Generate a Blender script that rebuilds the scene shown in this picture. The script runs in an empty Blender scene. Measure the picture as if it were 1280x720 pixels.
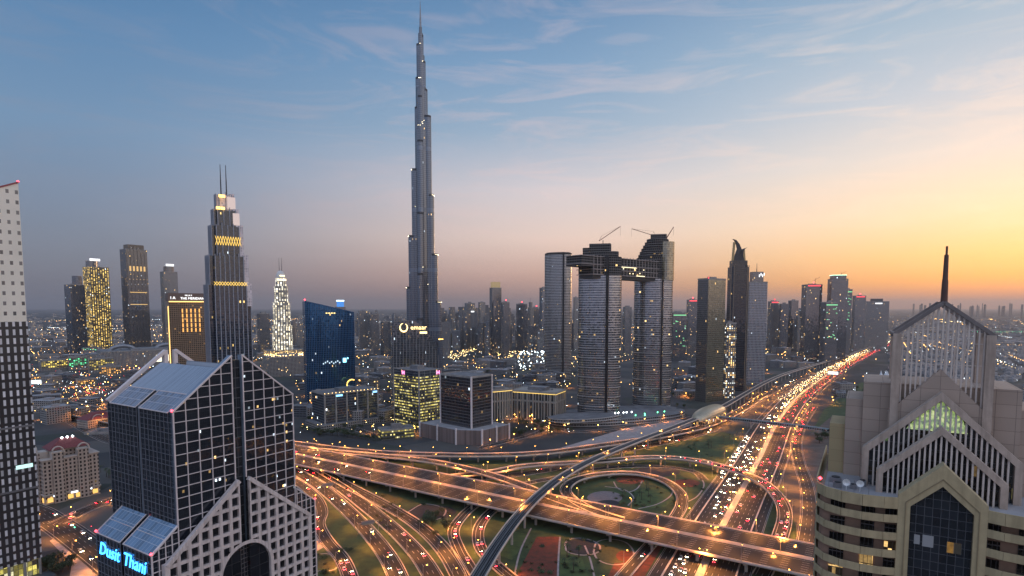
import bpy, math, random
from mathutils import Vector, Matrix
R = math.radians
SC = bpy.context.scene
COL = SC.collection
rnd = random.Random(7)

# ------------------------------------------------------------------ camera
F, CX, CY, H = 730.0, 640.0, 439.0, 175.0        # focal length and principal point in 1280-wide pixels, drone height
HAZE_D = 0.000032
REAR_FILL = 1.75
LITK = 0.17
PITCH = math.atan(0.075)
cam = bpy.data.cameras.new('camera')
cam.sensor_width = 36.0
cam.lens = 36.0 * F / 1280.0
cam.shift_y = (CY - 360.0) / 1280.0
cam.clip_start, cam.clip_end = 1.0, 120000.0
cam_o = bpy.data.objects.new('camera', cam)
cam_o.location = (0, 0, H)
cam_o.rotation_euler = (R(90) - PITCH, 0, 0)
COL.objects.link(cam_o)
SC.camera = cam_o


def S(r, g, b, k=1.0):
    """sRGB 0-255 to linear"""
    f = lambda c: (c / 12.92 if c <= 0.04045 else ((c + 0.055) / 1.055) ** 2.4) * k
    return (f(r / 255.0), f(g / 255.0), f(b / 255.0), 1.0)


# ------------------------------------------------------------------ world: dusk sky
SUN_AZ, SUN_EL = R(44), R(1.0)
W_ = bpy.data.worlds.new('World')
SC.world = W_
W_.use_nodes = True
NT = W_.node_tree
NT.nodes.clear()


def N(nt, t, **kw):
    n = nt.nodes.new(t)
    for k, v in kw.items():
        if k == 'op': n.operation = v
        elif k == 'ins':
            for i, x in v.items(): n.inputs[i].default_value = x
        else: setattr(n, k, v)
    return n


def M_(nt, op, a, b=None, c=None, clamp=False):
    n = nt.nodes.new('ShaderNodeMath'); n.operation = op; n.use_clamp = clamp
    for i, x in enumerate((a, b, c)):
        if x is None: continue
        if hasattr(x, 'is_output'): nt.links.new(x, n.inputs[i])
        else: n.inputs[i].default_value = x
    return n.outputs[0]


def MIX(nt, fac, a, b, blend='MIX'):
    n = nt.nodes.new('ShaderNodeMix'); n.data_type = 'RGBA'; n.blend_type = blend
    for i, x in ((0, fac), (6, a), (7, b)):
        if hasattr(x, 'is_output'): nt.links.new(x, n.inputs[i])
        else: n.inputs[i].default_value = x if i == 0 or len(x) == 4 else (*x, 1)
    return n.outputs[2]


def RAMP(nt, fac, stops, interp='LINEAR'):
    n = nt.nodes.new('ShaderNodeValToRGB'); cr = n.color_ramp; cr.interpolation = interp
    while len(cr.elements) > 1: cr.elements.remove(cr.elements[-1])
    cr.elements[0].position = stops[0][0]; cr.elements[0].color = stops[0][1]
    for p, c in stops[1:]:
        e = cr.elements.new(p); e.color = c
    nt.links.new(fac, n.inputs[0])
    return n.outputs[0]


tc = N(NT, 'ShaderNodeTexCoord')
sep = N(NT, 'ShaderNodeSeparateXYZ'); NT.links.new(tc.outputs['Generated'], sep.inputs[0])
dx, dy, dz = sep.outputs
el = M_(NT, 'MULTIPLY', M_(NT, 'ARCSINE', dz), 2 / math.pi)          # 0 horizon .. 1 zenith
az = M_(NT, 'MULTIPLY', M_(NT, 'ARCTAN2', dx, dy), 1 / math.pi)      # -1..1, 0 straight ahead, + to the right


def elp(y):      # elevation fraction of a picture row near the middle
    return max(0.0, math.degrees(math.atan((384.25 - y) / F)) / 90.0)


SKY_L = [(380, (112, 112, 122)), (340, (114, 122, 140)), (280, (114, 130, 156)), (200, (106, 138, 172)), (100, (84, 126, 168)), (0, (64, 110, 156))]
SKY_C = [(380, (158, 128, 124)), (345, (198, 162, 154)), (300, (224, 198, 190)), (240, (204, 196, 202)), (170, (144, 167, 191)), (90, (114, 149, 184)), (0, (84, 126, 168))]
SKY_R = [(380, (212, 142, 96)), (358, (238, 172, 94)), (330, (238, 196, 138)), (290, (234, 212, 182)), (230, (212, 209, 205)), (170, (182, 194, 206)), (100, (154, 178, 197)), (0, (112, 147, 182))]
ELS = 1.0


def skyramp(t):
    st = [(elp(y), S(*c)) for y, c in t]
    return RAMP(NT, el, st + [(0.55, S(52, 84, 128)), (1.0, S(36, 62, 104))])


cL, cC, cR = skyramp(SKY_L), skyramp(SKY_C), skyramp(SKY_R)


def smooth(x, a, b):
    n = NT.nodes.new('ShaderNodeMapRange'); n.interpolation_type = 'SMOOTHSTEP'
    NT.links.new(x, n.inputs[0]); n.inputs[1].default_value = a; n.inputs[2].default_value = b
    return n.outputs[0]


absd = M_(NT, 'ABSOLUTE', M_(NT, 'SUBTRACT', az, 0.235))             # angle from the sunset, in half turns
f1 = smooth(absd, 0.45, 0.19)
f2 = smooth(absd, 0.235, 0.02)
base = MIX(NT, f2, MIX(NT, f1, cL, cC), cR)
# thin high cloud, streaked along the horizon
mp = N(NT, 'ShaderNodeMapping', ins={3: (1.6, 1.6, 9.0)}); NT.links.new(tc.outputs['Generated'], mp.inputs[0])
mp.inputs[2].default_value = (0.12, -0.18, 0)
n1 = N(NT, 'ShaderNodeTexNoise', ins={2: 2.6, 3: 8.0, 4: 0.62, 8: 1.4}); NT.links.new(mp.outputs[0], n1.inputs[0])
cl = RAMP(NT, n1.outputs[0], [(0.48, (0, 0, 0, 1)), (0.66, (1, 1, 1, 1))])
hi = smooth(el, 0.01, 0.10)
hi2 = smooth(el, 0.42, 0.20)
cf = M_(NT, 'MULTIPLY', M_(NT, 'MULTIPLY', cl, hi), M_(NT, 'MULTIPLY', hi2, 0.25))
ccol = MIX(NT, f2, MIX(NT, f1, S(128, 136, 158), S(236, 200, 194)), S(255, 226, 204))
base = MIX(NT, cf, base, ccol)
# the sky overhead and behind the camera: brightened out of view as added fill for the facades
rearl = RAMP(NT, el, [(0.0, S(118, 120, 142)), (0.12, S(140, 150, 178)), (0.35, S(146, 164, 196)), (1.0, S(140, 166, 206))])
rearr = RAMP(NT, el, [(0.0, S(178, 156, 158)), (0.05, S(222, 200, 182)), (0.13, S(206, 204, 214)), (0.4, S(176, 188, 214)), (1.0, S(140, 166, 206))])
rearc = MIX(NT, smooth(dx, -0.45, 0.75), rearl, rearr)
rear = N(NT, 'ShaderNodeVectorMath', operation='SCALE'); NT.links.new(rearc, rear.inputs[0]); rear.inputs['Scale'].default_value = REAR_FILL
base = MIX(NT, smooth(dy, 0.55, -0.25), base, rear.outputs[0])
sky = N(NT, 'ShaderNodeTexSky', sky_type='NISHITA')
sky.sun_disc = False; sky.sun_elevation = SUN_EL; sky.sun_rotation = SUN_AZ; sky.dust_density = 2.0
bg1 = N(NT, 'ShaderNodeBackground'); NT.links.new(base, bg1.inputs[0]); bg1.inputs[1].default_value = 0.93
bg2 = N(NT, 'ShaderNodeBackground'); NT.links.new(sky.outputs[0], bg2.inputs[0]); bg2.inputs[1].default_value = 0.05
ad = N(NT, 'ShaderNodeAddShader'); NT.links.new(bg1.outputs[0], ad.inputs[0]); NT.links.new(bg2.outputs[0], ad.inputs[1])
wo = N(NT, 'ShaderNodeOutputWorld'); NT.links.new(ad.outputs[0], wo.inputs[0])

# the last of the sun, low at the right, already in the haze
sl = bpy.data.lights.new('sun', 'SUN'); sl.energy = 0.5; sl.angle = R(12); sl.color = (1.0, 0.62, 0.34)
so = bpy.data.objects.new('sun', sl); COL.objects.link(so)
sv = Vector((math.sin(SUN_AZ) * math.cos(R(3)), math.cos(SUN_AZ) * math.cos(R(3)), math.sin(R(3))))
so.rotation_euler = (-sv).to_track_quat('-Z', 'Y').to_euler()

vs = SC.view_settings
SC.display_settings.display_device = 'sRGB'
vs.view_transform = 'Standard'; vs.look = 'None'; vs.exposure = 0.2; vs.gamma = 1.0; vs.use_curve_mapping = False
SC.render.engine = 'CYCLES'
cy = SC.cycles
cy.use_denoising = True
cy.max_bounces = 5; cy.diffuse_bounces = 2; cy.glossy_bounces = 3; cy.transmission_bounces = 3; cy.volume_bounces = 0
cy.transparent_max_bounces = 6
cy.sample_clamp_indirect = 2.0
cy.sample_clamp_direct = 0.0
cy.use_light_tree = True
cy.caustics_reflective = False; cy.caustics_refractive = False


# ------------------------------------------------------------------ geometry of the picture
CP, SP = math.cos(PITCH), math.sin(PITCH)


def ray(px, py):
    a, b = (px - CX) / F, (CY - py) / F
    return Vector((a, CP + b * SP, -SP + b * CP))


def G(px, py, z=0.0):
    """world point of the picture point on the level z"""
    r = ray(px, py); t = (z - H) / r.z
    return Vector((r.x * t, r.y * t, z))


def P(px, py, Y):
    """world point of the picture point at the ground distance Y"""
    r = ray(px, py); t = Y / r.y
    return Vector((r.x * t, Y, H + r.z * t))


# ------------------------------------------------------------------ mesh building
class MB:
    def __init__(s):
        s.v, s.f, s.uv, s.m = [], [], [], []

    def face(s, pts, uvs=None, mat=0):
        i = len(s.v); s.v += [tuple(p) for p in pts]
        s.f.append(tuple(range(i, i + len(pts))))
        s.uv += [tuple(u) for u in uvs] if uvs else [(p[0], p[1]) for p in pts]
        s.m.append(mat); return s

    def prism(s, poly, z0, z1, mat=0, cap=None, bottom=False, u0=0.0, taper=None):
        n = len(poly); cap = mat if cap is None else cap
        zt = list(z1) if isinstance(z1, (list, tuple)) else [z1] * n
        top = poly if taper is None else [(taper[1] + (x - taper[1]) * taper[0], taper[2] + (y - taper[2]) * taper[0]) for x, y in poly]
        u = u0
        for i in range(n):
            a, b = poly[i], poly[(i + 1) % n]; ta, tb = top[i], top[(i + 1) % n]
            L = math.hypot(b[0] - a[0], b[1] - a[1])
            s.face([(a[0], a[1], z0), (b[0], b[1], z0), (tb[0], tb[1], zt[(i + 1) % n]), (ta[0], ta[1], zt[i])],
                   [(u, z0), (u + L, z0), (u + L, zt[(i + 1) % n]), (u, zt[i])], mat)
            u += L
        if cap >= 0: s.face([(top[i][0], top[i][1], zt[i]) for i in range(n)], None, cap)
        if bottom: s.face([(poly[i][0], poly[i][1], z0) for i in reversed(range(n))], None, cap)
        return s

    def box(s, x0, y0, z0, x1, y1, z1, mat=0, cap=None):
        return s.prism([(x0, y0), (x1, y0), (x1, y1), (x0, y1)], z0, z1, mat, cap, bottom=True)

    def beam(s, p, q, w, h, up=(0, 0, 1), mat=0):
        p, q = Vector(p), Vector(q); d = (q - p).normalized(); up = Vector(up)
        sd = d.cross(up)
        if sd.length < 1e-4: sd = d.cross(Vector((1, 0, 0)))
        sd.normalize(); up = sd.cross(d)
        c = [sd * (a * w / 2) + up * (b * h / 2) for a, b in ((-1, -1), (1, -1), (1, 1), (-1, 1))]
        A = [p + k for k in c]; B = [q + k for k in c]
        for i in range(4):
            j = (i + 1) % 4; s.face([A[i], A[j], B[j], B[i]], None, mat)
        s.face(A[::-1], None, mat); s.face(B, None, mat); return s

    def tube(s, pts, r, n=8, mat=0, close=True):
        pts = [Vector(p) for p in pts]; rr = r if isinstance(r, (list, tuple)) else [r] * len(pts); rings = []
        for i, p in enumerate(pts):
            d = (pts[min(i + 1, len(pts) - 1)] - pts[max(i - 1, 0)]).normalized()
            a = d.cross(Vector((0, 0, 1)) if abs(d.z) < 0.95 else Vector((1, 0, 0))).normalized(); b = d.cross(a)
            rings.append([p + (a * math.cos(2 * math.pi * k / n) + b * math.sin(2 * math.pi * k / n)) * rr[i] for k in range(n)])
        for i in range(len(rings) - 1):
            for k in range(n):
                j = (k + 1) % n; s.face([rings[i][k], rings[i + 1][k], rings[i + 1][j], rings[i][j]], None, mat)
        if close:
            s.face(rings[0], None, mat); s.face(rings[-1][::-1], None, mat)
        return s

    def octa(s, c, r, mat=0):
        x, y, z = c; a = [(x + r, y, z), (x, y + r, z), (x - r, y, z), (x, y - r, z)]
        for i in range(4):
            s.face([a[i], a[(i + 1) % 4], (x, y, z + r)], None, mat); s.face([a[(i + 1) % 4], a[i], (x, y, z - r)], None, mat)
        return s

    def build(s, name, mats, parent=None, smooth=False, loc=None, rz=None):
        me = bpy.data.meshes.new(name)
        me.from_pydata(s.v, [], s.f)
        ul = me.uv_layers.new(name='UVMap')
        ul.data.foreach_set('uv', [c for u in s.uv for c in u])
        for m in (mats if isinstance(mats, (list, tuple)) else [mats]): me.materials.append(m)
        me.polygons.foreach_set('material_index', s.m)
        if smooth: me.polygons.foreach_set('use_smooth', [True] * len(s.f))
        me.update()
        o = bpy.data.objects.new(name, me); COL.objects.link(o)
        if parent: o.parent = parent
        if loc is not None: o.location = loc
        if rz is not None: o.rotation_euler = (0, 0, rz)
        return o


def tag(o, label=None, cat=None, group=None, kind=None):
    if label: o['label'] = label
    if cat: o['category'] = cat
    if group: o['group'] = group
    if kind: o['kind'] = kind
    return o


def empty(name, loc, rz=0.0, label=None, cat=None, group=None):
    o = bpy.data.objects.new(name, None); COL.objects.link(o)
    o.location = loc; o.rotation_euler = (0, 0, rz); o.empty_display_size = 2
    return tag(o, label, cat, group)


KIDS = {}


def copy_tree(o, loc, rz=0.0, sc=None, label=None, group=None, parent=None):
    c = o.copy(); COL.objects.link(c)
    if parent is None:
        c.location = loc; c.rotation_euler = (0, 0, rz)
        if sc: c.scale = (sc, sc, sc)
        if label: c['label'] = label
        if group: c['group'] = group
    else: c.parent = parent
    if o.name not in KIDS: KIDS[o.name] = list(o.children)
    for ch in KIDS[o.name]: copy_tree(ch, None, parent=c)
    return c


def ell(a, b, n=32, a0=0.0, a1=2 * math.pi, cx=0, cy=0, p=2.0, rot=0.0):
    out = []; full = abs(a1 - a0 - 2 * math.pi) < 1e-6
    for k in range(n):
        t = a0 + (a1 - a0) * k / (n if full else n - 1)
        c, s_ = math.cos(t), math.sin(t)
        x = a * math.copysign(abs(c) ** (2 / p), c); y = b * math.copysign(abs(s_) ** (2 / p), s_)
        out.append((cx + x * math.cos(rot) - y * math.sin(rot), cy + x * math.sin(rot) + y * math.cos(rot)))
    return out


def rect(w, d): return [(-w / 2, -d / 2), (w / 2, -d / 2), (w / 2, d / 2), (-w / 2, d / 2)]


# ------------------------------------------------------------------ materials
MATS = {}


def pbr(name, col, rough=0.6, metal=0.0, noise=0.0, nscale=0.3, ior=1.5, bump=0.0, col2=None):
    if name in MATS: return MATS[name]
    m = bpy.data.materials.new(name); m.use_nodes = True; nt = m.node_tree; b = nt.nodes['Principled BSDF']
    b.inputs['Roughness'].default_value = rough; b.inputs['Metallic'].default_value = metal; b.inputs['IOR'].default_value = ior
    c = (*col[:3], 1)
    t = N(nt, 'ShaderNodeTexCoord')
    n = N(nt, 'ShaderNodeTexNoise', ins={2: nscale, 3: 6.0, 4: 0.62}); nt.links.new(t.outputs['Object'], n.inputs[0])
    if col2 is None: col2 = tuple(x * (1 - noise) for x in col[:3])
    r = RAMP(nt, n.outputs[0], [(0.34, (*col2[:3], 1)), (0.66, c)])
    nt.links.new(r, b.inputs['Base Color'])
    if bump:
        bp = N(nt, 'ShaderNodeBump', ins={0: bump, 1: 0.1}); nt.links.new(n.outputs[0], bp.inputs['Height']); nt.links.new(bp.outputs[0], b.inputs['Normal'])
    MATS[name] = m; return m


def weather(m, amt=0.5):
    """rain streaks and grime running down a wall"""
    nt = m.node_tree; b = nt.nodes['Principled BSDF']; src = b.inputs['Base Color'].links[0].from_socket
    t = N(nt, 'ShaderNodeTexCoord'); mp_ = N(nt, 'ShaderNodeMapping', ins={3: (0.9, 0.9, 0.07)}); nt.links.new(t.outputs['Object'], mp_.inputs[0])
    n = N(nt, 'ShaderNodeTexNoise', ins={2: 1.0, 3: 6.0, 4: 0.6}); nt.links.new(mp_.outputs[0], n.inputs[0])
    r = RAMP(nt, n.outputs[0], [(0.36, (0.62, 0.60, 0.58, 1)), (0.56, (1.08, 1.08, 1.08, 1))])
    nt.links.new(MIX(nt, amt, src, r, 'MULTIPLY'), b.inputs['Base Color']); return m


def emis(name, col, st, sample=False, base=(0.1, 0.1, 0.1)):
    if name in MATS: return MATS[name]
    m = bpy.data.materials.new(name); m.use_nodes = True; nt = m.node_tree; b = nt.nodes['Principled BSDF']
    n = N(nt, 'ShaderNodeTexNoise', ins={2: 1.3})
    t = N(nt, 'ShaderNodeTexCoord'); nt.links.new(t.outputs['Object'], n.inputs[0])
    b.inputs['Base Color'].default_value = (*base, 1)
    nt.links.new(MIX(nt, n.outputs[0], tuple(col[:3]), tuple(c * 0.8 for c in col[:3])), b.inputs['Emission Color'])
    b.inputs['Emission Strength'].default_value = st
    m.cycles.emission_sampling = 'AUTO' if sample else 'NONE'
    MATS[name] = m; return m


def facade(name, cw, ch, fx, fy, glass, frame, lit=0.1, warm=(1.0, 0.62, 0.22), cool=(0.75, 0.88, 1.0), coolf=0.25, est=1.6,
           ior=2.1, grough=0.06, frough=0.55, floorlit=0.0, wob=0.012, metal=0.0, mech=0, fmetal=0.0, var=0.32):
    """curtain wall in metres (UV: along the wall, height): frames, panes that differ slightly, some rooms lit"""
    if name in MATS: return MATS[name]
    m = bpy.data.materials.new(name); m.use_nodes = True; nt = m.node_tree; b = nt.nodes['Principled BSDF']
    uv = N(nt, 'ShaderNodeUVMap'); sp = N(nt, 'ShaderNodeSeparateXYZ'); nt.links.new(uv.outputs[0], sp.inputs[0])
    oi = N(nt, 'ShaderNodeObjectInfo')
    cu = M_(nt, 'DIVIDE', sp.outputs[0], cw); cv = M_(nt, 'DIVIDE', sp.outputs[1], ch)
    iu, iv = M_(nt, 'FLOOR', cu), M_(nt, 'FLOOR', cv); fu, fv = M_(nt, 'FRACT', cu), M_(nt, 'FRACT', cv)
    wu = M_(nt, 'MULTIPLY', M_(nt, 'GREATER_THAN', fu, fx / 2), M_(nt, 'LESS_THAN', fu, 1 - fx / 2))
    wv = M_(nt, 'MULTIPLY', M_(nt, 'GREATER_THAN', fv, fy * 0.7), M_(nt, 'LESS_THAN', fv, 1 - fy * 0.3))
    win = M_(nt, 'MULTIPLY', wu, wv)
    if mech:
        mf = M_(nt, 'LESS_THAN', M_(nt, 'FRACT', M_(nt, 'DIVIDE', iv, float(mech))), 1.5 / mech)
        win = M_(nt, 'MULTIPLY', win, M_(nt, 'SUBTRACT', 1.0, mf))
    cb = N(nt, 'ShaderNodeCombineXYZ'); nt.links.new(iu, cb.inputs[0]); nt.links.new(iv, cb.inputs[1]); nt.links.new(M_(nt, 'MULTIPLY', oi.outputs['Random'], 91.7), cb.inputs[2])
    wn = N(nt, 'ShaderNodeTexWhiteNoise'); nt.links.new(cb.outputs[0], wn.inputs[0])
    cb2 = N(nt, 'ShaderNodeCombineXYZ'); nt.links.new(M_(nt, 'FLOOR', M_(nt, 'DIVIDE', iu, 7.0)), cb2.inputs[0]); nt.links.new(iv, cb2.inputs[1]); nt.links.new(M_(nt, 'MULTIPLY', oi.outputs['Random'], 37.1), cb2.inputs[2])
    wf = N(nt, 'ShaderNodeTexWhiteNoise'); nt.links.new(cb2.outputs[0], wf.inputs[0])
    thr = M_(nt, 'ADD', lit, M_(nt, 'MULTIPLY', M_(nt, 'LESS_THAN', wf.outputs[0], floorlit), 0.75)) if floorlit else M_(nt, 'MULTIPLY', M_(nt, 'MULTIPLY', wf.outputs[0], 2.0), lit)
    thr = M_(nt, 'MULTIPLY', thr, LITK if lit < 0.3 else 1.0)
    on = M_(nt, 'LESS_THAN', wn.outputs[0], thr)
    sc3 = N(nt, 'ShaderNodeSeparateColor'); nt.links.new(wn.outputs[1], sc3.inputs[0])
    base = MIX(nt, win, tuple(frame), MIX(nt, sc3.outputs[0], tuple(c * (1 - var) for c in glass), tuple(c * (1 + var) for c in glass)))
    nz = N(nt, 'ShaderNodeTexNoise', ins={2: 0.08, 3: 5.0}); nt.links.new(uv.outputs[0], nz.inputs[0])
    base = MIX(nt, 0.35, base, MIX(nt, nz.outputs[0], (0.55, 0.55, 0.55), (1.2, 1.2, 1.2)), 'MULTIPLY')
    nt.links.new(base, b.inputs['Base Color'])
    nt.links.new(M_(nt, 'ADD', M_(nt, 'MULTIPLY', win, grough - frough), frough), b.inputs['Roughness'])
    b.inputs['IOR'].default_value = ior
    nt.links.new(M_(nt, 'ADD', fmetal, M_(nt, 'MULTIPLY', win, metal - fmetal)), b.inputs['Metallic'])
    # each pane sits a hair off true
    ge = N(nt, 'ShaderNodeNewGeometry'); vm = N(nt, 'ShaderNodeVectorMath', operation='SUBTRACT'); nt.links.new(wn.outputs[1], vm.inputs[0]); vm.inputs[1].default_value = (0.5, 0.5, 0.5)
    vsn = N(nt, 'ShaderNodeVectorMath', operation='SCALE'); nt.links.new(vm.outputs[0], vsn.inputs[0]); nt.links.new(M_(nt, 'MULTIPLY', win, wob * 2), vsn.inputs['Scale'])
    va = N(nt, 'ShaderNodeVectorMath', operation='ADD'); nt.links.new(ge.outputs['Normal'], va.inputs[0]); nt.links.new(vsn.outputs[0], va.inputs[1])
    vn = N(nt, 'ShaderNodeVectorMath', operation='NORMALIZE'); nt.links.new(va.outputs[0], vn.inputs[0]); nt.links.new(vn.outputs[0], b.inputs['Normal'])
    # lit rooms
    ec = MIX(nt, M_(nt, 'LESS_THAN', sc3.outputs[1], coolf), tuple(warm), tuple(cool))
    n2 = N(nt, 'ShaderNodeTexNoise', ins={2: 1.1, 3: 2.0}); nt.links.new(uv.outputs[0], n2.inputs[0])
    es = M_(nt, 'MULTIPLY', M_(nt, 'MULTIPLY', on, win), M_(nt, 'MULTIPLY', M_(nt, 'ADD', M_(nt, 'MULTIPLY', M_(nt, 'POWER', sc3.outputs[2], 2.5), 1.5), 0.22), M_(nt, 'MULTIPLY', n2.outputs[0], 2.0 * est)))
    nt.links.new(ec, b.inputs['Emission Color']); nt.links.new(es, b.inputs['Emission Strength'])
    m.cycles.emission_sampling = 'NONE'
    MATS[name] = m; return m


CONC = pbr('concrete', (0.34, 0.31, 0.28), 0.85, noise=0.35, nscale=0.15)
ROOF = pbr('roof_membrane', (0.22, 0.21, 0.21), 0.9, noise=0.45, nscale=0.12)
ROOFP = pbr('pale_roof', (0.36, 0.33, 0.32), 0.85, noise=0.3, nscale=0.1)
STEEL = pbr('grey_steel', (0.28, 0.28, 0.29), 0.45, 0.6, noise=0.3)
DARKST = pbr('dark_steel', (0.06, 0.06, 0.065), 0.5, 0.4, noise=0.3)
WHITEP = pbr('white_paint', (0.75, 0.74, 0.72), 0.5, noise=0.15)
STONE = pbr('pink_stone', (0.40, 0.33, 0.31), 0.7, noise=0.2, nscale=0.4)
BEIGE = pbr('beige_render', (0.40, 0.33, 0.22), 0.8, noise=0.2, nscale=0.3)
E_RED = emis('aviation_red', (1.0, 0.04, 0.06), 9.0)
E_WARM = emis('warm_lamp', (1.0, 0.62, 0.22), 9.0)
E_WHITE = emis('white_lamp', (0.85, 0.95, 1.0), 12.0)
E_GOLD = emis('gold_lamp', (1.0, 0.55, 0.12), 4.0)
E_GREEN = emis('green_lamp', (0.15, 1.0, 0.45), 5.0)


def text_mesh(name, s, size, depth, mat, parent, loc, rot, shear=0.0, align='CENTER'):
    cu = bpy.data.curves.new(name, 'FONT'); cu.body = s; cu.size = size; cu.extrude = depth; cu.shear = shear; cu.align_x = align
    cu.resolution_u = 2
    t = bpy.data.objects.new(name, cu); COL.objects.link(t)
    bpy.context.view_layer.update()
    me = bpy.data.meshes.new_from_object(t.evaluated_get(bpy.context.evaluated_depsgraph_get()))
    bpy.data.objects.remove(t); bpy.data.curves.remove(cu)
    me.materials.clear(); me.materials.append(mat)
    o = bpy.data.objects.new(name, me); COL.objects.link(o); o.parent = parent; o.location = loc; o.rotation_euler = rot
    return o

# ================================================================== ground
def ground_mat():
    m = bpy.data.materials.new('ground_dust'); m.use_nodes = True; nt = m.node_tree; b = nt.nodes['Principled BSDF']
    t = N(nt, 'ShaderNodeTexCoord')
    n1 = N(nt, 'ShaderNodeTexNoise', ins={2: 0.004, 3: 8.0, 4: 0.65}); nt.links.new(t.outputs['Object'], n1.inputs[0])
    n2 = N(nt, 'ShaderNodeTexNoise', ins={2: 0.05, 3: 6.0}); nt.links.new(t.outputs['Object'], n2.inputs[0])
    v = N(nt, 'ShaderNodeTexVoronoi', ins={2: 0.012}); nt.links.new(t.outputs['Object'], v.inputs[0])
    a = RAMP(nt, n1.outputs[0], [(0.35, (0.022, 0.022, 0.022, 1)), (0.5, (0.055, 0.05, 0.045, 1)), (0.64, (0.13, 0.11, 0.09, 1))])
    s3 = N(nt, 'ShaderNodeSeparateColor'); nt.links.new(v.outputs['Color'], s3.inputs[0])
    a = MIX(nt, 0.55, a, RAMP(nt, s3.outputs[0], [(0.0, (0.025, 0.026, 0.028, 1)), (0.4, (0.05, 0.05, 0.05, 1)), (0.7, (0.11, 0.095, 0.08, 1)), (0.85, (0.022, 0.032, 0.016, 1))], 'CONSTANT'))
    a = MIX(nt, 0.5, a, MIX(nt, n2.outputs[0], (0.5, 0.5, 0.5), (1.4, 1.4, 1.4)), 'MULTIPLY')
    nt.links.new(a, b.inputs['Base Color']); b.inputs['Roughness'].default_value = 0.95
    return m


gm = MB(); gs = 60000
gm.face([(-gs, -3000, 0), (gs, -3000, 0), (gs, gs, 0), (-gs, gs, 0)])
tag(gm.build('ground', ground_mat()), kind='structure')


def grass_mat(name, c1, c2, sc=0.25):
    m = pbr(name, c1, 0.95, noise=0.4, nscale=sc, col2=c2); return m


GRASS = grass_mat('lawn_grass', (0.060, 0.088, 0.026), (0.024, 0.042, 0.014), 0.09)
GRASS2 = grass_mat('bright_lawn', (0.085, 0.118, 0.030), (0.042, 0.066, 0.02), 0.13)
REDBED = grass_mat('red_flowers', (0.19, 0.040, 0.02), (0.09, 0.032, 0.016), 0.25)
DARKBED = grass_mat('dark_groundcover', (0.03, 0.03, 0.04), (0.015, 0.02, 0.02), 0.5)
OLIVE = grass_mat('olive_groundcover', (0.09, 0.085, 0.025), (0.05, 0.055, 0.02), 0.5)
PAVE = pbr('paving', (0.42, 0.34, 0.31), 0.85, noise=0.35, nscale=0.2)
SOIL = pbr('bare_soil', (0.13, 0.095, 0.075), 0.95, noise=0.5, nscale=0.08)


def patch(name, pts, z, mat):
    """a flat area; pts in picture pixels on the ground"""
    mb = MB(); mb.face([(*G(x, y, 0).xy, z) for x, y in pts])
    o = mb.build(name, mat); return tag(o, kind='structure')


def gpoly(name, pts, z, mat):
    mb = MB(); mb.face([(x, y, z) for x, y in pts]); return tag(mb.build(name, mat), kind='structure')


def catmull(pts, step=6.0):
    pts = [Vector(p) for p in pts]; out = []
    for i in range(len(pts) - 1):
        p0 = pts[i - 1] if i else pts[0] * 2 - pts[1]
        p1, p2 = pts[i], pts[i + 1]
        p3 = pts[i + 2] if i + 2 < len(pts) else pts[-1] * 2 - pts[-2]
        n = max(2, int((p2 - p1).length / step))
        for k in range(n):
            t = k / n; t2, t3 = t * t, t * t * t
            out.append(0.5 * ((2 * p1) + (p2 - p0) * t + (2 * p0 - 5 * p1 + 4 * p2 - p3) * t2 + (3 * p1 - p0 - 3 * p2 + p3) * t3))
    out.append(pts[-1]); return out


class Path:
    def __init__(s, pts, step=6.0):
        s.p = catmull(pts, step); s.n = []; s.d = [0.0]
        for i, p in enumerate(s.p):
            a, b = s.p[max(i - 1, 0)], s.p[min(i + 1, len(s.p) - 1)]
            t = Vector((b.x - a.x, b.y - a.y, 0)).normalized(); s.n.append(Vector((t.y, -t.x, 0)))   # to the right
            if i: s.d.append(s.d[-1] + (p - s.p[i - 1]).length)
        s.L = s.d[-1]

    def at(s, dist, off=0.0):
        dist = max(0, min(dist, s.L - 1e-3)); lo, hi = 0, len(s.d) - 1
        while hi - lo > 1:
            mid = (lo + hi) // 2
            if s.d[mid] <= dist: lo = mid
            else: hi = mid
        t = (dist - s.d[lo]) / max(1e-6, s.d[hi] - s.d[lo])
        p = s.p[lo].lerp(s.p[hi], t); n = s.n[lo].lerp(s.n[hi], t).normalized()
        return p + n * off, math.atan2(n.y, n.x) + math.pi / 2


def strip(mb, path, o0, o1, dz0=0.0, dz1=0.0, mat=0, flip=False):
    """ribbon between two offsets along the path; UV = (offset, distance)"""
    for i in range(len(path.p) - 1):
        a, b, na, nb = path.p[i], path.p[i + 1], path.n[i], path.n[i + 1]
        z0, z1 = Vector((0, 0, dz0)), Vector((0, 0, dz1))
        q = [a + na * o0 + z0, a + na * o1 + z1, b + nb * o1 + z1, b + nb * o0 + z0]
        u = [(o0 + dz0 * 0, path.d[i]), (o1, path.d[i]), (o1, path.d[i + 1]), (o0, path.d[i + 1])]
        if flip: q, u = q[::-1], u[::-1]
        mb.face(q, u, mat)


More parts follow.
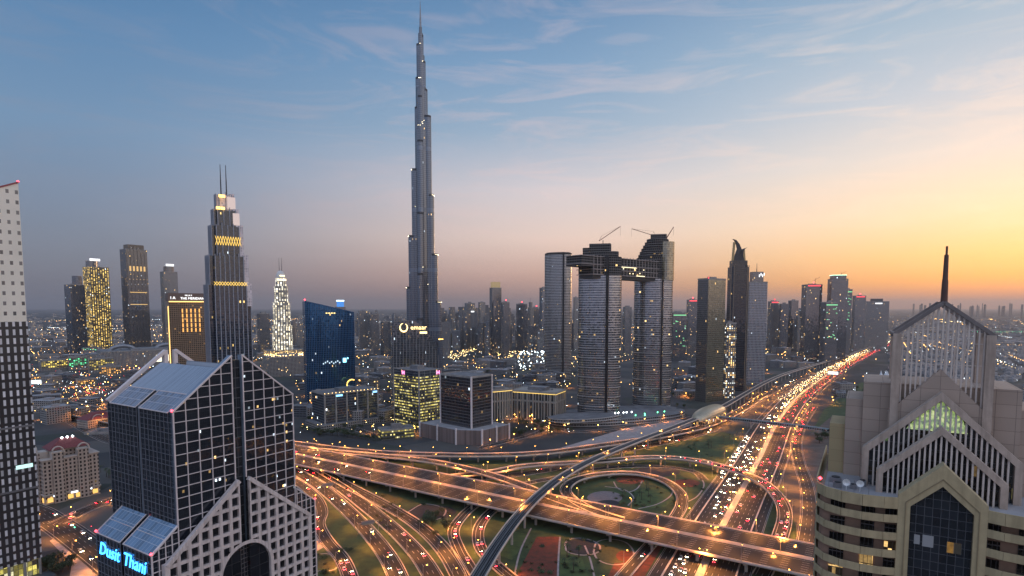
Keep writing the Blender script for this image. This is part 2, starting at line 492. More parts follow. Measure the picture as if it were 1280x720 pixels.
def rail(mb, path, o0, o1, z0, z1, mat=0, i0=0, i1=None):
    """solid bar of rectangular section along the path"""
    pp = path
    strip(mb, pp, o0, o1, z1, z1, mat)
    for o, fl in ((o0, False), (o1, True)):
        for i in range(len(pp.p) - 1):
            a, b = pp.p[i] + pp.n[i] * o, pp.p[i + 1] + pp.n[i + 1] * o
            q = [a + Vector((0, 0, z0)), a + Vector((0, 0, z1)), b + Vector((0, 0, z1)), b + Vector((0, 0, z0))]
            u = [(0, pp.d[i]), (z1 - z0, pp.d[i]), (z1 - z0, pp.d[i + 1]), (0, pp.d[i + 1])]
            mb.face(q if fl else q[::-1], u if fl else u[::-1], mat)
    strip(mb, pp, o0, o1, z0, z0, mat, True)


def road_mat(name, hw, lane=3.65, base=0.022, centre=None, sol=(0, 0)):
    if name in MATS: return MATS[name]
    m = bpy.data.materials.new(name); m.use_nodes = True; nt = m.node_tree; b = nt.nodes['Principled BSDF']
    uv = N(nt, 'ShaderNodeUVMap'); sp = N(nt, 'ShaderNodeSeparateXYZ'); nt.links.new(uv.outputs[0], sp.inputs[0])
    u, v = sp.outputs[0], sp.outputs[1]
    nl = max(1, int((2 * hw - 1.6) / lane)); off = nl * lane / 2
    cu = M_(nt, 'DIVIDE', M_(nt, 'ADD', u, off), lane); fu = M_(nt, 'FRACT', cu)
    dline = M_(nt, 'LESS_THAN', M_(nt, 'MULTIPLY', M_(nt, 'MINIMUM', fu, M_(nt, 'SUBTRACT', 1.0, fu)), lane), 0.11)
    inside = M_(nt, 'LESS_THAN', M_(nt, 'ABSOLUTE', u), off - 0.4)
    dash = M_(nt, 'LESS_THAN', M_(nt, 'FRACT', M_(nt, 'DIVIDE', v, 12.0)), 0.38)
    mk = M_(nt, 'MULTIPLY', M_(nt, 'MULTIPLY', dline, inside), dash)
    edge = M_(nt, 'LESS_THAN', M_(nt, 'ABSOLUTE', M_(nt, 'SUBTRACT', M_(nt, 'ABSOLUTE', u), off)), 0.12)
    mk = M_(nt, 'MAXIMUM', mk, edge)
    t = N(nt, 'ShaderNodeTexCoord')
    n1 = N(nt, 'ShaderNodeTexNoise', ins={2: 0.06, 3: 7.0, 4: 0.65}); nt.links.new(t.outputs['Object'], n1.inputs[0])
    mp = N(nt, 'ShaderNodeMapping', ins={3: (0.9, 0.012, 1)}); nt.links.new(uv.outputs[0], mp.inputs[0])
    n2 = N(nt, 'ShaderNodeTexNoise', ins={2: 1.0, 3: 4.0}); nt.links.new(mp.outputs[0], n2.inputs[0])
    tr = M_(nt, 'COSINE', M_(nt, 'MULTIPLY', cu, 4 * math.pi))
    k = M_(nt, 'ADD', M_(nt, 'MULTIPLY', n1.outputs[0], 0.7), M_(nt, 'ADD', M_(nt, 'MULTIPLY', n2.outputs[0], 0.7), M_(nt, 'MULTIPLY', tr, 0.07)))
    col = RAMP(nt, M_(nt, 'MULTIPLY', k, 0.7), [(0.25, (base * 0.55, base * 0.53, base * 0.52, 1)), (0.75, (base * 1.7, base * 1.62, base * 1.55, 1))])
    wear = M_(nt, 'MULTIPLY', mk, M_(nt, 'ADD', 0.35, M_(nt, 'MULTIPLY', n1.outputs[0], 0.7)))
    nt.links.new(MIX(nt, wear, col, (0.72, 0.7, 0.64)), b.inputs['Base Color'])
    b.inputs['Roughness'].default_value = 0.74; b.inputs['Specular IOR Level'].default_value = 0.3
    MATS[name] = m; return m


BARR = pbr('barrier_concrete', (0.70, 0.57, 0.48), 0.8, noise=0.3, nscale=0.12)
GIRD = pbr('girder_concrete', (0.40, 0.34, 0.29), 0.85, noise=0.3, nscale=0.1)
KERB = pbr('kerb_stone', (0.45, 0.40, 0.35), 0.85, noise=0.3, nscale=0.3)


def wchild(o, root):
    o.parent = root; o.location = (-root.location.x, -root.location.y, -root.location.z); return o


def flyover(name, label, cat, pts, width, z_thick=1.6, span=32, piers=True, median=False, base=0.022, par=1.1, skip=(), two=True, group=None):
    path = Path(pts); p0 = path.p[0]; root = empty(name, (p0.x, p0.y, 0), 0, label, cat, group); hw = width / 2
    mb = MB(); strip(mb, path, -hw, hw)
    wchild(mb.build('road_surface', road_mat('asphalt_%d' % round(width), hw, base=base)), root)
    mb = MB(); strip(mb, path, -hw + 1.5, hw - 1.5, -z_thick, -z_thick, 0, True)
    for o, s_ in ((-hw, 1), (hw, -1)):
        strip(mb, path, min(o, o + s_ * 1.5), max(o, o + s_ * 1.5), *((-0.7, -z_thick) if s_ > 0 else (-z_thick, -0.7)), 0, True)
        rail(mb, path, min(o, o + s_ * 0.3) - 0.004, max(o, o + s_ * 0.3), -0.7, -0.02, 0)
    wchild(mb.build('girder', GIRD), root)
    for o, s_ in ((-hw, 1), (hw, -1)):
        mb = MB(); rail(mb, path, min(o, o + s_ * 0.35), max(o, o + s_ * 0.35), 0.0, par, 0)
        wchild(mb.build('parapet', BARR), root)
    if median:
        mb = MB(); rail(mb, path, -0.4, 0.4, 0.0, 0.95, 0); wchild(mb.build('median_barrier', BARR), root)
    if piers:
        d = span / 2
        while d < path.L:
            c, an = path.at(d)
            if c.z - z_thick > 2.6 and not any(a <= d <= b_ for a, b_ in skip):
                t = Vector((math.cos(an), math.sin(an), 0)); n = Vector((t.y, -t.x, 0)); ht = c.z - z_thick
                m2 = MB()
                for off in ((-hw * 0.45, hw * 0.45) if width > 15 else (0,)):
                    q = c + n * off
                    m2.prism(ell(1.1, 0.9, 12, cx=q.x, cy=q.y, rot=an), 0, ht - 1.1)
                w2 = hw - 1.8
                cp = [c + n * w2 + t * 1.0, c - n * w2 + t * 1.0, c - n * w2 - t * 1.0, c + n * w2 - t * 1.0]
                m2.prism([(k.x, k.y) for k in cp][::-1] if ((cp[1] - cp[0]).cross(cp[2] - cp[1])).z < 0 else [(k.x, k.y) for k in cp], ht - 1.1, ht - 0.01, bottom=True)
                wchild(m2.build('pier', GIRD), root)
            d += span
    return root, path


def road(name, pts, width, base=0.022, walls=0.0, kerb=0.15, lift=0.1, step=6.0):
    """road on the ground with kerbs (or low barriers); kind structure"""
    path = Path(pts, step); hw = width / 2
    mb = MB(); strip(mb, path, -hw, hw, lift, lift)
    o = tag(mb.build(name, road_mat('asphalt_%d' % round(width), hw, base=base)), kind='structure')
    for a in (-hw - 0.3, hw):
        mb = MB(); rail(mb, path, a, a + 0.3, -0.3, lift + max(kerb, walls))
        mb.build('kerb' if not walls else 'barrier', KERB if not walls else BARR, o)
    return o, path


def px(z, *pts):
    out = []
    for p in pts:
        zz = p[2] if len(p) > 2 else z
        g = G(p[0], p[1], zz); out.append(g)
    return out


# ---- the planted ground of the interchange
patch('interchange_lawn', [(366, 552), (500, 575), (680, 575), (860, 545), (905, 540), (960, 560), (1010, 700), (1010, 760), (300, 760), (372, 640)], 0.015, GRASS)
patch('roadside_soil', [(995, 560), (1010, 545), (1040, 520), (1040, 760), (985, 760), (1000, 640)], 0.03, SOIL)
patch('roadside_verge', [(1012, 545), (1030, 512), (1075, 478), (1110, 478), (1090, 540), (1040, 560)], 0.022, GRASS)


def disc(name, cx, cy, rx, ry, z, mat, n=40):
    return patch(name, [(cx + rx * math.cos(2 * math.pi * k / n), cy - ry * math.sin(2 * math.pi * k / n)) for k in range(n)], z, mat)


def ringpath(name, pts, w, z, mat=PAVE):
    path = Path([(*G(x, y).xy, z) for x, y in pts], 3); mb = MB(); strip(mb, path, -w / 2, w / 2); return tag(mb.build(name, mat), kind='structure')


disc('flower_bed', 788, 600, 18, 5, 0.05, REDBED); disc('flower_bed', 784, 610, 13, 5, 0.06, OLIVE)
disc('flower_bed', 857, 604, 18, 5, 0.05, REDBED)
disc('flower_bed', 756, 622, 22, 8, 0.05, pbr('gravel_bed', (0.24, 0.19, 0.18), 0.9, noise=0.3)); disc('flower_bed', 760, 629, 14, 4, 0.06, DARKBED)
disc('flower_bed', 768, 690, 26, 14, 0.05, OLIVE); disc('flower_bed', 728, 683, 22, 10, 0.055, DARKBED); disc('flower_bed', 782, 695, 12, 7, 0.06, REDBED)
disc('flower_bed', 820, 590, 30, 6, 0.05, DARKBED)
patch('flower_bed', [(671, 671), (699, 671), (697, 730), (640, 730)], 0.05, REDBED)
patch('flower_bed', [(626, 662), (664, 668), (640, 700), (612, 690)], 0.045, GRASS2)
patch('flower_bed', [(702, 676), (722, 680), (738, 730), (699, 730)], 0.05, GRASS2)
patch('flower_bed', [(770, 700), (830, 680), (800, 730), (755, 730)], 0.045, REDBED)
patch('flower_bed', [(530, 646), (566, 650), (562, 676), (540, 664)], 0.045, GRASS2)
patch('flower_bed', [(394, 690), (424, 676), (442, 720), (446, 760), (390, 760)], 0.045, GRASS2)
patch('flower_bed', [(800, 612), (836, 606), (848, 622), (830, 634), (790, 637)], 0.045, GRASS2)
disc('flower_bed', 408, 702, 18, 9, 0.055, OLIVE)
disc('flower_bed', 540, 640, 30, 9, 0.055, DARKBED); disc('flower_bed', 487, 624, 16, 7, 0.055, OLIVE)
for pts in ([(700, 671), (698, 700), (697, 735)], [(664, 660), (650, 690), (640, 735)], [(731, 682), (738, 700), (746, 735)], [(742, 690), (746, 678), (762, 674), (782, 678), (792, 690), (788, 702), (766, 706), (748, 700), (742, 690)],
            [(706, 680), (712, 674), (730, 673), (748, 680), (748, 690), (730, 694), (710, 690), (706, 680)], [(767, 602), (772, 610), (784, 615), (796, 611), (803, 601)], [(798, 636), (822, 630), (838, 620), (842, 610)],
            [(756, 608), (780, 612), (792, 622), (785, 632)], [(874, 594), (880, 606), (872, 620), (858, 628)], [(510, 640), (530, 630), (556, 636), (550, 648), (524, 650), (510, 640)], [(394, 694), (408, 692), (424, 700), (418, 712), (396, 714)]):
    ringpath('garden_path', pts, 1.3, 0.075)

# ---- roads on the ground
SZ = [(122 - 0.536 * 420, 380 - 420 * 0.844 + 60)]
szp = [(835, 812), (874, 720), (907, 650), (948, 575), (977, 520), (1012, 484), (1066, 450), (1122, 425), (1170, 411), (1240, 398.5), (1330, 391)]
hw_o, SZR = road('highway', px(0, *szp), 60, base=0.027, step=12)
mb = MB(); rail(mb, SZR, -2.6, 2.6, 0.0, 0.35); mb.build('median_kerb', KERB, hw_o)
for off in (-21.5, 21.5):
    mb = MB(); rail(mb, SZR, off - 0.5, off + 0.5, 0.0, 0.9); mb.build('barrier', BARR, hw_o)
sv_o, SVR = road('service_road', px(0, (1017, 508), (1003, 530), (996, 552), (998, 575), (1008, 605), (1012, 635), (1009, 670), (1000, 715), (985, 780)), 13, lift=0.13)
cr_o, CR1 = road('collector_road', px(0, (566, 600), (640, 594), (700, 584), (752, 570), (800, 559), (850, 549), (893, 536), (925, 516), (958, 494), (1000, 472)), 15, lift=0.12)
_o, CR2 = road('collector_road', px(0, (640, 607), (690, 598), (740, 587), (790, 583), (835, 584), (868, 590), (880, 600)), 9, lift=0.16)
# the bundle that sweeps down past the glass tower
_o, RA = road('slip_road', px(0, (340, 588), (371, 603), (394, 622), (402, 640), (398, 656), (408, 676), (428, 700), (440, 730), (448, 770)), 10, lift=0.14, walls=0.9)
_o, RB = road('slip_road', px(0, (330, 572), (368, 589), (402, 610), (436, 640), (466, 672), (490, 706), (512, 760)), 13, lift=0.17, walls=0.9)
_o, RC = road('slip_road', px(0, (330, 568), (378, 584), (420, 606), (458, 634), (494, 664), (526, 698), (556, 748)), 13, lift=0.2, walls=0.9)
_o, RD = road('slip_road', px(0, (380, 576), (430, 605), (478, 630), (522, 657), (556, 690), (585, 740)), 12, lift=0.23, walls=0.9)
_o, RE = road('ramp_road', px(0, (596, 630, 1), (580, 644), (567, 664), (574, 688), (590, 716), (606, 760)), 8.5, lift=0.26, walls=0.9)
_o, RF = road('ramp_road', px(0, (624, 632, 1), (608, 646), (598, 664), (602, 688), (628, 714), (664, 742), (720, 790)), 8.5, lift=0.29, walls=0.9)
_o, RG = road('ramp_road', px(0, (842, 650), (818, 676), (793, 704), (764, 738), (730, 780)), 9, lift=0.2, walls=0.7)
# streets at the left
_o, ST1 = road('street', px(0, (-60, 612), (30, 634), (70, 655), (118, 690), (150, 716), (200, 760)), 22, lift=0.1)
_o, ST2 = road('street', px(0, (70, 655), (120, 632), (170, 616), (240, 600), (330, 588)), 14, lift=0.14)
_o, ST3 = road('street', px(0, (-40, 470), (40, 500), (90, 527), (140, 552), (200, 560)), 16, lift=0.1)
_o, ST4 = road('street', px(0, (-20, 520), (60, 506), (120, 490), (190, 478), (260, 470)), 18, lift=0.14)
_o, ST5 = road('street', px(0, (20, 446), (80, 452), (150, 462), (240, 470), (330, 486), (400, 520), (470, 545)), 14, lift=0.18)
_o, ST6 = road('street', px(0, (600, 560), (660, 545), (690, 535), (720, 540), (780, 534), (860, 520)), 10, lift=0.1)
_o, ST7 = road('street', px(0, (450, 480), (540, 500), (640, 520), (690, 535)), 12, lift=0.1)
_o, ST8 = road('street', px(0, (840, 478), (900, 462), (960, 448), (1030, 440)), 16, lift=0.1)
patch('plaza', [(90, 705), (62, 676), (78, 668), (130, 715), (150, 760), (80, 760)], 0.04, PAVE)
patch('plaza', [(372, 640), (402, 662), (420, 676), (394, 690), (360, 690)], 0.045, PAVE)
patch('plaza', [(700, 560), (780, 536), (850, 524), (870, 530), (790, 556)], 0.03, PAVE)

# ---- elevated roads
ZF = 9.0
nA = [Vector((-1000, 606 + 0.63 * 773, ZF)), Vector((-600, 606 + 0.63 * 373, ZF)), Vector((-227, 606, ZF)), Vector((12, 455, ZF)), Vector((164, 361, ZF)), Vector((330, 258, ZF))]
dirF = Vector((152, -94, 0)).normalized(); nrm = Vector((-dirF.y, dirF.x, 0))
if nrm.y < 0: nrm = -nrm
fo1a, F1A = flyover('flyover', 'widest flyover deck, the nearer carriageway crossing over the highway', 'flyover', [p + nrm * 14 for p in nA], 27, skip=((840, 925),))
fo1b, F1B = flyover('flyover', 'farther carriageway of the wide flyover, beside its twin deck and joined by the curving ramps', 'flyover', [p + nrm * 43.5 for p in nA], 27, skip=((840, 925),))
fo2, F2 = flyover('flyover', 'long flyover behind the interchange running in front of the office blocks', 'flyover', px(8, (250, 541), (366, 554), (430, 562), (500, 567), (600, 569), (680, 566), (750, 557), (820, 546.5, 7), (880, 533, 4), (922, 515, 1.5), (955, 494, 0.45)), 15)
fo3, F3 = flyover('flyover', 'curving branch flyover that dips from the back flyover towards the wide one', 'flyover', px(8.3, (380, 561), (470, 569), (540, 577), (600, 590), (650, 606), (694, 624), (740, 639, 9)), 12)
fo4, F4 = flyover('ramp_bridge', 'sweeping ramp bridge with red tail lights curling over the highway', 'ramp bridge', px(8, (560, 596, 2), (614, 590, 5), (660, 582, 7), (747, 577), (804, 572), (850, 573), (891, 580), (930, 592), (957, 606), (975, 625), (981, 645, 6.5), (976, 668, 4), (966, 694, 1.5), (952, 720, 0.5)), 11.5)
lr, LR = flyover('loop_ramp', 'loop ramp circling the round garden beside the highway', 'ramp', px(8, (776, 650, 9), (742, 639, 8.6), (716, 625, 8), (707, 611, 7), (722, 599, 6), (757, 592, 5), (795, 592, 4), (828, 600, 3), (849, 615, 2), (852, 632, 1.2), (841, 652, 0.6)), 10.5)

# ---- metro viaduct and its station
mv_pts = px(15, (560, 800), (590, 735), (607, 705), (627, 674), (648, 646), (674, 619), (706, 594), (744, 573.5), (790, 554), (830, 539), (858, 528), (885, 517), (908, 506), (932, 492), (957, 478), (981, 467.5), (1012, 458), (1046, 448), (1080, 437), (1112, 425), (1150, 413), (1230, 398))
mv, MV = flyover('metro_viaduct', 'pale metro viaduct arching from the lower edge past the interchange and along the highway', 'viaduct', mv_pts, 9.6, z_thick=2.0, span=34, base=0.12, par=1.2)
RAILM = pbr('track_slab', (0.11, 0.11, 0.115), 0.7, noise=0.3)
mb = MB()
for o in (-3.1, -1.7, 1.7, 3.1): rail(mb, MV, o - 0.09, o + 0.09, 0.02, 0.2)
wchild(mb.build('rail', STEEL), mv)
mb = MB(); rail(mb, MV, -0.5, 0.5, 0.0, 0.6); wchild(mb.build('walkway', RAILM), mv)

# ---- ped bridge
pb = Path(px(9, (886, 522.5), (940, 528), (1000, 535), (1036, 540)))
root = empty('footbridge', (pb.p[0].x, pb.p[0].y, 0), 0, 'covered footbridge spanning the highway from the metro station', 'footbridge')
mb = MB(); rail(mb, pb, -2.6, 2.6, 0, 0.7); wchild(mb.build('deck', CONC), root)
mb = MB(); rail(mb, pb, -2.4, 2.4, 0.7, 3.6); wchild(mb.build('glazing', facade('bridge_glazing', 3, 3.0, 0.12, 0.1, (0.05, 0.06, 0.07), (0.3, 0.3, 0.3), lit=0.25, est=0.6)), root)
mb = MB()
for i in range(len(pb.p) - 1):
    for k in range(6):
        a0, a1 = math.pi * k / 6, math.pi * (k + 1) / 6
        A, B, na, nb = pb.p[i], pb.p[i + 1], pb.n[i], pb.n[i + 1]
        q = [A + na * 2.9 * math.cos(a0) + Vector((0, 0, 3.6 + 1.2 * math.sin(a0))), B + nb * 2.9 * math.cos(a0) + Vector((0, 0, 3.6 + 1.2 * math.sin(a0))),
             B + nb * 2.9 * math.cos(a1) + Vector((0, 0, 3.6 + 1.2 * math.sin(a1))), A + na * 2.9 * math.cos(a1) + Vector((0, 0, 3.6 + 1.2 * math.sin(a1)))]
        mb.face(q, None, 0)
wchild(mb.build('roof', pbr('teal_metal', (0.18, 0.24, 0.25), 0.4, 0.3, noise=0.3)), root)
for d in (10, 60, 118, pb.L - 6):
    c, an = pb.at(d); m2 = MB(); m2.prism(ell(0.9, 0.9, 10, cx=c.x, cy=c.y), 0, 9.0); wchild(m2.build('pier', GIRD), root)


best = min(range(len(MV.p)), key=lambda i: (MV.p[i] - G(884, 516, 15)).length)
sc_, = (MV.p[best],); an = math.atan2(MV.n[best].y, MV.n[best].x) + math.pi / 2
st = empty('metro_station', (sc_.x, sc_.y, 0), an, 'golden shell shaped metro station roof over the viaduct', 'metro station')
GOLD = pbr('golden_cladding', (0.52, 0.42, 0.28), 0.35, 0.45, noise=0.18, nscale=0.25)
mb = MB(); nu, nv = 28, 14; Lh = 58
gridp = []
for i in range(nu + 1):
    t = -1 + 2 * i / nu; x = t * Lh; pr = max(0.0, 1 - abs(t) ** 2.6) ** 0.5
    row = []
    for k in range(nv + 1):
        a = math.pi * k / nv
        row.append((x, (4.5 + 9.5 * pr) * math.cos(a), 13.0 + (4.5 + 8.0 * pr) * math.sin(a) ** 0.8 - 2.5 * (1 - pr)))
    gridp.append(row)
for i in range(nu):
    for k in range(nv):
        mb.face([gridp[i][k], gridp[i + 1][k], gridp[i + 1][k + 1], gridp[i][k + 1]], None, 0)
mb.build('shell_roof', GOLD, st, smooth=True)
mb = MB(); mb.prism(rect(96, 20), 4, 13.2); mb.build('concourse', facade('station_glass', 3, 4.6, 0.1, 0.15, (0.05, 0.06, 0.06), (0.3, 0.27, 0.24), lit=0.3, est=1.0), st)
mb = MB()
for x in (-40, -20, 0, 20, 40): mb.box(x - 1, -8, 0, x + 1, 8, 4.0)
mb.build('columns', GIRD, st)

# ================================================================== the glass gabled tower, lower left
GT = empty('gabled_glass_tower', (-153, 260, 0), math.atan2(0.85, 0.53), 'dark glass hotel tower with white gridded gables, blue skylights and blue letters', 'tower')
GL_D = facade('gable_tower_glass', 0.983, 1.25, 0.02, 0.02, (0.012, 0.015, 0.021), (0.012, 0.014, 0.02), lit=0.045, est=1.6, ior=1.75, grough=0.03, wob=0.006, coolf=0.45, floorlit=0.012)  # small emissive dots are put into the glass for reflected city lights
GL_S = facade('gable_tower_side_glass', 2.4, 5.0, 0.05, 0.05, (0.014, 0.017, 0.024), (0.10, 0.105, 0.12), lit=0.0, est=0.8, ior=1.5, grough=0.05, wob=0.012)
SKYL = facade('skylight_glass', 2.6, 4.6, 0.07, 0.05, (0.10, 0.17, 0.26), (0.34, 0.37, 0.42), lit=0.0, ior=1.9, grough=0.12, wob=0.004)
RIBBED = facade('ribbed_metal', 0.9, 400, 0.45, 0.0, (0.23, 0.27, 0.32), (0.36, 0.40, 0.45), lit=0.0, ior=1.45, grough=0.45, frough=0.4, wob=0.0)
BARW = pbr('pale_mullion', (0.70, 0.60, 0.57), 0.55, noise=0.15)
CLAD = weather(pbr('pink_cladding', (0.62, 0.53, 0.49), 0.75, noise=0.18, nscale=0.35), .6)
DARKG = facade('recess_glass', 2.5, 5.0, 0.08, 0.08, (0.02, 0.022, 0.026), (0.07, 0.07, 0.075), lit=0.06, est=0.7, ior=1.6, grough=0.08)
Ug, Vg, EV, AP = 64.0, 60.0, 128.0, 153.6
SLP = (AP - EV) / 32.0
zr = lambda u: EV + SLP * (u if u < 32 else 64 - u)
mb = MB(); mb.prism([(3, 3), (61, 3), (61, 57), (3, 57)], 0, 127, 0, 1)
mb.build('core', [DARKG, ROOF], GT)
# four glass quarters, gable walls at both ends
for u0, u1 in ((0, 29.4), (34.6, 64)):
    for v0, v1 in ((0, 28.4), (31.6, 60)):
        m2 = MB()
        m2.prism([(u0, v0), (u1, v0), (u1, v1), (u0, v1)], 0, EV - 0.5 if False else 127.6, 1, -1)
        o = m2.build('glass_quarter', [GL_D, GL_S], GT)
        # end walls carry the gridded glass
    for v, sg in ((0, 1), (60, -1)):
        dn = 0.0 if sg > 0 else 7.0          # at the back only an open rim stands above the roof
        m2 = MB(); q = [(u0, v, 0), (u1, v, 0), (u1, v, zr(u1) - dn), (u0, v, zr(u0) - dn)]
        q2 = [(a, b + sg * 3.0, c) for a, b, c in q]
        uvq = [(p[0], p[2]) for p in q]
        off = -0.12 * sg
        q = [(a, b + off, c) for a, b, c in q]
        m2.face(q if sg > 0 else q[::-1], uvq if sg > 0 else uvq[::-1], 0)
        m2.face(q2[::-1] if sg > 0 else q2, None, 1)
        m2.face([q[3], q[2], q2[2], q2[3]] if sg > 0 else [q[2], q[3], q2[3], q2[2]], None, 1)
        for i, j in ((0, 3), (1, 2)):
            m2.face([q[i], q2[i], q2[j], q[j]], None, 1)
        gw = m2.build('gable_wall', [GL_D, pbr('parapet_back', (0.20, 0.25, 0.31), 0.5, noise=0.2)], GT)
        m3 = MB(); yb = v - 0.32 * sg
        nb = 5
        for k in range(nb + 1):
            uu = u0 + (u1 - u0) * k / nb; w = 0.55 if k in (0, nb) else 0.34
            uu2 = min(max(uu, u0 + 0.3), u1 - 0.3)
            m3.box(uu2 - w / 2, yb - 0.25, 20, uu2 + w / 2, yb + 0.2, zr(uu2) - 0.1 - dn)
        z = EV - 100
        while z < AP:
            lo = u0 if z < EV else max(u0, (z - EV) / SLP) if u0 < 32 else u0
            hi = u1 if z < EV else (u1 if u0 < 32 else min(u1, 64 - (z - EV) / SLP))
            if hi - lo > 0.8 and (sg > 0 or z < EV - 5): m3.box(lo, yb - 0.18, z - 0.16, hi, yb + 0.15, z + 0.16)
            z += 5.0
        m3.beam((u0, yb - 0.05, zr(u0)), (u1, yb - 0.05, zr(u1)), 0.7 if sg > 0 else 2.2, 0.7 if sg > 0 else 1.7)
        if sg < 0:
            e_ = u1 if u0 < 31 else u0
            m3.box(e_ - 1.0, yb - 0.8, 130, e_ + 1.0, yb + 1.2, zr(e_) + 0.3)
        m3.build('mullion_grid', BARW, gw)
# side wall grids
for x, sg in ((0, -1), (64, 1)):
    m3 = MB()
    for v0, v1 in ((0, 28.4), (31.6, 60)):
        for k in range(9):
            vv = v0 + (v1 - v0) * k / 8; m3.box(x + sg * 0.02, vv - 0.11, 20, x + sg * 0.22, vv + 0.11, 127.6) if sg > 0 else m3.box(x - 0.22, vv - 0.11, 20, x - 0.02, vv + 0.11, 127.6)
        z = 28
        while z < 128:
            m3.box(min(x, x + sg * 0.2), v0, z - 0.09, max(x, x + sg * 0.2), v1, z + 0.09); z += 5.0
    m3.build('side_mullions', pbr('grey_mullion', (0.2, 0.2, 0.22), 0.5, 0.3), GT)
# roof between the gables: skylights, ribbed slopes, trough
for s_ in (0, 1):
    fx = (lambda u: u) if s_ == 0 else (lambda u: 64 - u)
    for v0, v1 in ((3.0, 28.4), (31.6, 57.0)):
        m2 = MB(); q = [(fx(-0.4), v1, EV - 0.6), (fx(-0.4), v0, EV - 0.6), (fx(9), v0, zr(9) - 0.6), (fx(9), v1, zr(9) - 0.6)]
        L = math.hypot(9.4, zr(9) - EV)
        uvq = [(v1, 0), (v0, 0), (v0, L), (v1, L)]
        m2.face(q if s_ == 0 else q[::-1], uvq if s_ == 0 else uvq[::-1], 0)
        sk = m2.build('skylight', SKYL, GT)
        m3 = MB(); m3.beam((fx(-0.4), v0, EV - 0.55), (fx(-0.4), v1, EV - 0.55), 0.5, 0.4); m3.beam((fx(9), v0, zr(9) - 0.55), (fx(9), v1, zr(9) - 0.55), 0.5, 0.4)
        m3.beam((fx(-0.4), v0 + 0.2, EV - 0.5), (fx(9), v0 + 0.2, zr(9) - 0.5), 0.4, 0.4); m3.beam((fx(-0.4), v1 - 0.2, EV - 0.5), (fx(9), v1 - 0.2, zr(9) - 0.5), 0.4, 0.4)
        m3.build('frame', BARW, sk)
    m2 = MB(); q = [(fx(9), 57, zr(9) - 0.9), (fx(9), 3, zr(9) - 0.9), (fx(25), 3, zr(25) - 2.4), (fx(25), 57, zr(25) - 2.4)]
    uvq = [(57, 0), (3, 0), (3, 20), (57, 20)]
    m2.face(q if s_ == 0 else q[::-1], uvq if s_ == 0 else uvq[::-1], 0)
    q = [(fx(25), 57, zr(25) - 2.4), (fx(25), 3, zr(25) - 2.4), (fx(26.5), 3, 139), (fx(26.5), 57, 139)]
    m2.face(q if s_ == 0 else q[::-1], None, 0)
    m2.build('roof_slope', [RIBBED], GT)
mb = MB(); mb.face([(26.5, 3, 139), (37.5, 3, 139), (37.5, 57, 139), (26.5, 57, 139)])
mb.box(29, 20, 139, 35, 30, 143); mb.box(28.5, 40, 139, 33, 48, 142)
mb.build('roof_trough', ROOF, GT)
# rails joining the slotted gables
mb = MB()
mb.prism([(29.6, 1.5), (34.4, 1.5), (34.4, 4), (29.6, 4)], 0, 149, 0, 0); mb.prism([(29.6, 56), (34.4, 56), (34.4, 58.5), (29.6, 58.5)], 0, 143, 0, 0)
mb.build('slot_wall', DARKG, GT)
mb = MB()
for v in (29.0, 31.0): mb.box(0.5, v - 0.5, 0, 4, v + 0.5, 128.5)
mb.build('side_slot_pier', pbr('slot_grey', (0.2, 0.22, 0.25), 0.5, noise=0.2), GT)

# lower wings at both sides, flush with the front, with skylight roofs
for xs, sg in ((-12.0, 1), (76.0, -1)):
    x1 = -0.15 if sg > 0 else 64.15; zi = 66 + 0.83 * abs(x1 - xs)
    for v0, v1 in ((-1.0, 23.6), (26.4, 50)):
        m2 = MB(); poly = [(xs, v0), (x1, v0), (x1, v1), (xs, v1)]; zs = [66, zi - .1, zi - .1, 66]
        if sg < 0: poly = poly[::-1]; zs = zs[::-1]
        m2.prism(poly, 0, zs, 0, -1); w = m2.build('lower_wing', [GL_S], GT)
        m3 = MB(); q = [(xs - sg * 0.3, v1, 66.1), (xs - sg * 0.3, v0, 66.1), (x1, v0, zi), (x1, v1, zi)]
        L = math.hypot(x1 - xs, zi - 66); uvq = [(v1, 0), (v0, 0), (v0, L), (v1, L)]
        m3.face(q if sg > 0 else q[::-1], uvq if sg > 0 else uvq[::-1]); sk = m3.build('skylight', SKYL, w)
        m4 = MB()
        for a in (v0 + 0.2, v1 - 0.2): m4.beam((xs - sg * 0.3, a, 66.2), (x1, a, zi + .1), 0.45, 0.4)
        m4.beam((xs - sg * 0.3, v0, 66.2), (xs - sg * 0.3, v1, 66.2), 0.45, 0.4); xm = (xs + x1) / 2; m4.beam((xm, v0, (66 + zi) / 2 + .2), (xm, v1, (66 + zi) / 2 + .2), 0.25, 0.25)
        m4.build('frame', BARW, sk)
        m4 = MB(); z = 12
        while z < 66: m4.box(min(xs, xs - sg * .2), v0, z - .09, max(xs, xs - sg * .2), v1, z + .09); z += 5
        for k in range(8):
            vv = v0 + (v1 - v0) * k / 7; m4.box(min(xs - sg * .02, xs - sg * .22), vv - .11, 8, max(xs - sg * .02, xs - sg * .22), vv + .11, 66)
        m4.build('side_mullions', MATS['grey_mullion'], w)
    m4 = MB()
    for k in range(5):
        x = xs + (x1 - xs) * k / 4; m4.box(x - (.35 if k == 0 else .2), -1.4, 8, x + (.35 if k == 0 else .2), -1.02, 66 + 0.83 * abs(x - xs))
    z = 13
    while z < 76: lo = xs if z < 66 else xs + sg * (z - 66) / .83; m4.box(min(lo, x1), -1.35, z - .19, max(lo, x1), -1.03, z + .19); z += 5
    m4.beam((xs, -1.25, 66.1), (x1, -1.25, zi), 0.6, 0.6); m4.build('front_mullions', BARW, GT)
SU, SV, SW = 0.0, 9.0, -4.5
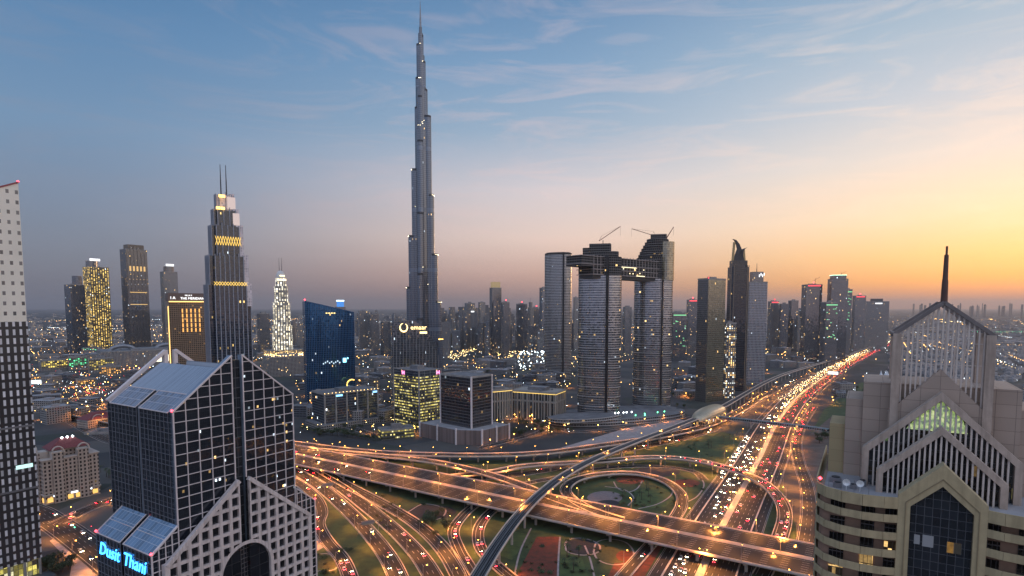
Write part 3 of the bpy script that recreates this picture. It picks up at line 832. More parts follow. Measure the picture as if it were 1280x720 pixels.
# stone gable with square windows in front of the lower block, slot and arch
sz = lambda u: 65.0 + 0.83 * ((u + 7) if u < 31.5 else (70 - u))
m4, m5 = MB(), MB()
AR, AC = 13.5, 48.0
for u0, u1 in ((-7, 28.9), (34.1, 70)):
    wl = (u1 - u0) / 7
    m5.prism([(u0, -11.6), (u1, -11.6), (u1, -9.6), (u0, -9.6)], 8, [sz(u0) - 0.3, sz(u1) - 0.3, sz(u1) - 0.3, sz(u0) - 0.3], 0, 0)
    inn = 31.5
    def inside(u, z): return ((u - inn) ** 2 + (z - AC) ** 2 < AR * AR and z > AC) or (abs(u - inn) < AR and z <= AC) or (z < 90 - abs(u - inn) * 2.0 + 0 and abs(u - inn) < AR and z < AC + 14)
    for k in range(8):
        uu = u0 + wl * k; lo, hi = (uu - 0.8, uu + 0.8)
        lo, hi = max(lo, u0), min(hi, u1)
        zb = 8
        if abs(uu - inn) < AR: zb = AC + math.sqrt(max(0, AR ** 2 - (uu - inn) ** 2)) + 1
        m4.prism([(lo, -13), (hi, -13), (hi, -11.4), (lo, -11.4)], zb, [sz(lo) - 0.5, sz(hi) - 0.5, sz(hi) - 0.5, sz(lo) - 0.5], 0, 0)
    z = 10.5
    while z < 97:
        if u0 < 31:
            lo = u0 if z < 65 else max(u0, (z - 65) / 0.83 - 7 + 1.5); hi = u1
            if z < AC + AR: hi = min(hi, inn - (AR if z < AC else math.sqrt(max(0, AR ** 2 - (z - AC) ** 2))) - 0.5)
        else:
            hi = u1 if z < 65 else min(u1, 70 - (z - 65) / 0.83 - 1.5); lo = u0
            if z < AC + AR: lo = max(lo, inn + (AR if z < AC else math.sqrt(max(0, AR ** 2 - (z - AC) ** 2))) + 0.5)
        if hi - lo > 1: m4.box(lo, -12.95, z - 0.8, hi, -11.35, z + 0.8)
        z += 5.9
    m4.beam((u0, -12.3, sz(u0) - 0.6), (u1, -12.3, sz(u1) - 0.6), 2.2, 2.0)
    e = u0 if u0 < 31 else u1
    m4.box(e - 1.1, -13.1, 8, e + 1.1, -10.0, sz(e))
o = m5.build('lower_gable_glass', [facade('gable_window_glass', 5.2, 5.9, 0.04, 0.04, (0.012, 0.013, 0.017), (0.03, 0.03, 0.03), lit=0.05, est=0.35, ior=1.55)], GT, loc=(SU, SV, SW))
m4.build('stone_grid', CLAD, o)
mb = MB()
n = 24
for k in range(n):
    a0, a1 = math.pi * k / n, math.pi * (k + 1) / n
    for r0, r1, y in ((AR - 0.2, AR + 1.6, -13.2),):
        q = [(31.5 + r * math.cos(a), y, AC + r * math.sin(a)) for r, a in ((r0, a0), (r1, a0), (r1, a1), (r0, a1))]
        mb.face(q[::-1]); mb.face([(q[0][0], q[0][1], q[0][2]), (q[3][0], q[3][1], q[3][2]), (q[3][0], -9.4, q[3][2]), (q[0][0], -9.4, q[0][2])])
for x in (31.5 - AR - 0.7, 31.5 + AR + 0.7): mb.box(x - 0.9, -13.2, 8, x + 0.9, -9.5, AC)
mb.build('arch', CLAD, GT, loc=(SU, SV, SW))
mb = MB(); q = [(31.5 + (AR + 0.4) * math.cos(math.pi * k / n), -9.55, AC + (AR + 0.4) * math.sin(math.pi * k / n)) for k in range(n + 1)] + [(31.5 - AR, -9.55, 12), (31.5 + AR, -9.55, 12)]
mb.face([q[i] for i in range(len(q))], [(p[0], p[2]) for p in q]); mb.build('arch_glass', facade('arch_glass_m', 1.6, 2.4, 0.14, 0.14, (0.015, 0.015, 0.02), (0.10, 0.085, 0.08), lit=0.10, est=0.4), GT, loc=(SU, SV, SW))
mb = MB(); mb.box(-18, -14, 0, 82, 66, 8); mb.build('podium', CLAD, GT)
# blue letters on the side wing
BLUE = emis('blue_neon', (0.04, 0.34, 1.0), 5.0, sample=True)
for word, v in (('Dusit', 41.4), ('Thani', 15.0)):
    text_mesh('sign_letters', word, 9.0, 0.15, BLUE, GT, (-12.5, v + (-4.0 if word == 'Dusit' else -1.0), 56.5), (R(90), 0, R(-90)), shear=0.3)
mb = MB()
for u, v, z in ((-0.3, -0.3, 128.6), (-12.3, -1.2, 66.9), (-12.3, 50, 66.9), (76.2, -1.2, 66.9)): mb.octa((u, v, z), 0.7)
mb.build('warning_lamp', E_RED, GT)
# lit band behind the right half of the front
# ================================================================== the stone gabled building, lower right
O_ = G(1178, 608, 142.0)
RB_ = empty('gabled_stone_building', (O_.x, O_.y, 0), math.atan2(-0.52, 0.855), 'beige and mauve stone building with stacked gables, vertical fins and a spire', 'building')
MAUVE = facade('mauve_stone', 3.2, 2.6, 0.025, 0.03, (0.40, 0.298, 0.23), (0.19, 0.14, 0.11), var=0.06, lit=0.0, ior=1.45, grough=0.75, frough=0.8, wob=0.0)
MAUVEP = pbr('mauve_band', (0.48, 0.365, 0.285), 0.75, noise=0.18, nscale=0.6); weather(MAUVEP, .6)
FIN = pbr('pale_fin', (0.64, 0.53, 0.45), 0.6, noise=0.15)
BEI = pbr('ochre_render', (0.45, 0.345, 0.19), 0.8, noise=0.16, nscale=0.5); weather(BEI, .4)
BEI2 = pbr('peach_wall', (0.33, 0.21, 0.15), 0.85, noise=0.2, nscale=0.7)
GDK = facade('dark_bay_glass', 1.25, 1.7, 0.08, 0.06, (0.02, 0.022, 0.026), (0.055, 0.055, 0.06), lit=0.02, est=0.5, ior=1.7, grough=0.05, wob=0.015)
GFIN = facade('fin_glass', 0.83, 2.2, 0.05, 0.08, (0.018, 0.018, 0.02), (0.05, 0.05, 0.05), lit=0.03, est=0.4, ior=1.6)
# base block with deck
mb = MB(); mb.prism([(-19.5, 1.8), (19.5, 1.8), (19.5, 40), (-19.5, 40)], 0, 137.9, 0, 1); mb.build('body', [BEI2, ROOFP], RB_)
# balconies: bands and recesses
def bulge(s_): return [(s_ * 6.0, -0.55), (s_ * 9, -1.6), (s_ * 12.5, -2.1), (s_ * 16, -1.6), (s_ * 18.8, 0.0), (s_ * 20.4, 2.6), (s_ * 20.8, 8.0), (s_ * 20.8, 40)]
for s_ in (-1, 1):
    pl = bulge(s_)
    for i in range(36):
        zt = 139.0 - 3.45 * i; hgt = 2.2 if i == 0 else 1.45
        if zt < 95: break
        m2 = MB()
        for a, b in zip(pl[:-1], pl[1:]):
            d = Vector((b[0] - a[0], b[1] - a[1], 0)).normalized(); nn = Vector((d.y, -d.x, 0)) * s_ * -1
            a2, b2 = Vector((*a, 0)) + nn * -0.0, Vector((*b, 0))
            ai, bi = a2 - nn * 0.25, b2 - nn * 0.25
            quad = [(a2.x, a2.y), (b2.x, b2.y), (bi.x, bi.y), (ai.x, ai.y)]
            ar = sum(quad[k][0] * quad[(k + 1) % 4][1] - quad[(k + 1) % 4][0] * quad[k][1] for k in range(4))
            if ar < 0: quad = quad[::-1]
            m2.prism(quad, zt - hgt, zt, 0, 0, bottom=True)
        poly = pl + [(s_ * 6.0, 40)]
        ar = sum(poly[k][0] * poly[(k + 1) % len(poly)][1] - poly[(k + 1) % len(poly)][0] * poly[k][1] for k in range(len(poly)))
        if ar < 0: poly = poly[::-1]
        m2.face([(x, y, zt - hgt + 0.05) for x, y in poly]); m2.face([(x, y, zt - hgt - 0.1) for x, y in poly][::-1])
        m2.build('balcony_band', BEI, RB_)
        if i and i < 8:
            for k, (x0, x1) in enumerate(((-18, -15.4), (-12.6, -10.3), (-8.6, -6.6)) if s_ < 0 else ((6.5, 9.0), (11.5, 14.0))):
                m3 = MB(); lit = (i, k) in ((4, 1), (3, 2), (5, 0)) and s_ < 0
                m3.box(x0, 1.62, zt - hgt + 3.45 - 3.4, x1, 1.79, zt + 2.1 - hgt)
                wb = m3.build('balcony_window', facade('lit_window', 0.7, 2.0, 0.12, 0.1, (0.1, 0.08, 0.05), (0.05, 0.04, 0.03), lit=1.0, est=1.2, coolf=0.0) if lit else facade('dark_window', 0.7, 2.2, 0.12, 0.1, (0.012, 0.012, 0.014), (0.06, 0.05, 0.05), lit=0.0, ior=1.7), RB_)
    # end pilaster wall of the recess
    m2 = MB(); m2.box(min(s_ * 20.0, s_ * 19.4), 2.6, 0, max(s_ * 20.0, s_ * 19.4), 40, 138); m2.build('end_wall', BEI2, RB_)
# front frame with the pointed glass bay
mb = MB(); y0, y1 = -1.1, 1.75
out = [(-6.7, 80), (-6.7, 139.6), (0, 146.3), (6.7, 139.6), (6.7, 80)]
inn = [(-4.75, 80), (-4.75, 137.7), (0, 142.2), (4.75, 137.7), (4.75, 80)]
for i in range(4):
    a, b, c, d = out[i], out[i + 1], inn[i + 1], inn[i]
    mb.face([(a[0], y0, a[1]), (d[0], y0, d[1]), (c[0], y0, c[1]), (b[0], y0, b[1])])
    mb.face([(a[0], y0, a[1]), (b[0], y0, b[1]), (b[0], y1, b[1]), (a[0], y1, a[1])][::-1] if False else [(a[0], y0, a[1]), (b[0], y0, b[1]), (b[0], y1, b[1]), (a[0], y1, a[1])])
    mb.face([(d[0], y0, d[1]), (d[0], y1, d[1]), (c[0], y1, c[1]), (c[0], y0, c[1])])
fr = mb.build('gable_frame', BEI, RB_)
mb = MB()
for i in range(1, 3):   # inner rim
    a, b = inn[i], inn[i + 1]
out2 = [(-5.5, 80), (-5.5, 138.4), (0, 143.6), (5.5, 138.4), (5.5, 80)]
for i in range(4):
    a, b = out2[i], out2[i + 1]
    mb.beam((a[0], y0 - 0.06, a[1]), (b[0], y0 - 0.06, b[1]), 0.10, 0.18, up=(0, 1, 0))
mb.build('rim', pbr('rim_shadow_gap', (0.24, 0.18, 0.10), 0.8), fr)
mb = MB(); q = [(-4.75, -0.2, 80), (4.75, -0.2, 80), (4.75, -0.2, 137.7), (0, -0.2, 142.2), (-4.75, -0.2, 137.7)]
mb.face(q, [(p[0] + 5, p[2]) for p in q]); gb = mb.build('glass_bay', GDK, RB_)
for x0, x1, z0, z1, hot in ((1.1, 3.3, 129.8, 131.8, 1), (-2.6, -0.9, 130.2, 132.4, 0), (0.6, 3.8, 120.6, 122.6, 1), (-3.9, -3.0, 130.4, 132.2, 0)):
    m3 = MB(); m3.box(x0, -0.27, z0, x1, -0.21, z1)
    m3.build('window_pane', facade('amber_room', 1.1, 2.4, 0.1, 0.05, (0.1, 0.08, 0.05), (0.05, 0.04, 0.03), lit=1.0, est=0.75, coolf=0.0, warm=(1.0, 0.5, 0.08)) if hot else pbr('pale_blind', (0.30, 0.29, 0.28), 0.7), gb)
# three finned gables stepping back
def gable_band(hw, ze, za, v, w, dep, zb, name):
    m = MB()
    o = [(-hw, zb), (-hw, ze), (0, za), (hw, ze), (hw, zb)]
    sl = (za - ze) / hw; cs = math.sqrt(1 + sl * sl)
    ii = [(-hw + w, zb), (-hw + w, ze - w * cs + w * sl * 1.0), (0, za - w * cs), (hw - w, ze - w * cs + w * sl), (hw - w, zb)]
    for i in range(4):
        a, b, c, d = o[i], o[i + 1], ii[i + 1], ii[i]
        m.face([(a[0], v, a[1]), (d[0], v, d[1]), (c[0], v, c[1]), (b[0], v, b[1])], [(a[0], a[1]), (d[0], d[1]), (c[0], c[1]), (b[0], b[1])])
        m.face([(a[0], v, a[1]), (b[0], v, b[1]), (b[0], v + dep, b[1]), (a[0], v + dep, a[1])])
        m.face([(d[0], v, d[1]), (d[0], v + dep, d[1]), (c[0], v + dep, c[1]), (c[0], v, c[1])])
        m.face([(a[0], v + dep, a[1]), (b[0], v + dep, b[1]), (c[0], v + dep, c[1]), (d[0], v + dep, d[1])])
    return m.build(name, MAUVEP, RB_), (lambda u: za - w * cs - sl * abs(u))
def fins(par, hw, zf, v, zb, pitch=0.83, w=0.3, d=0.75, mat=None, rails=()):
    m = MB(); n_ = int(hw * 2 / pitch); x = -pitch * (n_ // 2)
    while x <= hw:
        if abs(x) < hw - 0.2 and zf(x) > zb + 0.3: m.box(x - w / 2, v, zb, x + w / 2, v + d, zf(x) + 0.15)
        x += pitch
    for z in rails: m.box(-hw, v + 0.2, z - 0.06, hw, v + 0.32, z + 0.06)
    m.build('fins', mat or FIN, par)
g2, f2_ = gable_band(10.3, 142.4, 152.2, 5.0, 1.15, 2.2, 137.9, 'gable_band'); fins(g2, 9.2, f2_, 5.3, 137.9)
mb = MB(); q = [(-9.2, 6.3, 137.9), (9.2, 6.3, 137.9), (9.2, 6.3, f2_(9.2)), (0, 6.3, f2_(0) + 0.2), (-9.2, 6.3, f2_(9.2))]
mb.face(q, [(p[0], p[2]) for p in q]); mb.build('gable_glass', GFIN, g2)
g3, f3_ = gable_band(12.9, 145.8, 158.4, 9.0, 1.2, 2.2, 137.9, 'gable_band'); fins(g3, 11.7, f3_, 9.3, 137.9)
mb = MB(); q = [(-11.7, 10.3, 137.9), (11.7, 10.3, 137.9), (11.7, 10.3, f3_(11.7)), (0, 10.3, f3_(0) + 0.2), (-11.7, 10.3, f3_(11.7))]
mb.face(q, [(p[0], p[2]) for p in q]); mb.build('gable_glass', facade('atrium_glass', 0.83, 2.2, 0.07, 0.06, (0.02, 0.02, 0.02), (0.05, 0.05, 0.05), lit=0.12, est=0.5, warm=(0.9, 0.8, 0.25), cool=(0.5, 0.9, 0.3)), g3)
GARD = bpy.data.materials.new('lit_garden'); GARD.use_nodes = True
_b = GARD.node_tree.nodes['Principled BSDF']; _n = N(GARD.node_tree, 'ShaderNodeTexNoise', ins={2: 1.4, 3: 5.0}); _t = N(GARD.node_tree, 'ShaderNodeTexCoord')
GARD.node_tree.links.new(_t.outputs['Object'], _n.inputs[0])
GARD.node_tree.links.new(RAMP(GARD.node_tree, _n.outputs[0], [(0.38, (0.02, 0.04, 0.01, 1)), (0.5, (0.25, 0.42, 0.05, 1)), (0.62, (0.75, 0.85, 0.3, 1))]), _b.inputs['Emission Color'])
_b.inputs['Emission Strength'].default_value = 0.55; GARD.cycles.emission_sampling = 'NONE'; MATS['lit_garden'] = GARD
mb = MB(); q = [(-5.5, 10.1, 150.4), (4.5, 10.1, 150.4), (3.6, 10.1, f3_(3.6)), (0, 10.1, f3_(0)), (-3.6, 10.1, f3_(3.6))]
mb.face(q); mb.build('lit_atrium', GARD, g3)
# solid blocks behind
mb = MB()
mb.prism([(-13.2, 15.2), (13.2, 15.2), (13.2, 32), (-13.2, 32)], 137.9, 159, 0, 0)
mb.build('upper_block', [MAUVE], RB_)
mb = MB(); mb.prism([(-16.4, 16), (16.4, 16), (16.4, 30), (-16.4, 30)], 137.9, 155, 0, 0); mb.build('shoulder_block', [MAUVE], RB_)
mb = MB(); mb.prism([(-19.4, 17), (19.4, 17), (19.4, 28), (-19.4, 28)], 137.9, 149, 0, 0); mb.build('lower_block', [facade('ochre_blocks', 3.2, 2.6, 0.02, 0.02, (0.40, 0.30, 0.155), (0.25, 0.19, 0.10), var=0.06, lit=0.0, ior=1.45, grough=0.75, frough=0.8, wob=0)], RB_)
mb = MB(); q = [(-8.6, 138.0), (8.6, 138.0), (8.6, 153.2), (0, 162.6), (-8.6, 153.2)]
mb.face([(x, 12.6, z) for x, z in q], q); mb.face([(x, 15.1, z) for x, z in q][::-1], q[::-1])
for a, b in ((2, 3), (3, 4)): mb.face([(q[a][0], 12.6, q[a][1]), (q[a][0], 15.1, q[a][1]), (q[b][0], 15.1, q[b][1]), (q[b][0], 12.6, q[b][1])])
mb.build('solid_gable', [MAUVE], RB_)
# lantern: four corner posts, open fins, gabled rims, spire
for x in (-7.6, 7.6):
    for y in (13.6, 25.4): LN = MB(); LN.box(x - 0.75, y - 1.35 if y < 14 else y - 0.75, 159 if y > 14 else 140, x + 0.75, y + 0.75, 169.6); LN.build('lantern_post', [MAUVEP], RB_)
for y in (13.6, 25.4):
    mb = MB()
    for s_ in (-1, 1): mb.beam((s_ * 8.5, y, 169.2), (0, y, 176.0), 1.3, 0.7, up=(0, 0, 1))
    lr_ = mb.build('lantern_gable', DARKST if False else pbr('weathered_rim', (0.2, 0.165, 0.15), 0.7, noise=0.3), RB_)
    m = MB(); x = -6.6
    while x < 6.7:
        zt = 176 - 6.8 * abs(x) / 8.5 - 0.4; zb = 159 if y > 14 else 162.6 - 1.093 * abs(x)
        m.box(x - 0.13, y - 0.2, zb, x + 0.13, y + 0.2, zt); x += 0.83 if y < 14 else 1.66
    for z in (163.5, 167.8, 170.5):
        hwz = min(6.9, (176 - z) / 6.8 * 8.5 - 0.3); m.box(-hwz, y - 0.08, z - 0.07, hwz, y + 0.08, z + 0.07)
    m.build('fins', FIN, lr_)
mb = MB()
for x in (-8.3, 8.3): mb.beam((x, 13.6, 169.4), (x, 25.4, 169.4), 0.7, 0.8)
mb.beam((0, 13.6, 175.8), (0, 25.4, 175.8), 0.6, 0.7)
for y in (17.5, 21.5):
    for s_ in (-1, 1): mb.beam((s_ * 8.3, y, 169.4), (0, y, 175.8), 0.3, 0.4)
mb.build('lantern_rafters', MATS['weathered_rim'], RB_)
mb = MB(); mb.prism(ell(0.62, 0.62, 10, cx=0, cy=14.4), 175.3, 180.5, taper=(0.85, 0, 14.4)); mb.prism(ell(0.47, 0.47, 10, cx=0, cy=14.4), 180.5, 185.5, taper=(0.8, 0, 14.4)); mb.prism(ell(0.2, 0.2, 8, cx=0, cy=14.4), 185.5, 187.2)
mb.build('spire', pbr('rust_brown_metal', (0.12, 0.06, 0.045), 0.6, 0.2, noise=0.3), RB_)
# roof deck clutter
def roof_unit(x, y, z, w, d, h, par):
    m = MB(); m.box(x - w / 2, y - d / 2, z, x + w / 2, y + d / 2, z + h * 0.85); m.prism(ell(w * 0.36, w * 0.36, 14, cx=x, cy=y), z + h * 0.85, z + h, 1, 1)
    return m.build('roof_unit', [STEEL, DARKST], par)
for x, y, w, d, h in ((-17, 4.5, 1.6, 1.2, 1.2), (-14.2, 5.2, 1.2, 1.2, 1.0), (-12.6, 8.0, 1.3, 1.0, 1.4), (-17.5, 8.6, 2.2, 1.6, 1.2), (15, 6, 1.8, 1.4, 1.2)): roof_unit(x, y, 137.9, w, d, h, RB_)
for x, y in ((-15.4, 3.2), (-13.0, 3.6)):
    m = MB(); m.tube([(x, y, 137.9), (x, y, 139.3)], 0.06, 6)
    for k in range(12):
        a0, a1 = 2 * math.pi * k / 12, 2 * math.pi * (k + 1) / 12
        m.face([(x, y - 0.1, 139.4), (x + 0.7 * math.cos(a0), y - 0.45, 139.6 + 0.7 * math.sin(a0)), (x + 0.7 * math.cos(a1), y - 0.45, 139.6 + 0.7 * math.sin(a1))])
    m.build('dish', WHITEP, RB_)
mb = MB()
for x in (-18.5, -16.3, -14, -11.5): mb.tube([(x, 2.2, 137.9), (x, 2.2, 140.4)], 0.05, 6)
mb.build('roof_poles', STEEL, RB_)
mb = MB(); mb.octa((-20.1, 2.2, 139.9), 0.42); mb.build('warning_lamp', E_RED, RB_)

# ================================================================== tower cut by the left edge
c1 = G(53, 700, 12.0); 
TL = empty('pale_topped_tower', (c1.x, c1.y, 0), R(58), 'tall tower at the left edge with a pale slanted top over a dark gridded base', 'tower')
PALE = facade('pale_panels', 4.6, 6.2, 0.66, 0.62, (0.16, 0.15, 0.14), (0.80, 0.73, 0.60), lit=0.02, est=0.4, ior=1.6, frough=0.35)
GRID = facade('dark_grid_panels', 3.4, 5.4, 0.62, 0.34, (0.60, 0.58, 0.58), (0.04, 0.035, 0.035), lit=0.0, ior=1.5, grough=0.5, frough=0.3, floorlit=0.03, est=0.3, coolf=0.7)
zt = P(22, 228, c1.y).z; zm = P(36, 402, c1.y).z
mb = MB(); mb.prism([(-36, 0), (0, 0), (0, 36), (-36, 36)], 14, zm, 0, 1); mb.build('dark_shaft', [GRID, ROOF], TL)
mb = MB(); mb.prism([(-36, 0.3), (-0.3, 0.3), (-0.3, 35), (-36, 35)], zm + 0.01, [zt - 17, zt, zt, zt - 17], 0, 1); mb.build('pale_shaft', [PALE, ROOF], TL)
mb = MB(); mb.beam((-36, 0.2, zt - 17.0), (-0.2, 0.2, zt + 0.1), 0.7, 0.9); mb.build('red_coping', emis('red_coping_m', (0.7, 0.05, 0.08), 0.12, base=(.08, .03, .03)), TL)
mb = MB(); mb.prism([(-22, 8), (-8, 8), (-8, 24), (-22, 24)], zt - 12, [zt - 4, zt + 0.5, zt + 0.5, zt - 4]); mb.tube([(-12, 12, zt), (-12, 12, zt + 5)], 0.3, 6); mb.beam((-16, 12, zt + 1.0), (-8, 12, zt + 4.0), 0.4, 0.4); mb.build('roof_plant', DARKST, TL)
mb = MB(); mb.octa((-0.4, 0.3, zt + 0.6), 0.7); mb.build('warning_lamp', E_RED, TL)
for z in (c1.z + 88, c1.z + 48): mb = MB(); mb.box(-36.2, -0.35, z, 0.2, -0.05, z + 1.2); mb.build('string_course', pbr('course_grey', (0.16, 0.15, 0.15), 0.6), TL)
mb = MB(); mb.box(-10.5, -0.4, 74, -2.0, -0.06, 76.4); mb.build('lit_sign', emis('pale_cyan_sign', (0.6, 0.95, 0.9), 1.2), TL)
mb = MB(); mb.prism([(-36, 2), (-1, 2), (-1, 34), (-36, 34)], 0, 14, 0, 0); mb.build('lobby', facade('lobby_glass', 2.4, 3.2, 0.12, 0.08, (0.1, 0.09, 0.05), (0.06, 0.06, 0.05), lit=0.96, warm=(0.85, 0.72, 0.16), cool=(0.9, 0.85, 0.5), est=0.75), TL)
mb = MB()
for x in (-33, -25, -17, -9, -1.2): mb.prism(ell(0.8, 0.8, 10, cx=x, cy=0.6), 0, 14)
mb.build('columns', CONC, TL)
mb = MB(); mb.box(-40, -9, 0, 4, 1.9, 3.2); mb.build('terrace', pbr('dark_terrace', (0.08, 0.085, 0.09), 0.6, noise=0.3), TL)


# ================================================================== the tallest tower
bx = P(529.5, 384, 1248)
BK = empty('tallest_tower', (bx.x, 1248, 0), 0, 'tallest tower of the city, silvery and tapering in steps to a needle spire', 'tower')
BKM = facade('silver_bundle', 1.9, 3.9, 0.42, 0.16, (0.012, 0.024, 0.045), (0.15, 0.175, 0.215), lit=0.02, est=1.8, ior=1.9, grough=0.10, frough=0.3, fmetal=0.35, mech=32, wob=0.015)
BKC = facade('silver_core', 1.9, 3.9, 0.3, 0.16, (0.012, 0.02, 0.035), (0.09, 0.10, 0.12), lit=0.02, est=1.6, ior=2.2, grough=0.10, frough=0.3, fmetal=0.5, mech=32)
def bz(y): return P(529, y, 1248).z
k_ = 1248 / F
def wing(ang, tiers, name):
    m = MB(); d = Vector((math.cos(ang), math.sin(ang), 0)); n = Vector((-d.y, d.x, 0))
    for r, zt_, wr in tiers:
        # stadium: centre out to r, round nose
        pts = []
        for k in range(13):
            t = -math.pi / 2 + math.pi * k / 12
            q = d * (r - wr + wr * math.cos(t)) + n * (wr * math.sin(t)); pts.append((q.x, q.y))
        q = n * wr - d * 1; q2 = -n * wr - d * 1
        poly = pts + [(q.x, q.y), (q2.x, q2.y)]
        m.prism(poly, 0, zt_, 0, 1)
        poly2 = [(a * 0.97 + d.x * r * 0.02, b * 0.97 + d.y * r * 0.02) for a, b in poly]
        m.prism(poly2, zt_, zt_ + 4.5, 2, 1)
    return m.build(name, [BKM, STEEL, DARKST], BK)
wing(R(183), [(36, bz(361), 6), (30.5, bz(297), 6.5), (22.5, bz(214), 7), (14, bz(137), 7), (11.5, bz(100), 6.5), (9.0, bz(58), 4.5)], 'wing')
wing(R(-8), [(42, bz(425), 6), (38.5, bz(379), 6), (32, bz(320), 6.5), (25, bz(246), 7), (20.5, bz(148), 7.5), (13.5, bz(115), 7.0), (10.0, bz(80), 5.5), (6.0, bz(47), 3.5)], 'wing')
wing(R(-97), [(38, bz(400), 6), (32, bz(345), 6), (25, bz(270), 6.5), (18, bz(180), 6.5), (12, bz(124), 6)], 'wing')
wing(R(80), [(38, bz(370), 8), (30, bz(290), 8), (20, bz(200), 8)], 'wing')
mb = MB()
for r, y in ((14, 165), (11, 110), (8, 70), (5.0, 42), (3.2, 34)): mb.prism(ell(r, r, 16), 0, bz(y), 0, 1)
mb.build('core', [BKC, STEEL], BK)
mb = MB(); mb.prism(ell(2.2, 2.2, 10), bz(36), bz(20), taper=(0.75, 0, 0)); mb.prism(ell(1.5, 1.5, 10), bz(20), bz(8), taper=(0.6, 0, 0)); mb.prism(ell(0.8, 0.8, 8), bz(8), bz(0.5), taper=(0.4, 0, 0)); mb.build('spire', STEEL, BK)
mb = MB()
for a, r, y in ((183, 36, 361), (183, 30, 297), (183, 22, 214), (-8, 38, 379), (-8, 32, 320), (-8, 25, 246), (-8, 40, 425)):
    for t in range(-3, 4):
        ang = R(a) + t * 0.12; mb.octa((r * 1.01 * math.cos(ang), r * 1.01 * math.sin(ang), bz(y) + 2), 0.55)
for x, y, yy in ((4, -9, 156), (-4, -10, 160), (5, -9, 158), (0, -10, 160), (8, -8, 154), (2, -7, 101), (0, -7, 101), (-2, -7, 101), (6, -5, 80), (1, -4.5, 58), (-12, -8, 260), (4, -19, 335), (14, -19, 356)): mb.octa((x, y - 10, bz(yy)), 0.7)
mb.build('tier_lights', emis('tier_light', (1.0, 0.85, 0.55), 7.0), BK)
mb = MB()
for x0, x1, y in ((33, 43, 424), (-30, -22, 434)): mb.box(x0, -16, bz(y), x1, -15.2, bz(y) + 1.8)
mb.build('terrace_light', E_GOLD, BK)


# ================================================================== twin oval towers with the sky bridge, and the third oval tower
OVAL = facade('oval_bands', 2.6, 3.75, 0.06, 0.36, (0.14, 0.155, 0.18), (0.54, 0.52, 0.50), lit=0.05, floorlit=0.01, est=1.5, ior=2.0, grough=0.10, frough=0.25, fmetal=0.75, metal=0.85, coolf=0.35, wob=0.03)
OVAL2 = facade('oval_bands_dim', 2.6, 3.75, 0.16, 0.42, (0.04, 0.045, 0.05), (0.42, 0.40, 0.38), lit=0.035, est=1.6, ior=2.2, frough=0.3, fmetal=0.6, metal=0.3, wob=0.03)
SHELL = facade('raw_floors', 3.4, 3.75, 0.14, 0.3, (0.012, 0.012, 0.012), (0.17, 0.155, 0.145), lit=0.09, est=1.3, ior=1.3, grough=0.9, frough=0.9, wob=0.0)
SLOT = facade('dark_slot', 2.2, 3.75, 0.25, 0.25, (0.012, 0.012, 0.014), (0.05, 0.045, 0.045), lit=0.02, est=1.2, ior=1.5, grough=0.3)
def oval_tower(root, rot, a, b, zg, zc, slot, mat, name='oval_shaft'):
    """two bowed halves with a dark slot between, glazed up to zg, bare structure to zc"""
    for s_, (t0, t1) in ((0, (-math.pi, slot - 0.07)), (1, (slot + 0.07, 0.0))):
        pts = ell(a, b, 18, t0, t1, p=2.5); pts2 = [(x, -y * 0.9) for x, y in reversed(pts)]
        poly = pts + pts2
        m = MB(); m.prism(poly, 0, zg, 0, 1); o = m.build(name, [mat, ROOF], root)
        m = MB()
        for z in range(8, int(zg), 15):
            e = [(x * 1.012, y * 1.02) for x, y in pts]
            m.prism(e + [(x, y + 3.0) for x, y in reversed(e)], z, z + 0.7, 0, 0, bottom=True)
        m.build('ledge', pbr('ledge_grey', (0.42, 0.39, 0.37), 0.5), o)
        if zc > zg:
            m = MB(); m.prism([(x * 0.985, y * 0.985) for x, y in poly], zg, zc, 0, 1); m.build('bare_floors', [SHELL, DARKST], root)
    xs = a * math.cos(slot)
    m = MB(); m.prism([(xs - 3.6, -b * 0.8), (xs + 3.6, -b * 0.8), (xs + 3.6, b * 0.75), (xs - 3.6, b * 0.75)], 0, zc + 2, 0, 0); m.build('slot_core', SLOT, root)
    # hoist mast in the slot
    m = MB()
    for x in (xs - 1.0, xs + 1.0): m.beam((x, -b * 0.98, 0), (x, -b * 0.98, zc), 0.4, 0.4)
    z = 4
    while z < zc: m.beam((xs - 1, -b * 0.98, z), (xs + 1, -b * 0.98, z + 3), 0.25, 0.25); z += 6
    m.build('hoist_mast', DARKST, root)

def crane(name, loc, rz, zb, mast, jib, up, label):
    r = empty(name, loc, rz, label, 'crane')
    m = MB(); m.beam((0, 0, zb), (0, 0, zb + mast), 1.0, 1.0); m.build('mast', DARKST, r)
    m = MB(); e = (jib * math.cos(up), 0, zb + mast + jib * math.sin(up)); m.beam((-6, 0, zb + mast - 1), e, 0.9, 0.9)
    m.beam((-6, 0, zb + mast - 1), (-2, 0, zb + mast + 7), 0.5, 0.5); m.beam((-2, 0, zb + mast + 7), e, 0.25, 0.25); m.beam(e, (e[0], 0, e[2] - 14), 0.25, 0.25)
    m.build('jib', pbr('crane_rust', (0.22, 0.09, 0.06), 0.6), r); return r

pA, pB = P(748, 526, 906), P(814, 512, 1000)
TA = empty('oval_tower', (pA.x, pA.y, 0), R(-14), 'nearer oval glass tower carrying the middle of the sky bridge, topped by bare floors', 'tower')
oval_tower(TA, 0, 33, 19, P(748, 345, 906).z, P(748, 322, 906).z, R(-72), OVAL)
TB = empty('oval_tower', (pB.x, pB.y, 0), R(-12), 'oval glass tower at the right end of the sky bridge with a bulging stepped crown', 'tower')
oval_tower(TB, 0, 32, 19, P(814, 349, 1000).z, P(814, 340, 1000).z, R(-68), OVAL)
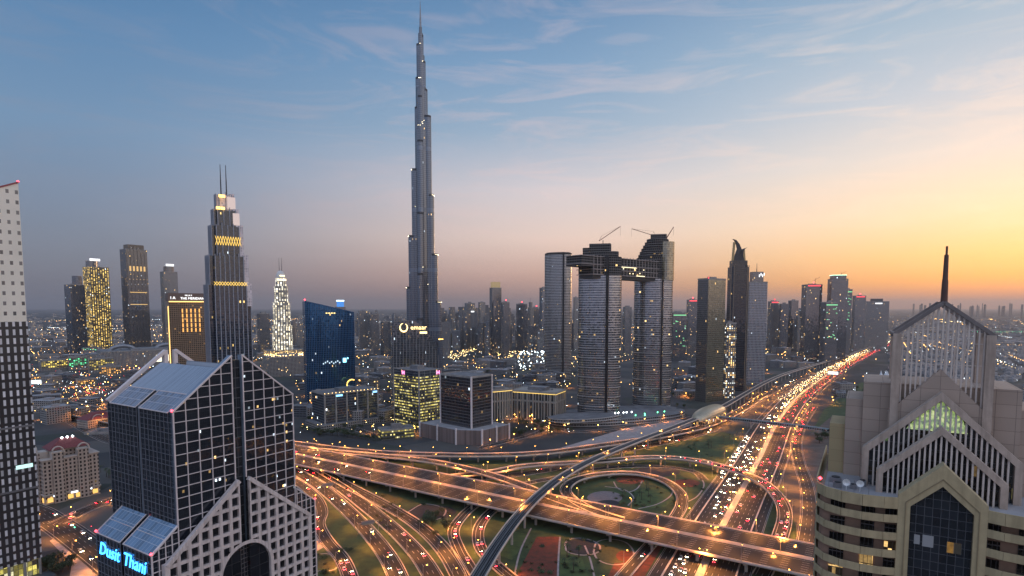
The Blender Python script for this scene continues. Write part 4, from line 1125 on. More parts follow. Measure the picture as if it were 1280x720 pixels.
# bare crown of the right tower, and of the middle one
zb_, zt_ = P(814, 345, 1000).z, P(814, 299, 1000).z
m = MB()
for k in range(12):
    t0 = k / 12; z0, z1 = zb_ + (zt_ - zb_) * k / 12, zb_ + (zt_ - zb_) * (k + 1) / 12 - 0.6
    m.prism(ell(33 - 21 * max(0, (t0 - 0.1)) ** 1.6, 17, 24, cx=8 * t0 - 2), z0, z1, 0, 1)
m.prism([(-6, -8), (20, -8), (20, 8), (-6, 8)], zt_ - 1, zt_ + 7.5, 0, 1); m.build('stepped_crown', [SHELL, DARKST], TB)
m = MB(); m.prism(ell(12, 12, 20, cx=21, cy=-6), zb_ - 8, zt_ - 6, 0, 1); m.build('glazed_drum', [facade('gold_drum', 3, 3.75, 0.06, 0.1, (0.26, 0.21, 0.12), (0.3, 0.25, 0.16), lit=0.02, est=0.8, ior=2.6, metal=0.55, grough=0.15), DARKST], TB)
zb2, zt2 = P(748, 326, 906).z, P(748, 306, 906).z
m = MB(); m.prism(ell(26, 15, 24, cx=2), zb2, zb2 + (zt2 - zb2) * 0.55, 0, 1); m.prism(rect(32, 18), zb2, zt2 + 1, 0, 1); m.prism([(-26, -9), (-14, -9), (-14, 9), (-26, 9)], zb2, zt2 - 5, 0, 1); m.build('bare_crown', [SHELL, DARKST], TA)
crane('tower_crane', (pA.x + 4, pA.y, 0), R(-10), zt2, 7, 33, R(38), 'tower crane on the middle oval tower with its jib raised to the right')
crane('tower_crane', (pB.x - 4, pB.y, 0), R(170), zt_ + 2, 4, 36, R(20), 'tower crane at the crown of the right oval tower with jib pointing left')
crane('tower_crane', (pB.x + 24, pB.y, 0), R(20), zt_ - 6, 5, 24, R(66), 'small steep crane on the gold drum of the right oval tower')
# bridge
dB = (pB - pA); dB.z = 0; Lb = dB.length; dB.normalize(); angB = math.atan2(dB.y, dB.x)
SB = empty('sky_bridge', (pA.x, pA.y, 0), angB, 'unfinished sky bridge across the tops of the two oval towers, overhanging at the left', 'sky bridge')
z0_, z1_ = P(748, 345, 906).z - 4, P(748, 321, 906).z
m = MB(); m.prism([(-34, -14), (Lb + 22, -14), (Lb + 22, 14), (-34, 14)], z0_ + 5, z1_ - 3, 0, 1, bottom=True); m.prism([(-60, -15), (-34.01, -15), (-34.01, 15), (-60, 15)], z1_ - 17, z1_ - 2, 0, 1, bottom=True); m.build('deck_block', [SHELL, DARKST], SB)
m = MB()
for z in (z0_ + 4.4, z0_ + 12, z0_ + 19, z1_ - 2.2): m.box(-36 if z < z0_ + 14 else -62, -16.5, z, Lb + 25, 16.5, z + 0.9)
for x in range(-34, int(Lb) + 20, 8): m.box(x, -16.2, z0_ + 4, x + 0.8, -15.4, z1_)
m.build('floor_edges', pbr('raw_slab', (0.38, 0.32, 0.29), 0.85, noise=0.3), SB)
m = MB(); m.prism([(-33, -13), (Lb + 20, -13), (Lb + 20, 13), (-33, 13)], z0_ - 0.5, z0_ + 4.4, 0, 0, bottom=True); m.build('soffit_truss', DARKST, SB)
m = MB()
for x, z, in ((20, 8), (24, 8), (26, 15), (36, 16), (52, 9), (60, 9), (78, 10), (88, 16), (64, 17), (12, 16)): m.octa((x * Lb / 139, -16.8, z0_ + z), 1.0)
m.box(30, -16.9, z0_ + 18, 70, -16.55, z0_ + 18.6); m.box(70, -16.9, z0_ + 5.5, 92, -16.55, z0_ + 6.2)
m.build('work_lights', emis('work_light', (1.0, 0.85, 0.5), 3.0), SB)
pC = P(697, 474, 1417)
TC = empty('oval_tower', (pC.x, pC.y, 0), R(-20), 'finished oval tower standing left behind the sky bridge', 'tower')
oval_tower(TC, 0, 33, 20, P(697, 319, 1417).z, P(697, 317, 1417).z, R(-62), OVAL2)
m = MB(); m.prism(ell(30, 18, 20), P(697, 318, 1417).z, P(697, 316, 1417).z, 0); m.build('roof_rim', DARKST, TC)
# podium of the bridge towers
PD = empty('podium', (pA.x + 30, pA.y + 10, 0), R(20), 'low curved podium with work lights at the foot of the sky bridge towers', 'podium')
m = MB(); m.prism(ell(118, 52, 40, p=2.6), 0, 9, 0, 1); m.build('podium_block', [facade('podium_bands', 4, 4.5, 0.1, 0.45, (0.04, 0.04, 0.04), (0.30, 0.28, 0.27), lit=0.12, est=1.4), pbr('podium_roof', (0.20, 0.19, 0.19), 0.9, noise=0.5, nscale=0.06)], PD)
m = MB(); m.prism(ell(60, 26, 32, cx=-70, cy=-30), 9, 14, 0, 1); m.build('upper_terrace', [MATS['podium_bands'], MATS['podium_roof']], PD)
m = MB()
for x, y in ((-36, -58), (-30, -57), (-22, -58), (-16, -57), (-8, -58)): m.octa((x, y, 20), 1.3)
m.build('flood_lamps', E_WHITE, PD)
m = MB()
for x, y in ((10, -40), (24, -44), (30, -34), (56, -30), (70, -28)): m.octa((x, y, 11), 1.4)
m.build('green_lamps', E_GREEN, PD)

# ================================================================== stepped tower with two masts (behind the glass gabled tower)
s0 = P(289, 500, 860); az_ = math.atan2(s0.x, s0.y)
ST = empty('stepped_tower', (s0.x, s0.y, 0), -az_ + R(14), 'stepped art deco tower with gold lattice bands and two thin masts', 'tower')
kS = 860 / F * math.cos(az_) * 0.93
def sz_(y): return P(289, y, 860).z
STM = facade('deco_glass', 1.7, 3.7, 0.08, 0.16, (0.012, 0.020, 0.036), (0.04, 0.045, 0.055), lit=0.05, est=1.4, ior=1.7, warm=(1.0, 0.66, 0.2))
PINK = facade('pink_cap', 2.5, 3.7, 0.3, 0.2, (0.55, 0.48, 0.48), (0.80, 0.70, 0.68), lit=0.0, ior=1.5, grough=0.5, wob=0)
FINP = pbr('pilaster_grey', (0.30, 0.31, 0.35), 0.55, noise=0.12)
tiers = [(67 * kS, 0, sz_(357)), (60 * kS, sz_(357), sz_(321)), (48 * kS, sz_(321), sz_(284)), (38 * kS, sz_(284), sz_(264)), (27 * kS, sz_(264), sz_(245))]
for i, (w, z0, z1) in enumerate(tiers):
    m = MB(); w *= 0.84; d = w * 0.72; c = w * 0.12
    poly = [(-w / 2 + c, -d / 2), (w / 2 - c, -d / 2), (w / 2 - c, -d / 2 + c), (w / 2, -d / 2 + c), (w / 2, d / 2 - c), (w / 2 - c, d / 2 - c), (w / 2 - c, d / 2), (-w / 2 + c, d / 2), (-w / 2 + c, d / 2 - c), (-w / 2, d / 2 - c), (-w / 2, -d / 2 + c), (-w / 2 + c, -d / 2 + c)]
    m.prism(poly, z0, z1, 0, 1); o = m.build('tier', [STM if i < 4 else PINK, ROOF], ST)
    m = MB(); n_ = (8, 7, 5, 4, 3)[i]
    for k in range(n_):
        x = -w / 2 + c + (w - 2 * c) * k / (n_ - 1); h_ = z1 + (4 if k in (1, n_ - 2) else 1.5); m.box(x - 0.5, -d / 2 - 0.9, z0, x + 0.5, -d / 2 - 0.003, h_)
    for k in range(5):
        y = -d / 2 + c + (d - 2 * c) * k / 4
        for s_ in (-1, 1): m.box(min(s_ * (w / 2 + 0.003), s_ * (w / 2 + 0.9)), y - 0.75, z0, max(s_ * (w / 2 + 0.003), s_ * (w / 2 + 0.9)), y + 0.75, z1 + 1.2)
    m.build('pilasters', FINP, o)
    m = MB(); m.box(w * 0.30, -d / 2 + 2, z0 if z0 else z1 - 30, w / 2 + 1.4, d / 2 - 2, z1 + 3.0); m.build('pink_pylon', PINK, o)
LAT = emis('gold_lattice', (1.0, 0.62, 0.10), 1.6)
def lattice(w, d, z0, z1, n_):
    m = MB()
    for k in range(n_):
        x0, x1 = -w / 2 + w * k / n_, -w / 2 + w * (k + 1) / n_
        for a, b in (((x0, z0), ((x0 + x1) / 2, z1)), (((x0 + x1) / 2, z1), (x1, z0)), ((x0, z1), ((x0 + x1) / 2, z0)), (((x0 + x1) / 2, z0), (x1, z1))):
            m.beam((a[0], -d / 2 - 1.3, a[1]), (b[0], -d / 2 - 1.3, b[1]), 0.5, 0.5, up=(0, 1, 0))
    return m
w3 = tiers[2][0] * 0.84; lattice(w3 * 0.86, w3 * 0.72, sz_(308), sz_(297), 5).build('gold_lattice_band', LAT, ST)
w1 = tiers[0][0] * 0.84; lattice(w1 * 0.8, w1 * 0.72, sz_(357.5), sz_(353), 6).build('gold_lattice_band', LAT, ST)
m = MB()
for x, z in ((-14, sz_(264)), (-8, sz_(264)), (-10, sz_(249)), (-7, sz_(249))): m.box(x, -15, z, x + 5, -13, z + 3.5)
m.build('lit_terrace', E_GOLD, ST)
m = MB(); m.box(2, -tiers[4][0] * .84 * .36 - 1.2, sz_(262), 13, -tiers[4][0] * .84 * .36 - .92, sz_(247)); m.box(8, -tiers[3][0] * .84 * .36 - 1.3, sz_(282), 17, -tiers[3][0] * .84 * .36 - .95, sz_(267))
m.build('floodlight_glow', emis('pink_glow', (1.0, .78, .72), .62), ST)  # glowing boxes put in for floodlight on the pale crown
for x in (-3.6, 3.8):
    m = MB(); m.prism(ell(1.0, 1.0, 8, cx=x), sz_(262), sz_(225), taper=(0.8, x, 0)); m.prism(ell(0.7, 0.7, 8, cx=x), sz_(225), sz_(206), taper=(0.6, x, 0)); m.build('mast', DARKST, ST)

# ================================================================== the other buildings
def fac(i):
    T = [dict(cw=2.4, ch=3.6, fx=.16, fy=.35, glass=(.03, .035, .045), frame=(.10, .10, .11), lit=.10),
         dict(cw=3.0, ch=3.6, fx=.30, fy=.35, glass=(.025, .03, .035), frame=(.18, .17, .17), lit=.09),
         dict(cw=1.8, ch=3.8, fx=.10, fy=.14, glass=(.02, .03, .045), frame=(.07, .075, .08), lit=.06, ior=2.3),
         dict(cw=3.4, ch=3.4, fx=.45, fy=.45, glass=(.02, .02, .025), frame=(.22, .195, .175), lit=.12),
         dict(cw=2.2, ch=3.6, fx=.12, fy=.45, glass=(.025, .035, .05), frame=(.14, .15, .17), lit=.12, coolf=.5)]
    d = dict(T[i]); cw, ch, fx, fy = d.pop('cw'), d.pop('ch'), d.pop('fx'), d.pop('fy')
    return facade('city_facade_%s' % 'abcde'[i], cw, ch, fx, fy, est=2.2, **d)


def site(x0, x1, Y, yb=470):
    """ground centre, facing angle and true width of something seen between two picture columns"""
    c = P((x0 + x1) / 2, yb, Y); az = math.atan2(c.x, c.y)
    return c, -az, (x1 - x0) * Y / F * math.cos(az)


def hz(y, Y, x=640): return P(x, y, Y).z


def bldg(name, label, x0, x1, yt, Y, mat, ratio=0.8, rot=20, cat='tower', group=None, roof='plant', pod=None, par=True, frame=None, z0=0, mats=None):
    c, a, w = site(x0, x1, Y); ra = R(rot); w2 = w / (math.cos(ra) + ratio * abs(math.sin(ra))); d2 = w2 * ratio
    h = hz(yt, Y, (x0 + x1) / 2)
    r = empty(name, (c.x, c.y + d2 * 0.3, 0), a + ra, label, cat, group)
    m = MB(); m.prism(rect(w2, d2), 0, h, 0, 1); m.build('shaft', [mat, ROOF], r)
    if par:
        m = MB()
        for q in ((-w2 / 2 - .25, -d2 / 2 - .25, w2 / 2 + .25, -d2 / 2 + .3), (-w2 / 2 - .25, d2 / 2 - .3, w2 / 2 + .25, d2 / 2 + .25)): m.box(q[0], q[1], h - 1.2, q[2], q[3], h + 1.4)
        for q in ((-w2 / 2 - .25, -d2 / 2 + .31, -w2 / 2 + .3, d2 / 2 - .31), (w2 / 2 - .3, -d2 / 2 + .31, w2 / 2 + .25, d2 / 2 - .31)): m.box(q[0], q[1], h - 1.2, q[2], q[3], h + 1.4)
        m.build('parapet', CONC, r)
    if roof:
        m = MB(); k = rnd.uniform(.3, .5); m.prism(rect(w2 * k, d2 * k), h, h + rnd.uniform(4, 7), 0, 0)
        for _ in range(3):
            x, y = rnd.uniform(-.35, .35) * w2, rnd.uniform(-.35, .35) * d2; s_ = rnd.uniform(1, 2.2); m.box(x - s_, y - s_, h + .01, x + s_, y + s_, h + rnd.uniform(1.5, 3))
        m.build('plant_room', STEEL, r)
    if pod:
        m = MB(); m.prism(rect(w2 * pod[0], d2 * pod[0]), 0, pod[1], 0, 1); m.build('podium', [fac(0), ROOF], r)
    return r, w2, d2, h


def red_lamp(r, x, y, z, s=1.6):
    m = MB(); m.octa((x, y, z), s); m.build('warning_lamp', E_RED, r)


# ---- left group of towers
r, w, d, h = bldg('tower', 'small dark tower with a glazed corner, in front of the gold lit tower', 83, 109, 356, 2200, fac(2), .9, 25); red_lamp(r, 0, 0, h + 8)
m = MB(); m.prism(ell(w * .3, d * .45, 16, cx=w * .2), 0, h + 34, [0] and 0, 1); m.build('curved_shaft', [facade('curved_blue', 2.2, 3.6, .1, .3, (.03, .045, .065), (.16, .15, .15), lit=.05, est=1.6), ROOF], r)
GOLDF = facade('gold_windows', 8.5, 4.2, .62, .30, (.10, .07, .02), (.15, .12, .07), lit=.70, floorlit=0.2, est=1.7, warm=(1.0, .66, .16), coolf=.04, ior=1.6)
r, w, d, h = bldg('tower', 'tower glittering with gold windows and a round lit crown at the left', 107, 140, 334, 2300, GOLDF, .75, 28)
m = MB(); m.prism(ell(w * .30, d * .34, 20, cx=-w * .2), h, h + 24, 0, 1); m.build('round_crown', [fac(1), ROOF], r)
m = MB(); m.box(-w * .45, -d * .37, h + 24, w * .1, -d * .36 + .4, h + 33); m.build('lit_sign', emis('crown_white', (.95, .97, 1.0), 1.5), r)
m = MB()
for k in range(7): m.octa((w * .52, -d * .3, h - 20 - 6 * k), 1.6)
m.build('green_lamps', E_GREEN, r)
DKG = facade('dark_bronze', 2.4, 3.7, .18, .22, (.012, .015, .022), (.06, .055, .055), lit=.07, floorlit=.02, est=1.8, warm=(1.0, .6, .18), coolf=.08)
r, w, d, h = bldg('tower', 'tall dark bronze slab with a gold lit band near its top', 154, 188, 312, 2200, DKG, .7, 22)
m = MB()
for k in range(6):
    x = -w / 2 + w * (k + .5) / 6; m.box(x - w * .05, -d / 2 - 1.6, 20, x + w * .05, -d / 2 - .01, h + (8 if k in (1, 2, 3) else -12))
m.build('bronze_bays', [DKG], r)
m = MB(); m.box(-w * .36, -d * .36, h, w * .40, d * .36, h + 18); m.build('crown', pbr('bronze_crown', (.20, .15, .10), .6, noise=.3), r)
m = MB()
for k in range(5): x = -w / 2 + w * (k + 1) / 6; m.box(x - 3, -d / 2 - 1.9, h - 80, x + 3, -d / 2 - 1.65, h - 62)
for z in (h - 160, h - 205): m.box(-w * .4, -d / 2 - 1.9, z, w * .4, -d / 2 - 1.65, z + 2.5)
m.build('gold_bay_lights', emis('bay_gold', (1.0, .6, .18), .9), r)
r, w, d, h = bldg('tower', 'slim grey tower with a bright rounded crest behind the brown hotel', 203, 225, 340, 2300, fac(1), .9, 15)
m = MB(); m.prism(ell(w * .36, d * .4, 20), h, h + 22, 0, 1); m.build('round_crest', [fac(1), ROOF], r)
m = MB(); m.box(-w * .28, -d * .46, h + 22.5, w * .28, -d * .42, h + 31); m.build('lit_sign', MATS['crown_white'], r)
BRN = facade('brown_hotel', 3.4, 3.6, .35, .42, (.03, .022, .015), (.26, .16, .09), lit=.22, est=.9, coolf=.02, warm=(1.0, .5, .14), ior=1.6)
r, w, d, h = bldg('hotel', 'brown hotel block washed in amber light with white roof letters', 208, 262, 376, 1100, BRN, .5, 8, cat='hotel', roof=None)
m = MB(); m.prism(rect(w * 1.04, d * 1.06), h, h + 14, 0, 0); m.build('cornice', pbr('brown_cornice', (.17, .11, .085), .7), r)
m = MB(); m.box(-w * .5, -d * .56, h - 2.5, w * .5, -d * .53, h - .9)
m.box(-w * .53, -d * .5, 60, -w * .51, -d * .46, h - 10)
m.build('cornice_light', emis('amber_strip', (1.0, .62, .18), 2.2), r)
m = MB()
for k in range(5):
    x = -w * .18 + w * .105 * k
    for j in range(5): m.box(x - 1.0, -d / 2 - .5, h - 22 - 9 * j, x + 1.0, -d / 2 - .1, h - 15 - 9 * j)
m.build('fin_lights', emis('fin_amber', (1.0, .45, .08), 1.5), r)
WL = emis('white_letters', (.95, .97, 1.0), 2.2)
text_mesh('sign_letters', 'THE MERIDIAN', 6.0, .2, WL, r, (w * .08, -d * .53 - .5, h + 2.4), (R(90), 0, 0))
text_mesh('sign_letters', 'VILLA R', 3.6, .2, WL, r, (-w * .02, -d * .53 - .5, h + 8.8), (R(90), 0, 0))
text_mesh('sign_letters', 'I A', 7.0, .2, WL, r, (-w * .40, -d * .53 - .5, h + 3), (R(90), 0, 0))

# ---- the lit white tower
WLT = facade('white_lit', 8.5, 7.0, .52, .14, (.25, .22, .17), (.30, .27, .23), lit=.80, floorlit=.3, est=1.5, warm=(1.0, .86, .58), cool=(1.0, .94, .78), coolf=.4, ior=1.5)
c, a, w = site(340, 369, 1950)
r = empty('white_lit_tower', (c.x, c.y, 0), a + R(12), 'floodlit white tower with a domed crown and twin masts', 'tower')
m = MB(); zt = hz(385, 1950)
for k, (s_, z0, z1) in enumerate(((.86, 0, hz(407, 1950)), (.74, hz(407, 1950), hz(378, 1950)), (.6, hz(378, 1950), hz(358, 1950)), (.46, hz(358, 1950), hz(348, 1950)))):
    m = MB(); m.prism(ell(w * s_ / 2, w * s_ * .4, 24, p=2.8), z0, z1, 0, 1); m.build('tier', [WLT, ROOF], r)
m = MB(); z0 = hz(348, 1950)
for i in range(6):
    f0, f1 = math.cos(i / 6 * 1.45), math.cos((i + 1) / 6 * 1.45)
    m.prism(ell(w * .22 * f0, w * .18 * f0, 20), z0 + 26 * math.sin(i / 6 * 1.45), z0 + 26 * math.sin((i + 1) / 6 * 1.45), taper=(f1 / f0, 0, 0))
m.build('dome', pbr('dome_white', (.6, .57, .52), .5), r)
m = MB(); m.box(-w * .2, -w * .19, z0 - 8, w * .2, -w * .185, z0 - 2); m.box(-6, -w * .2, z0 + 6, 10, -w * .18, z0 + 10); m.build('crown_light', emis('crown_cream', (1.0, .85, .5), 2.4), r)
m = MB()
for x in (-4, 4): m.tube([(x, 0, z0 + 22), (x, 0, hz(322, 1950))], [1.0, .35], 6)
m.build('mast', DARKST, r)
m = MB(); m.prism(rect(w * 1.5, w), 0, 34, 0, 1); m.build('podium', [facade('gold_podium', 3.5, 4, .3, .3, (.1, .08, .04), (.3, .25, .18), lit=.6, est=1.6, coolf=0), ROOF], r)

# ---- blue slanted glass building
BLU = facade('deep_blue_glass', 1.9, 3.9, .10, .16, (.016, .10, .22), (.008, .045, .11), lit=.03, floorlit=.012, est=1.2, ior=1.8, grough=.08, metal=.75, coolf=.6, wob=.015)
c, a, w = site(382, 443, 1080)
r = empty('blue_glass_building', (c.x, c.y, 0), a + R(10), 'deep blue glass building with a roofline slanting down to the right', 'building')
zl_, zr_ = hz(377, 1080), hz(391, 1080)
front = [(-w / 2 + w * k / 10, -8 * math.sin(math.pi * k / 10) - 14) for k in range(11)]
poly = front + [(w / 2, 18), (-w / 2, 18)]
zz = [zl_ + (zr_ - zl_) * k / 10 for k in range(11)] + [zr_, zl_]
m = MB(); m.prism(poly, 0, zz, 0, 1); m.build('glass_body', [BLU, ROOF], r)
m = MB()
for k in range(0, 31):
    t = k / 30; x = -w / 2 + w * t; y = -8 * math.sin(math.pi * t) - 14; m.box(x - .22, y - .9, 22, x + .22, y - .02, zl_ + (zr_ - zl_) * t + 1.5)
m.build('glass_fins', pbr('blue_fins', (.02, .12, .30), .3, .5), r)
m = MB()
for k in range(10): m.beam((front[k][0], front[k][1] - .4, zz[k] + .4), (front[k + 1][0], front[k + 1][1] - .4, zz[k + 1] + .4), 1.0, 1.4)
m.build('roof_edge', pbr('blue_edge', (.02, .07, .16), .4, .4), r)
m = MB()
for k in range(4): m.box(-9 + 4.6 * k, -23.2, zl_ - 22, -6 + 4.6 * k, -22.9, zl_ - 20)
m.build('lit_sign', emis('gold_sign', (1.0, .72, .25), 2.0), r)
m = MB(); m.box(20, -22.0, 74, 26, -21.6, 82); m.box(28, -20.5, 80, 30, -20.2, 83); m.build('cyan_screen', emis('cyan_screen_m', (.3, .8, 1.0), 3.0), r)
m = MB()
for k in range(9): m.box(-16 + 3.6 * k, -23.4, 72 + (k * 7) % 5, -14 + 3.6 * k, -23.1, 74.5 + (k * 7) % 5)
m.build('lit_rooms', emis('cool_rooms', (.65, .85, 1.0), 1.2), r)
red_lamp(r, -w / 2, -14, zl_ + 3, 1.6)
m = MB()
pts = [(w * .38 + 9 * math.cos(R(t)), -34, 34 + 9 * math.sin(R(t))) for t in range(60, 301, 20)]
m.tube(pts, 1.0, 6); m.build('crescent_lamp', emis('crescent_gold', (1.0, .6, .12), 3.0), r)
# small tower with blue cap
r, w, d, h = bldg('tower', 'slim tower with a bright blue cap behind the blue glass building', 420, 433, 384, 2000, fac(2), .9, 10, roof=None)
m = MB(); m.prism(rect(w * .7, d * .7), h, h + 20); m.build('blue_cap', emis('blue_cap_m', (.05, .3, .9), .9), r)
m = MB(); m.prism(rect(w * .74, d * .74), h + 20, h + 24); m.build('cap_light', emis('cap_white', (.6, .85, 1), 4), r)

# ---- the dark curved building with the gold sign (emaar letters), in front of the tallest tower
DCV = facade('dark_curved_glass', 1.6, 4.0, .12, .10, (.02, .028, .04), (.05, .055, .065), lit=.05, est=1.0, coolf=.7, ior=2.2, wob=.02)
c, a, w = site(490, 546, 1010)
r = empty('curved_dark_building', (c.x, c.y, 0), a + R(6), 'dark curved glass building with glowing gold letters at its top', 'building')
hL = hz(403, 1010); hR = hz(432, 1010)
m = MB(); n = 14
fr_ = [(-w / 2 + w * k / n, -14 - 5 * math.sin(math.pi * k / n)) for k in range(n + 1)]
def prof(t): return hL + 4 * math.sin(min(1, t * 2.2) * math.pi * .5) - (hL - hR + 4) * max(0, (t - .45) / .55) ** 1.5
m.prism(fr_ + [(w / 2, 16), (-w / 2, 16)], 0, [prof(k / n) for k in range(n + 1)] + [hR, hL], 0, 1); m.build('glass_body', [DCV, DARKST], r)
m = MB()
for k in range(n + 1):
    x, y = fr_[k]; m.beam((x, y - .4, 10), (x + 2.5, y - .4, prof(k / n) - 16), .5, .7)
m.build('slanting_fins', STEEL, r)
GS = emis('gold_letters', (1.0, .70, .30), 3.2)
text_mesh('sign_letters', 'emaar', 11.0, .25, GS, r, (6.0, -20.6, hL - 11.5), (R(90), 0, R(1)))
m = MB(); m.box(8, -20.9, hL - 18.6, 20, -20.4, hL - 15.2); m.build('sign_plate', GS, r)
m = MB(); pts = [(-19 + 6.2 * math.cos(R(t)), -19.6, hL - 8 + 7.0 * math.sin(R(t))) for t in range(100, 421, 20)]; m.tube(pts, [.5 + .9 * math.sin(math.pi * i / (len(pts) - 1)) for i in range(len(pts))], 6); m.build('sign_ring', GS, r)

# ---- office block with yellow floors
YLO = facade('yellow_floors', 2.2, 4.2, .10, .56, (.05, .045, .02), (.055, .055, .05), lit=.35, floorlit=.5, est=.85, warm=(.95, .78, .20), cool=(.95, .85, .40), coolf=.3, ior=1.7)
r, w, d, h = bldg('office_block', 'office block with nearly every floor lit yellow and pink signs at the top', 489, 549, 463, 850, YLO, 1.46, 38, cat='office block')
m = MB(); m.prism(rect(w + .6, d + .6), h - 8, h + .5, 0, 1); m.build('dark_crown', [fac(2), ROOF], r)
m = MB()
for x, y in ((-w * .5, -d * .5), (w * .5, -d * .5), (w * .5, d * .5), (-w * .5, d * .5)): m.box(x - .8, y - .8, 0, x + .8, y + .8, h + 2)
for k in range(1, 4): m.box(-w / 2 + w * k / 4 - .3, -d / 2 - .5, 0, -w / 2 + w * k / 4 + .3, -d / 2 - .02, h)
m.build('corner_posts', CONC, r)
PK = emis('pink_sign', (1.0, .25, .55), 3.0)
m = MB()
for x in (w * .36, ):
    for dx_, dz_ in ((-2.2, 0), (2.2, 0)): m.box(x + dx_ - .5, -d / 2 - 1.2, h - 6.5, x + dx_ + .5, -d / 2 - .6, h - 1)
    m.box(x - 2.2, -d / 2 - 1.15, h - 4.4, x + 2.2, -d / 2 - .65, h - 3.2)
for y in (d * .1,):
    for dy_ in (-2.2, 2.2): m.box(-w / 2 - 1.2, y + dy_ - .5, h - 6.5, -w / 2 - .6, y + dy_ + .5, h - 1)
    m.box(-w / 2 - 1.15, y - 2.2, h - 4.4, -w / 2 - .65, y + 2.2, h - 3.2)
m.build('pink_sign', PK, r)
r, w, d, h = bldg('annex', 'low annex with a glowing yellow glass front beside the motorway', 470, 516, 536, 770, YLO, .45, 16, cat='building', roof='plant')
# ---- dark cube on a pale podium
CUB = facade('cube_glass', 3.0, 4.0, .05, .18, (.02, .02, .024), (.075, .065, .065), lit=.10, floorlit=.03, est=.9, ior=1.8, coolf=.3)
r, w, d, h = bldg('cube_office', 'dark cube office on a pale roofed podium', 548, 614, 470, 760, CUB, 1.55, 44, cat='office block', roof=None)
for x, y in ((-w * .5, -d * .5), (w * .5, -d * .5), (w * .5, d * .5), (-w * .5, d * .5)): m = MB(); m.box(x - .9, y - .9, 0, x + .9, y + .9, h + 1); m.build('corner_post', BARW, r)
m = MB(); m.prism([(-w * 1.0, -d * .35), (-w * .5, -d * .82), (w * .85, -d * .82), (w * .95, d * .85), (-w * 1.0, d * .85)], 0, 19, 0, 1)
m.build('podium', [facade('podium_wall', 2.2, 20, .05, .02, (.17, .12, .105), (.10, .08, .075), lit=0, ior=1.5, grough=.7, frough=.7, wob=0), ROOFP], r)
for x, y in ((-w * 1.0, d * .85), (-w * 1.0, d * .25), (-w * 1.0, -d * .35), (-w * .5, -d * .82), (w * .2, -d * .82), (w * .85, -d * .82)): m = MB(); m.box(x - 1.0, y - 1.0, 0, x + 1.0, y + 1.0, 21); m.build('pale_pier', BARW, r)
# ---- low buildings round the blue glass building
r, w, d, h = bldg('low_office', 'low office with pale columns and a flat roof in front of the blue glass building', 386, 470, 489, 860, fac(2), .5, 26, cat='building')
m = MB()
for k in range(6): x = -w / 2 + w * k / 5; m.box(x - 1, -d / 2 - 1.2, 0, x + 1, -d / 2 - .02, h + 2)
for k in range(4): y = -d / 2 + d * k / 3; m.box(w / 2 + .02, y - 1, 0, w / 2 + 1.2, y + 1, h + 2)
m.build('columns', CONC, r)
m = MB(); m.prism(rect(w * 1.2, d * 1.35), 0, 8, 0, 1); m.build('podium', [fac(3), ROOF], r)
m = MB(); m.box(-w * .3, -d / 2 - 1.4, h - 5, -w * .18, -d / 2 - 1.25, h - 2.5); m.box(w * .4, -d / 2 - 1.4, h - 5, w * .48, -d / 2 - 1.25, h - 2.5); m.build('blue_sign', emis('blue_sign_m', (.25, .6, 1.0), 2.5), r)
m = MB()
for k in range(16): m.octa((-w / 2 + w * k / 15, -d / 2 - 1.3, h + .8), .5)
m.build('eave_lamps', E_WARM, r)
DECO = facade('colonnade', 5.0, 30, .30, .1, (.05, .05, .05), (.26, .23, .19), lit=.12, est=.8, coolf=0)
for x0, x1, yt, Y, rot, lab in ((606, 640, 487, 900, 30, 'colonnaded low hotel wing beside the dark cube office'), (640, 708, 489, 900, -22, 'colonnaded low hotel with gold lit eaves left of the bridge towers')):
    r, w, d, h = bldg('hotel', lab, x0, x1, yt, Y, DECO, .6, rot, cat='hotel')
    m = MB()
    for s_ in (-1, 1):
        m.box(-w / 2, s_ * (d / 2 + .5) - .25, h - 2.6, w / 2, s_ * (d / 2 + .5) + .25, h - 1.8); m.box(s_ * (w / 2 + .5) - .25, -d / 2, h - 2.6, s_ * (w / 2 + .5) + .25, d / 2, h - 1.8)
    m.build('eave_light', emis('eave_gold', (1.0, .66, .16), 1.6), r)
    m = MB()
    for k in range(9): x = -w / 2 + w * k / 8; m.box(x - .7, -d / 2 - 1.4, 0, x + .7, -d / 2 - .02, h - 3)
    for k in range(6): y = -d / 2 + d * k / 5; m.box(w / 2 + .02, y - .7, 0, w / 2 + 1.4, y + .7, h - 3); m.box(-w / 2 - 1.4, y - .7, 0, -w / 2 - .02, y + .7, h - 3)
    m.prism(rect(w * 1.05, d * 1.08), h - 1.4, h + .6, 0, 0); m.build('colonnade', pbr('colonnade_stone', (.34, .29, .24), .8), r)

# ---- right of the sky bridge
GLD = facade('sunset_gold_glass', 2.2, 3.8, .05, .07, (.24, .22, .15), (.10, .10, .08), lit=.03, est=1.0, ior=2.4, metal=.7, grough=.12, wob=.01)  # sunset reflection is put into the gold base colour of this face
r, w, d, h = bldg('glass_slab', 'glass slab tower with a dark narrow side and a green face gilded by sunset reflection', 871, 906, 349, 1080, fac(2), .52, 50, roof='plant')
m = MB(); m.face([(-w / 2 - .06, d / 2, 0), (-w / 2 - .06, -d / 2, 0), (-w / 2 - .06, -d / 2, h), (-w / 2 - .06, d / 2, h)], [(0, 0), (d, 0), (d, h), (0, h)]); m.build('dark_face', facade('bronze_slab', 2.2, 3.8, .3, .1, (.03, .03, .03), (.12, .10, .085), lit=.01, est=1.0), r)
m = MB(); m.face([(-w / 2, -d / 2 - .06, 0), (w / 2, -d / 2 - .06, 0), (w / 2, -d / 2 - .06, h), (-w / 2, -d / 2 - .06, h)], [(0, 0), (w, 0), (w, h), (0, h)]); m.build('sunset_gold_face', GLD, r)
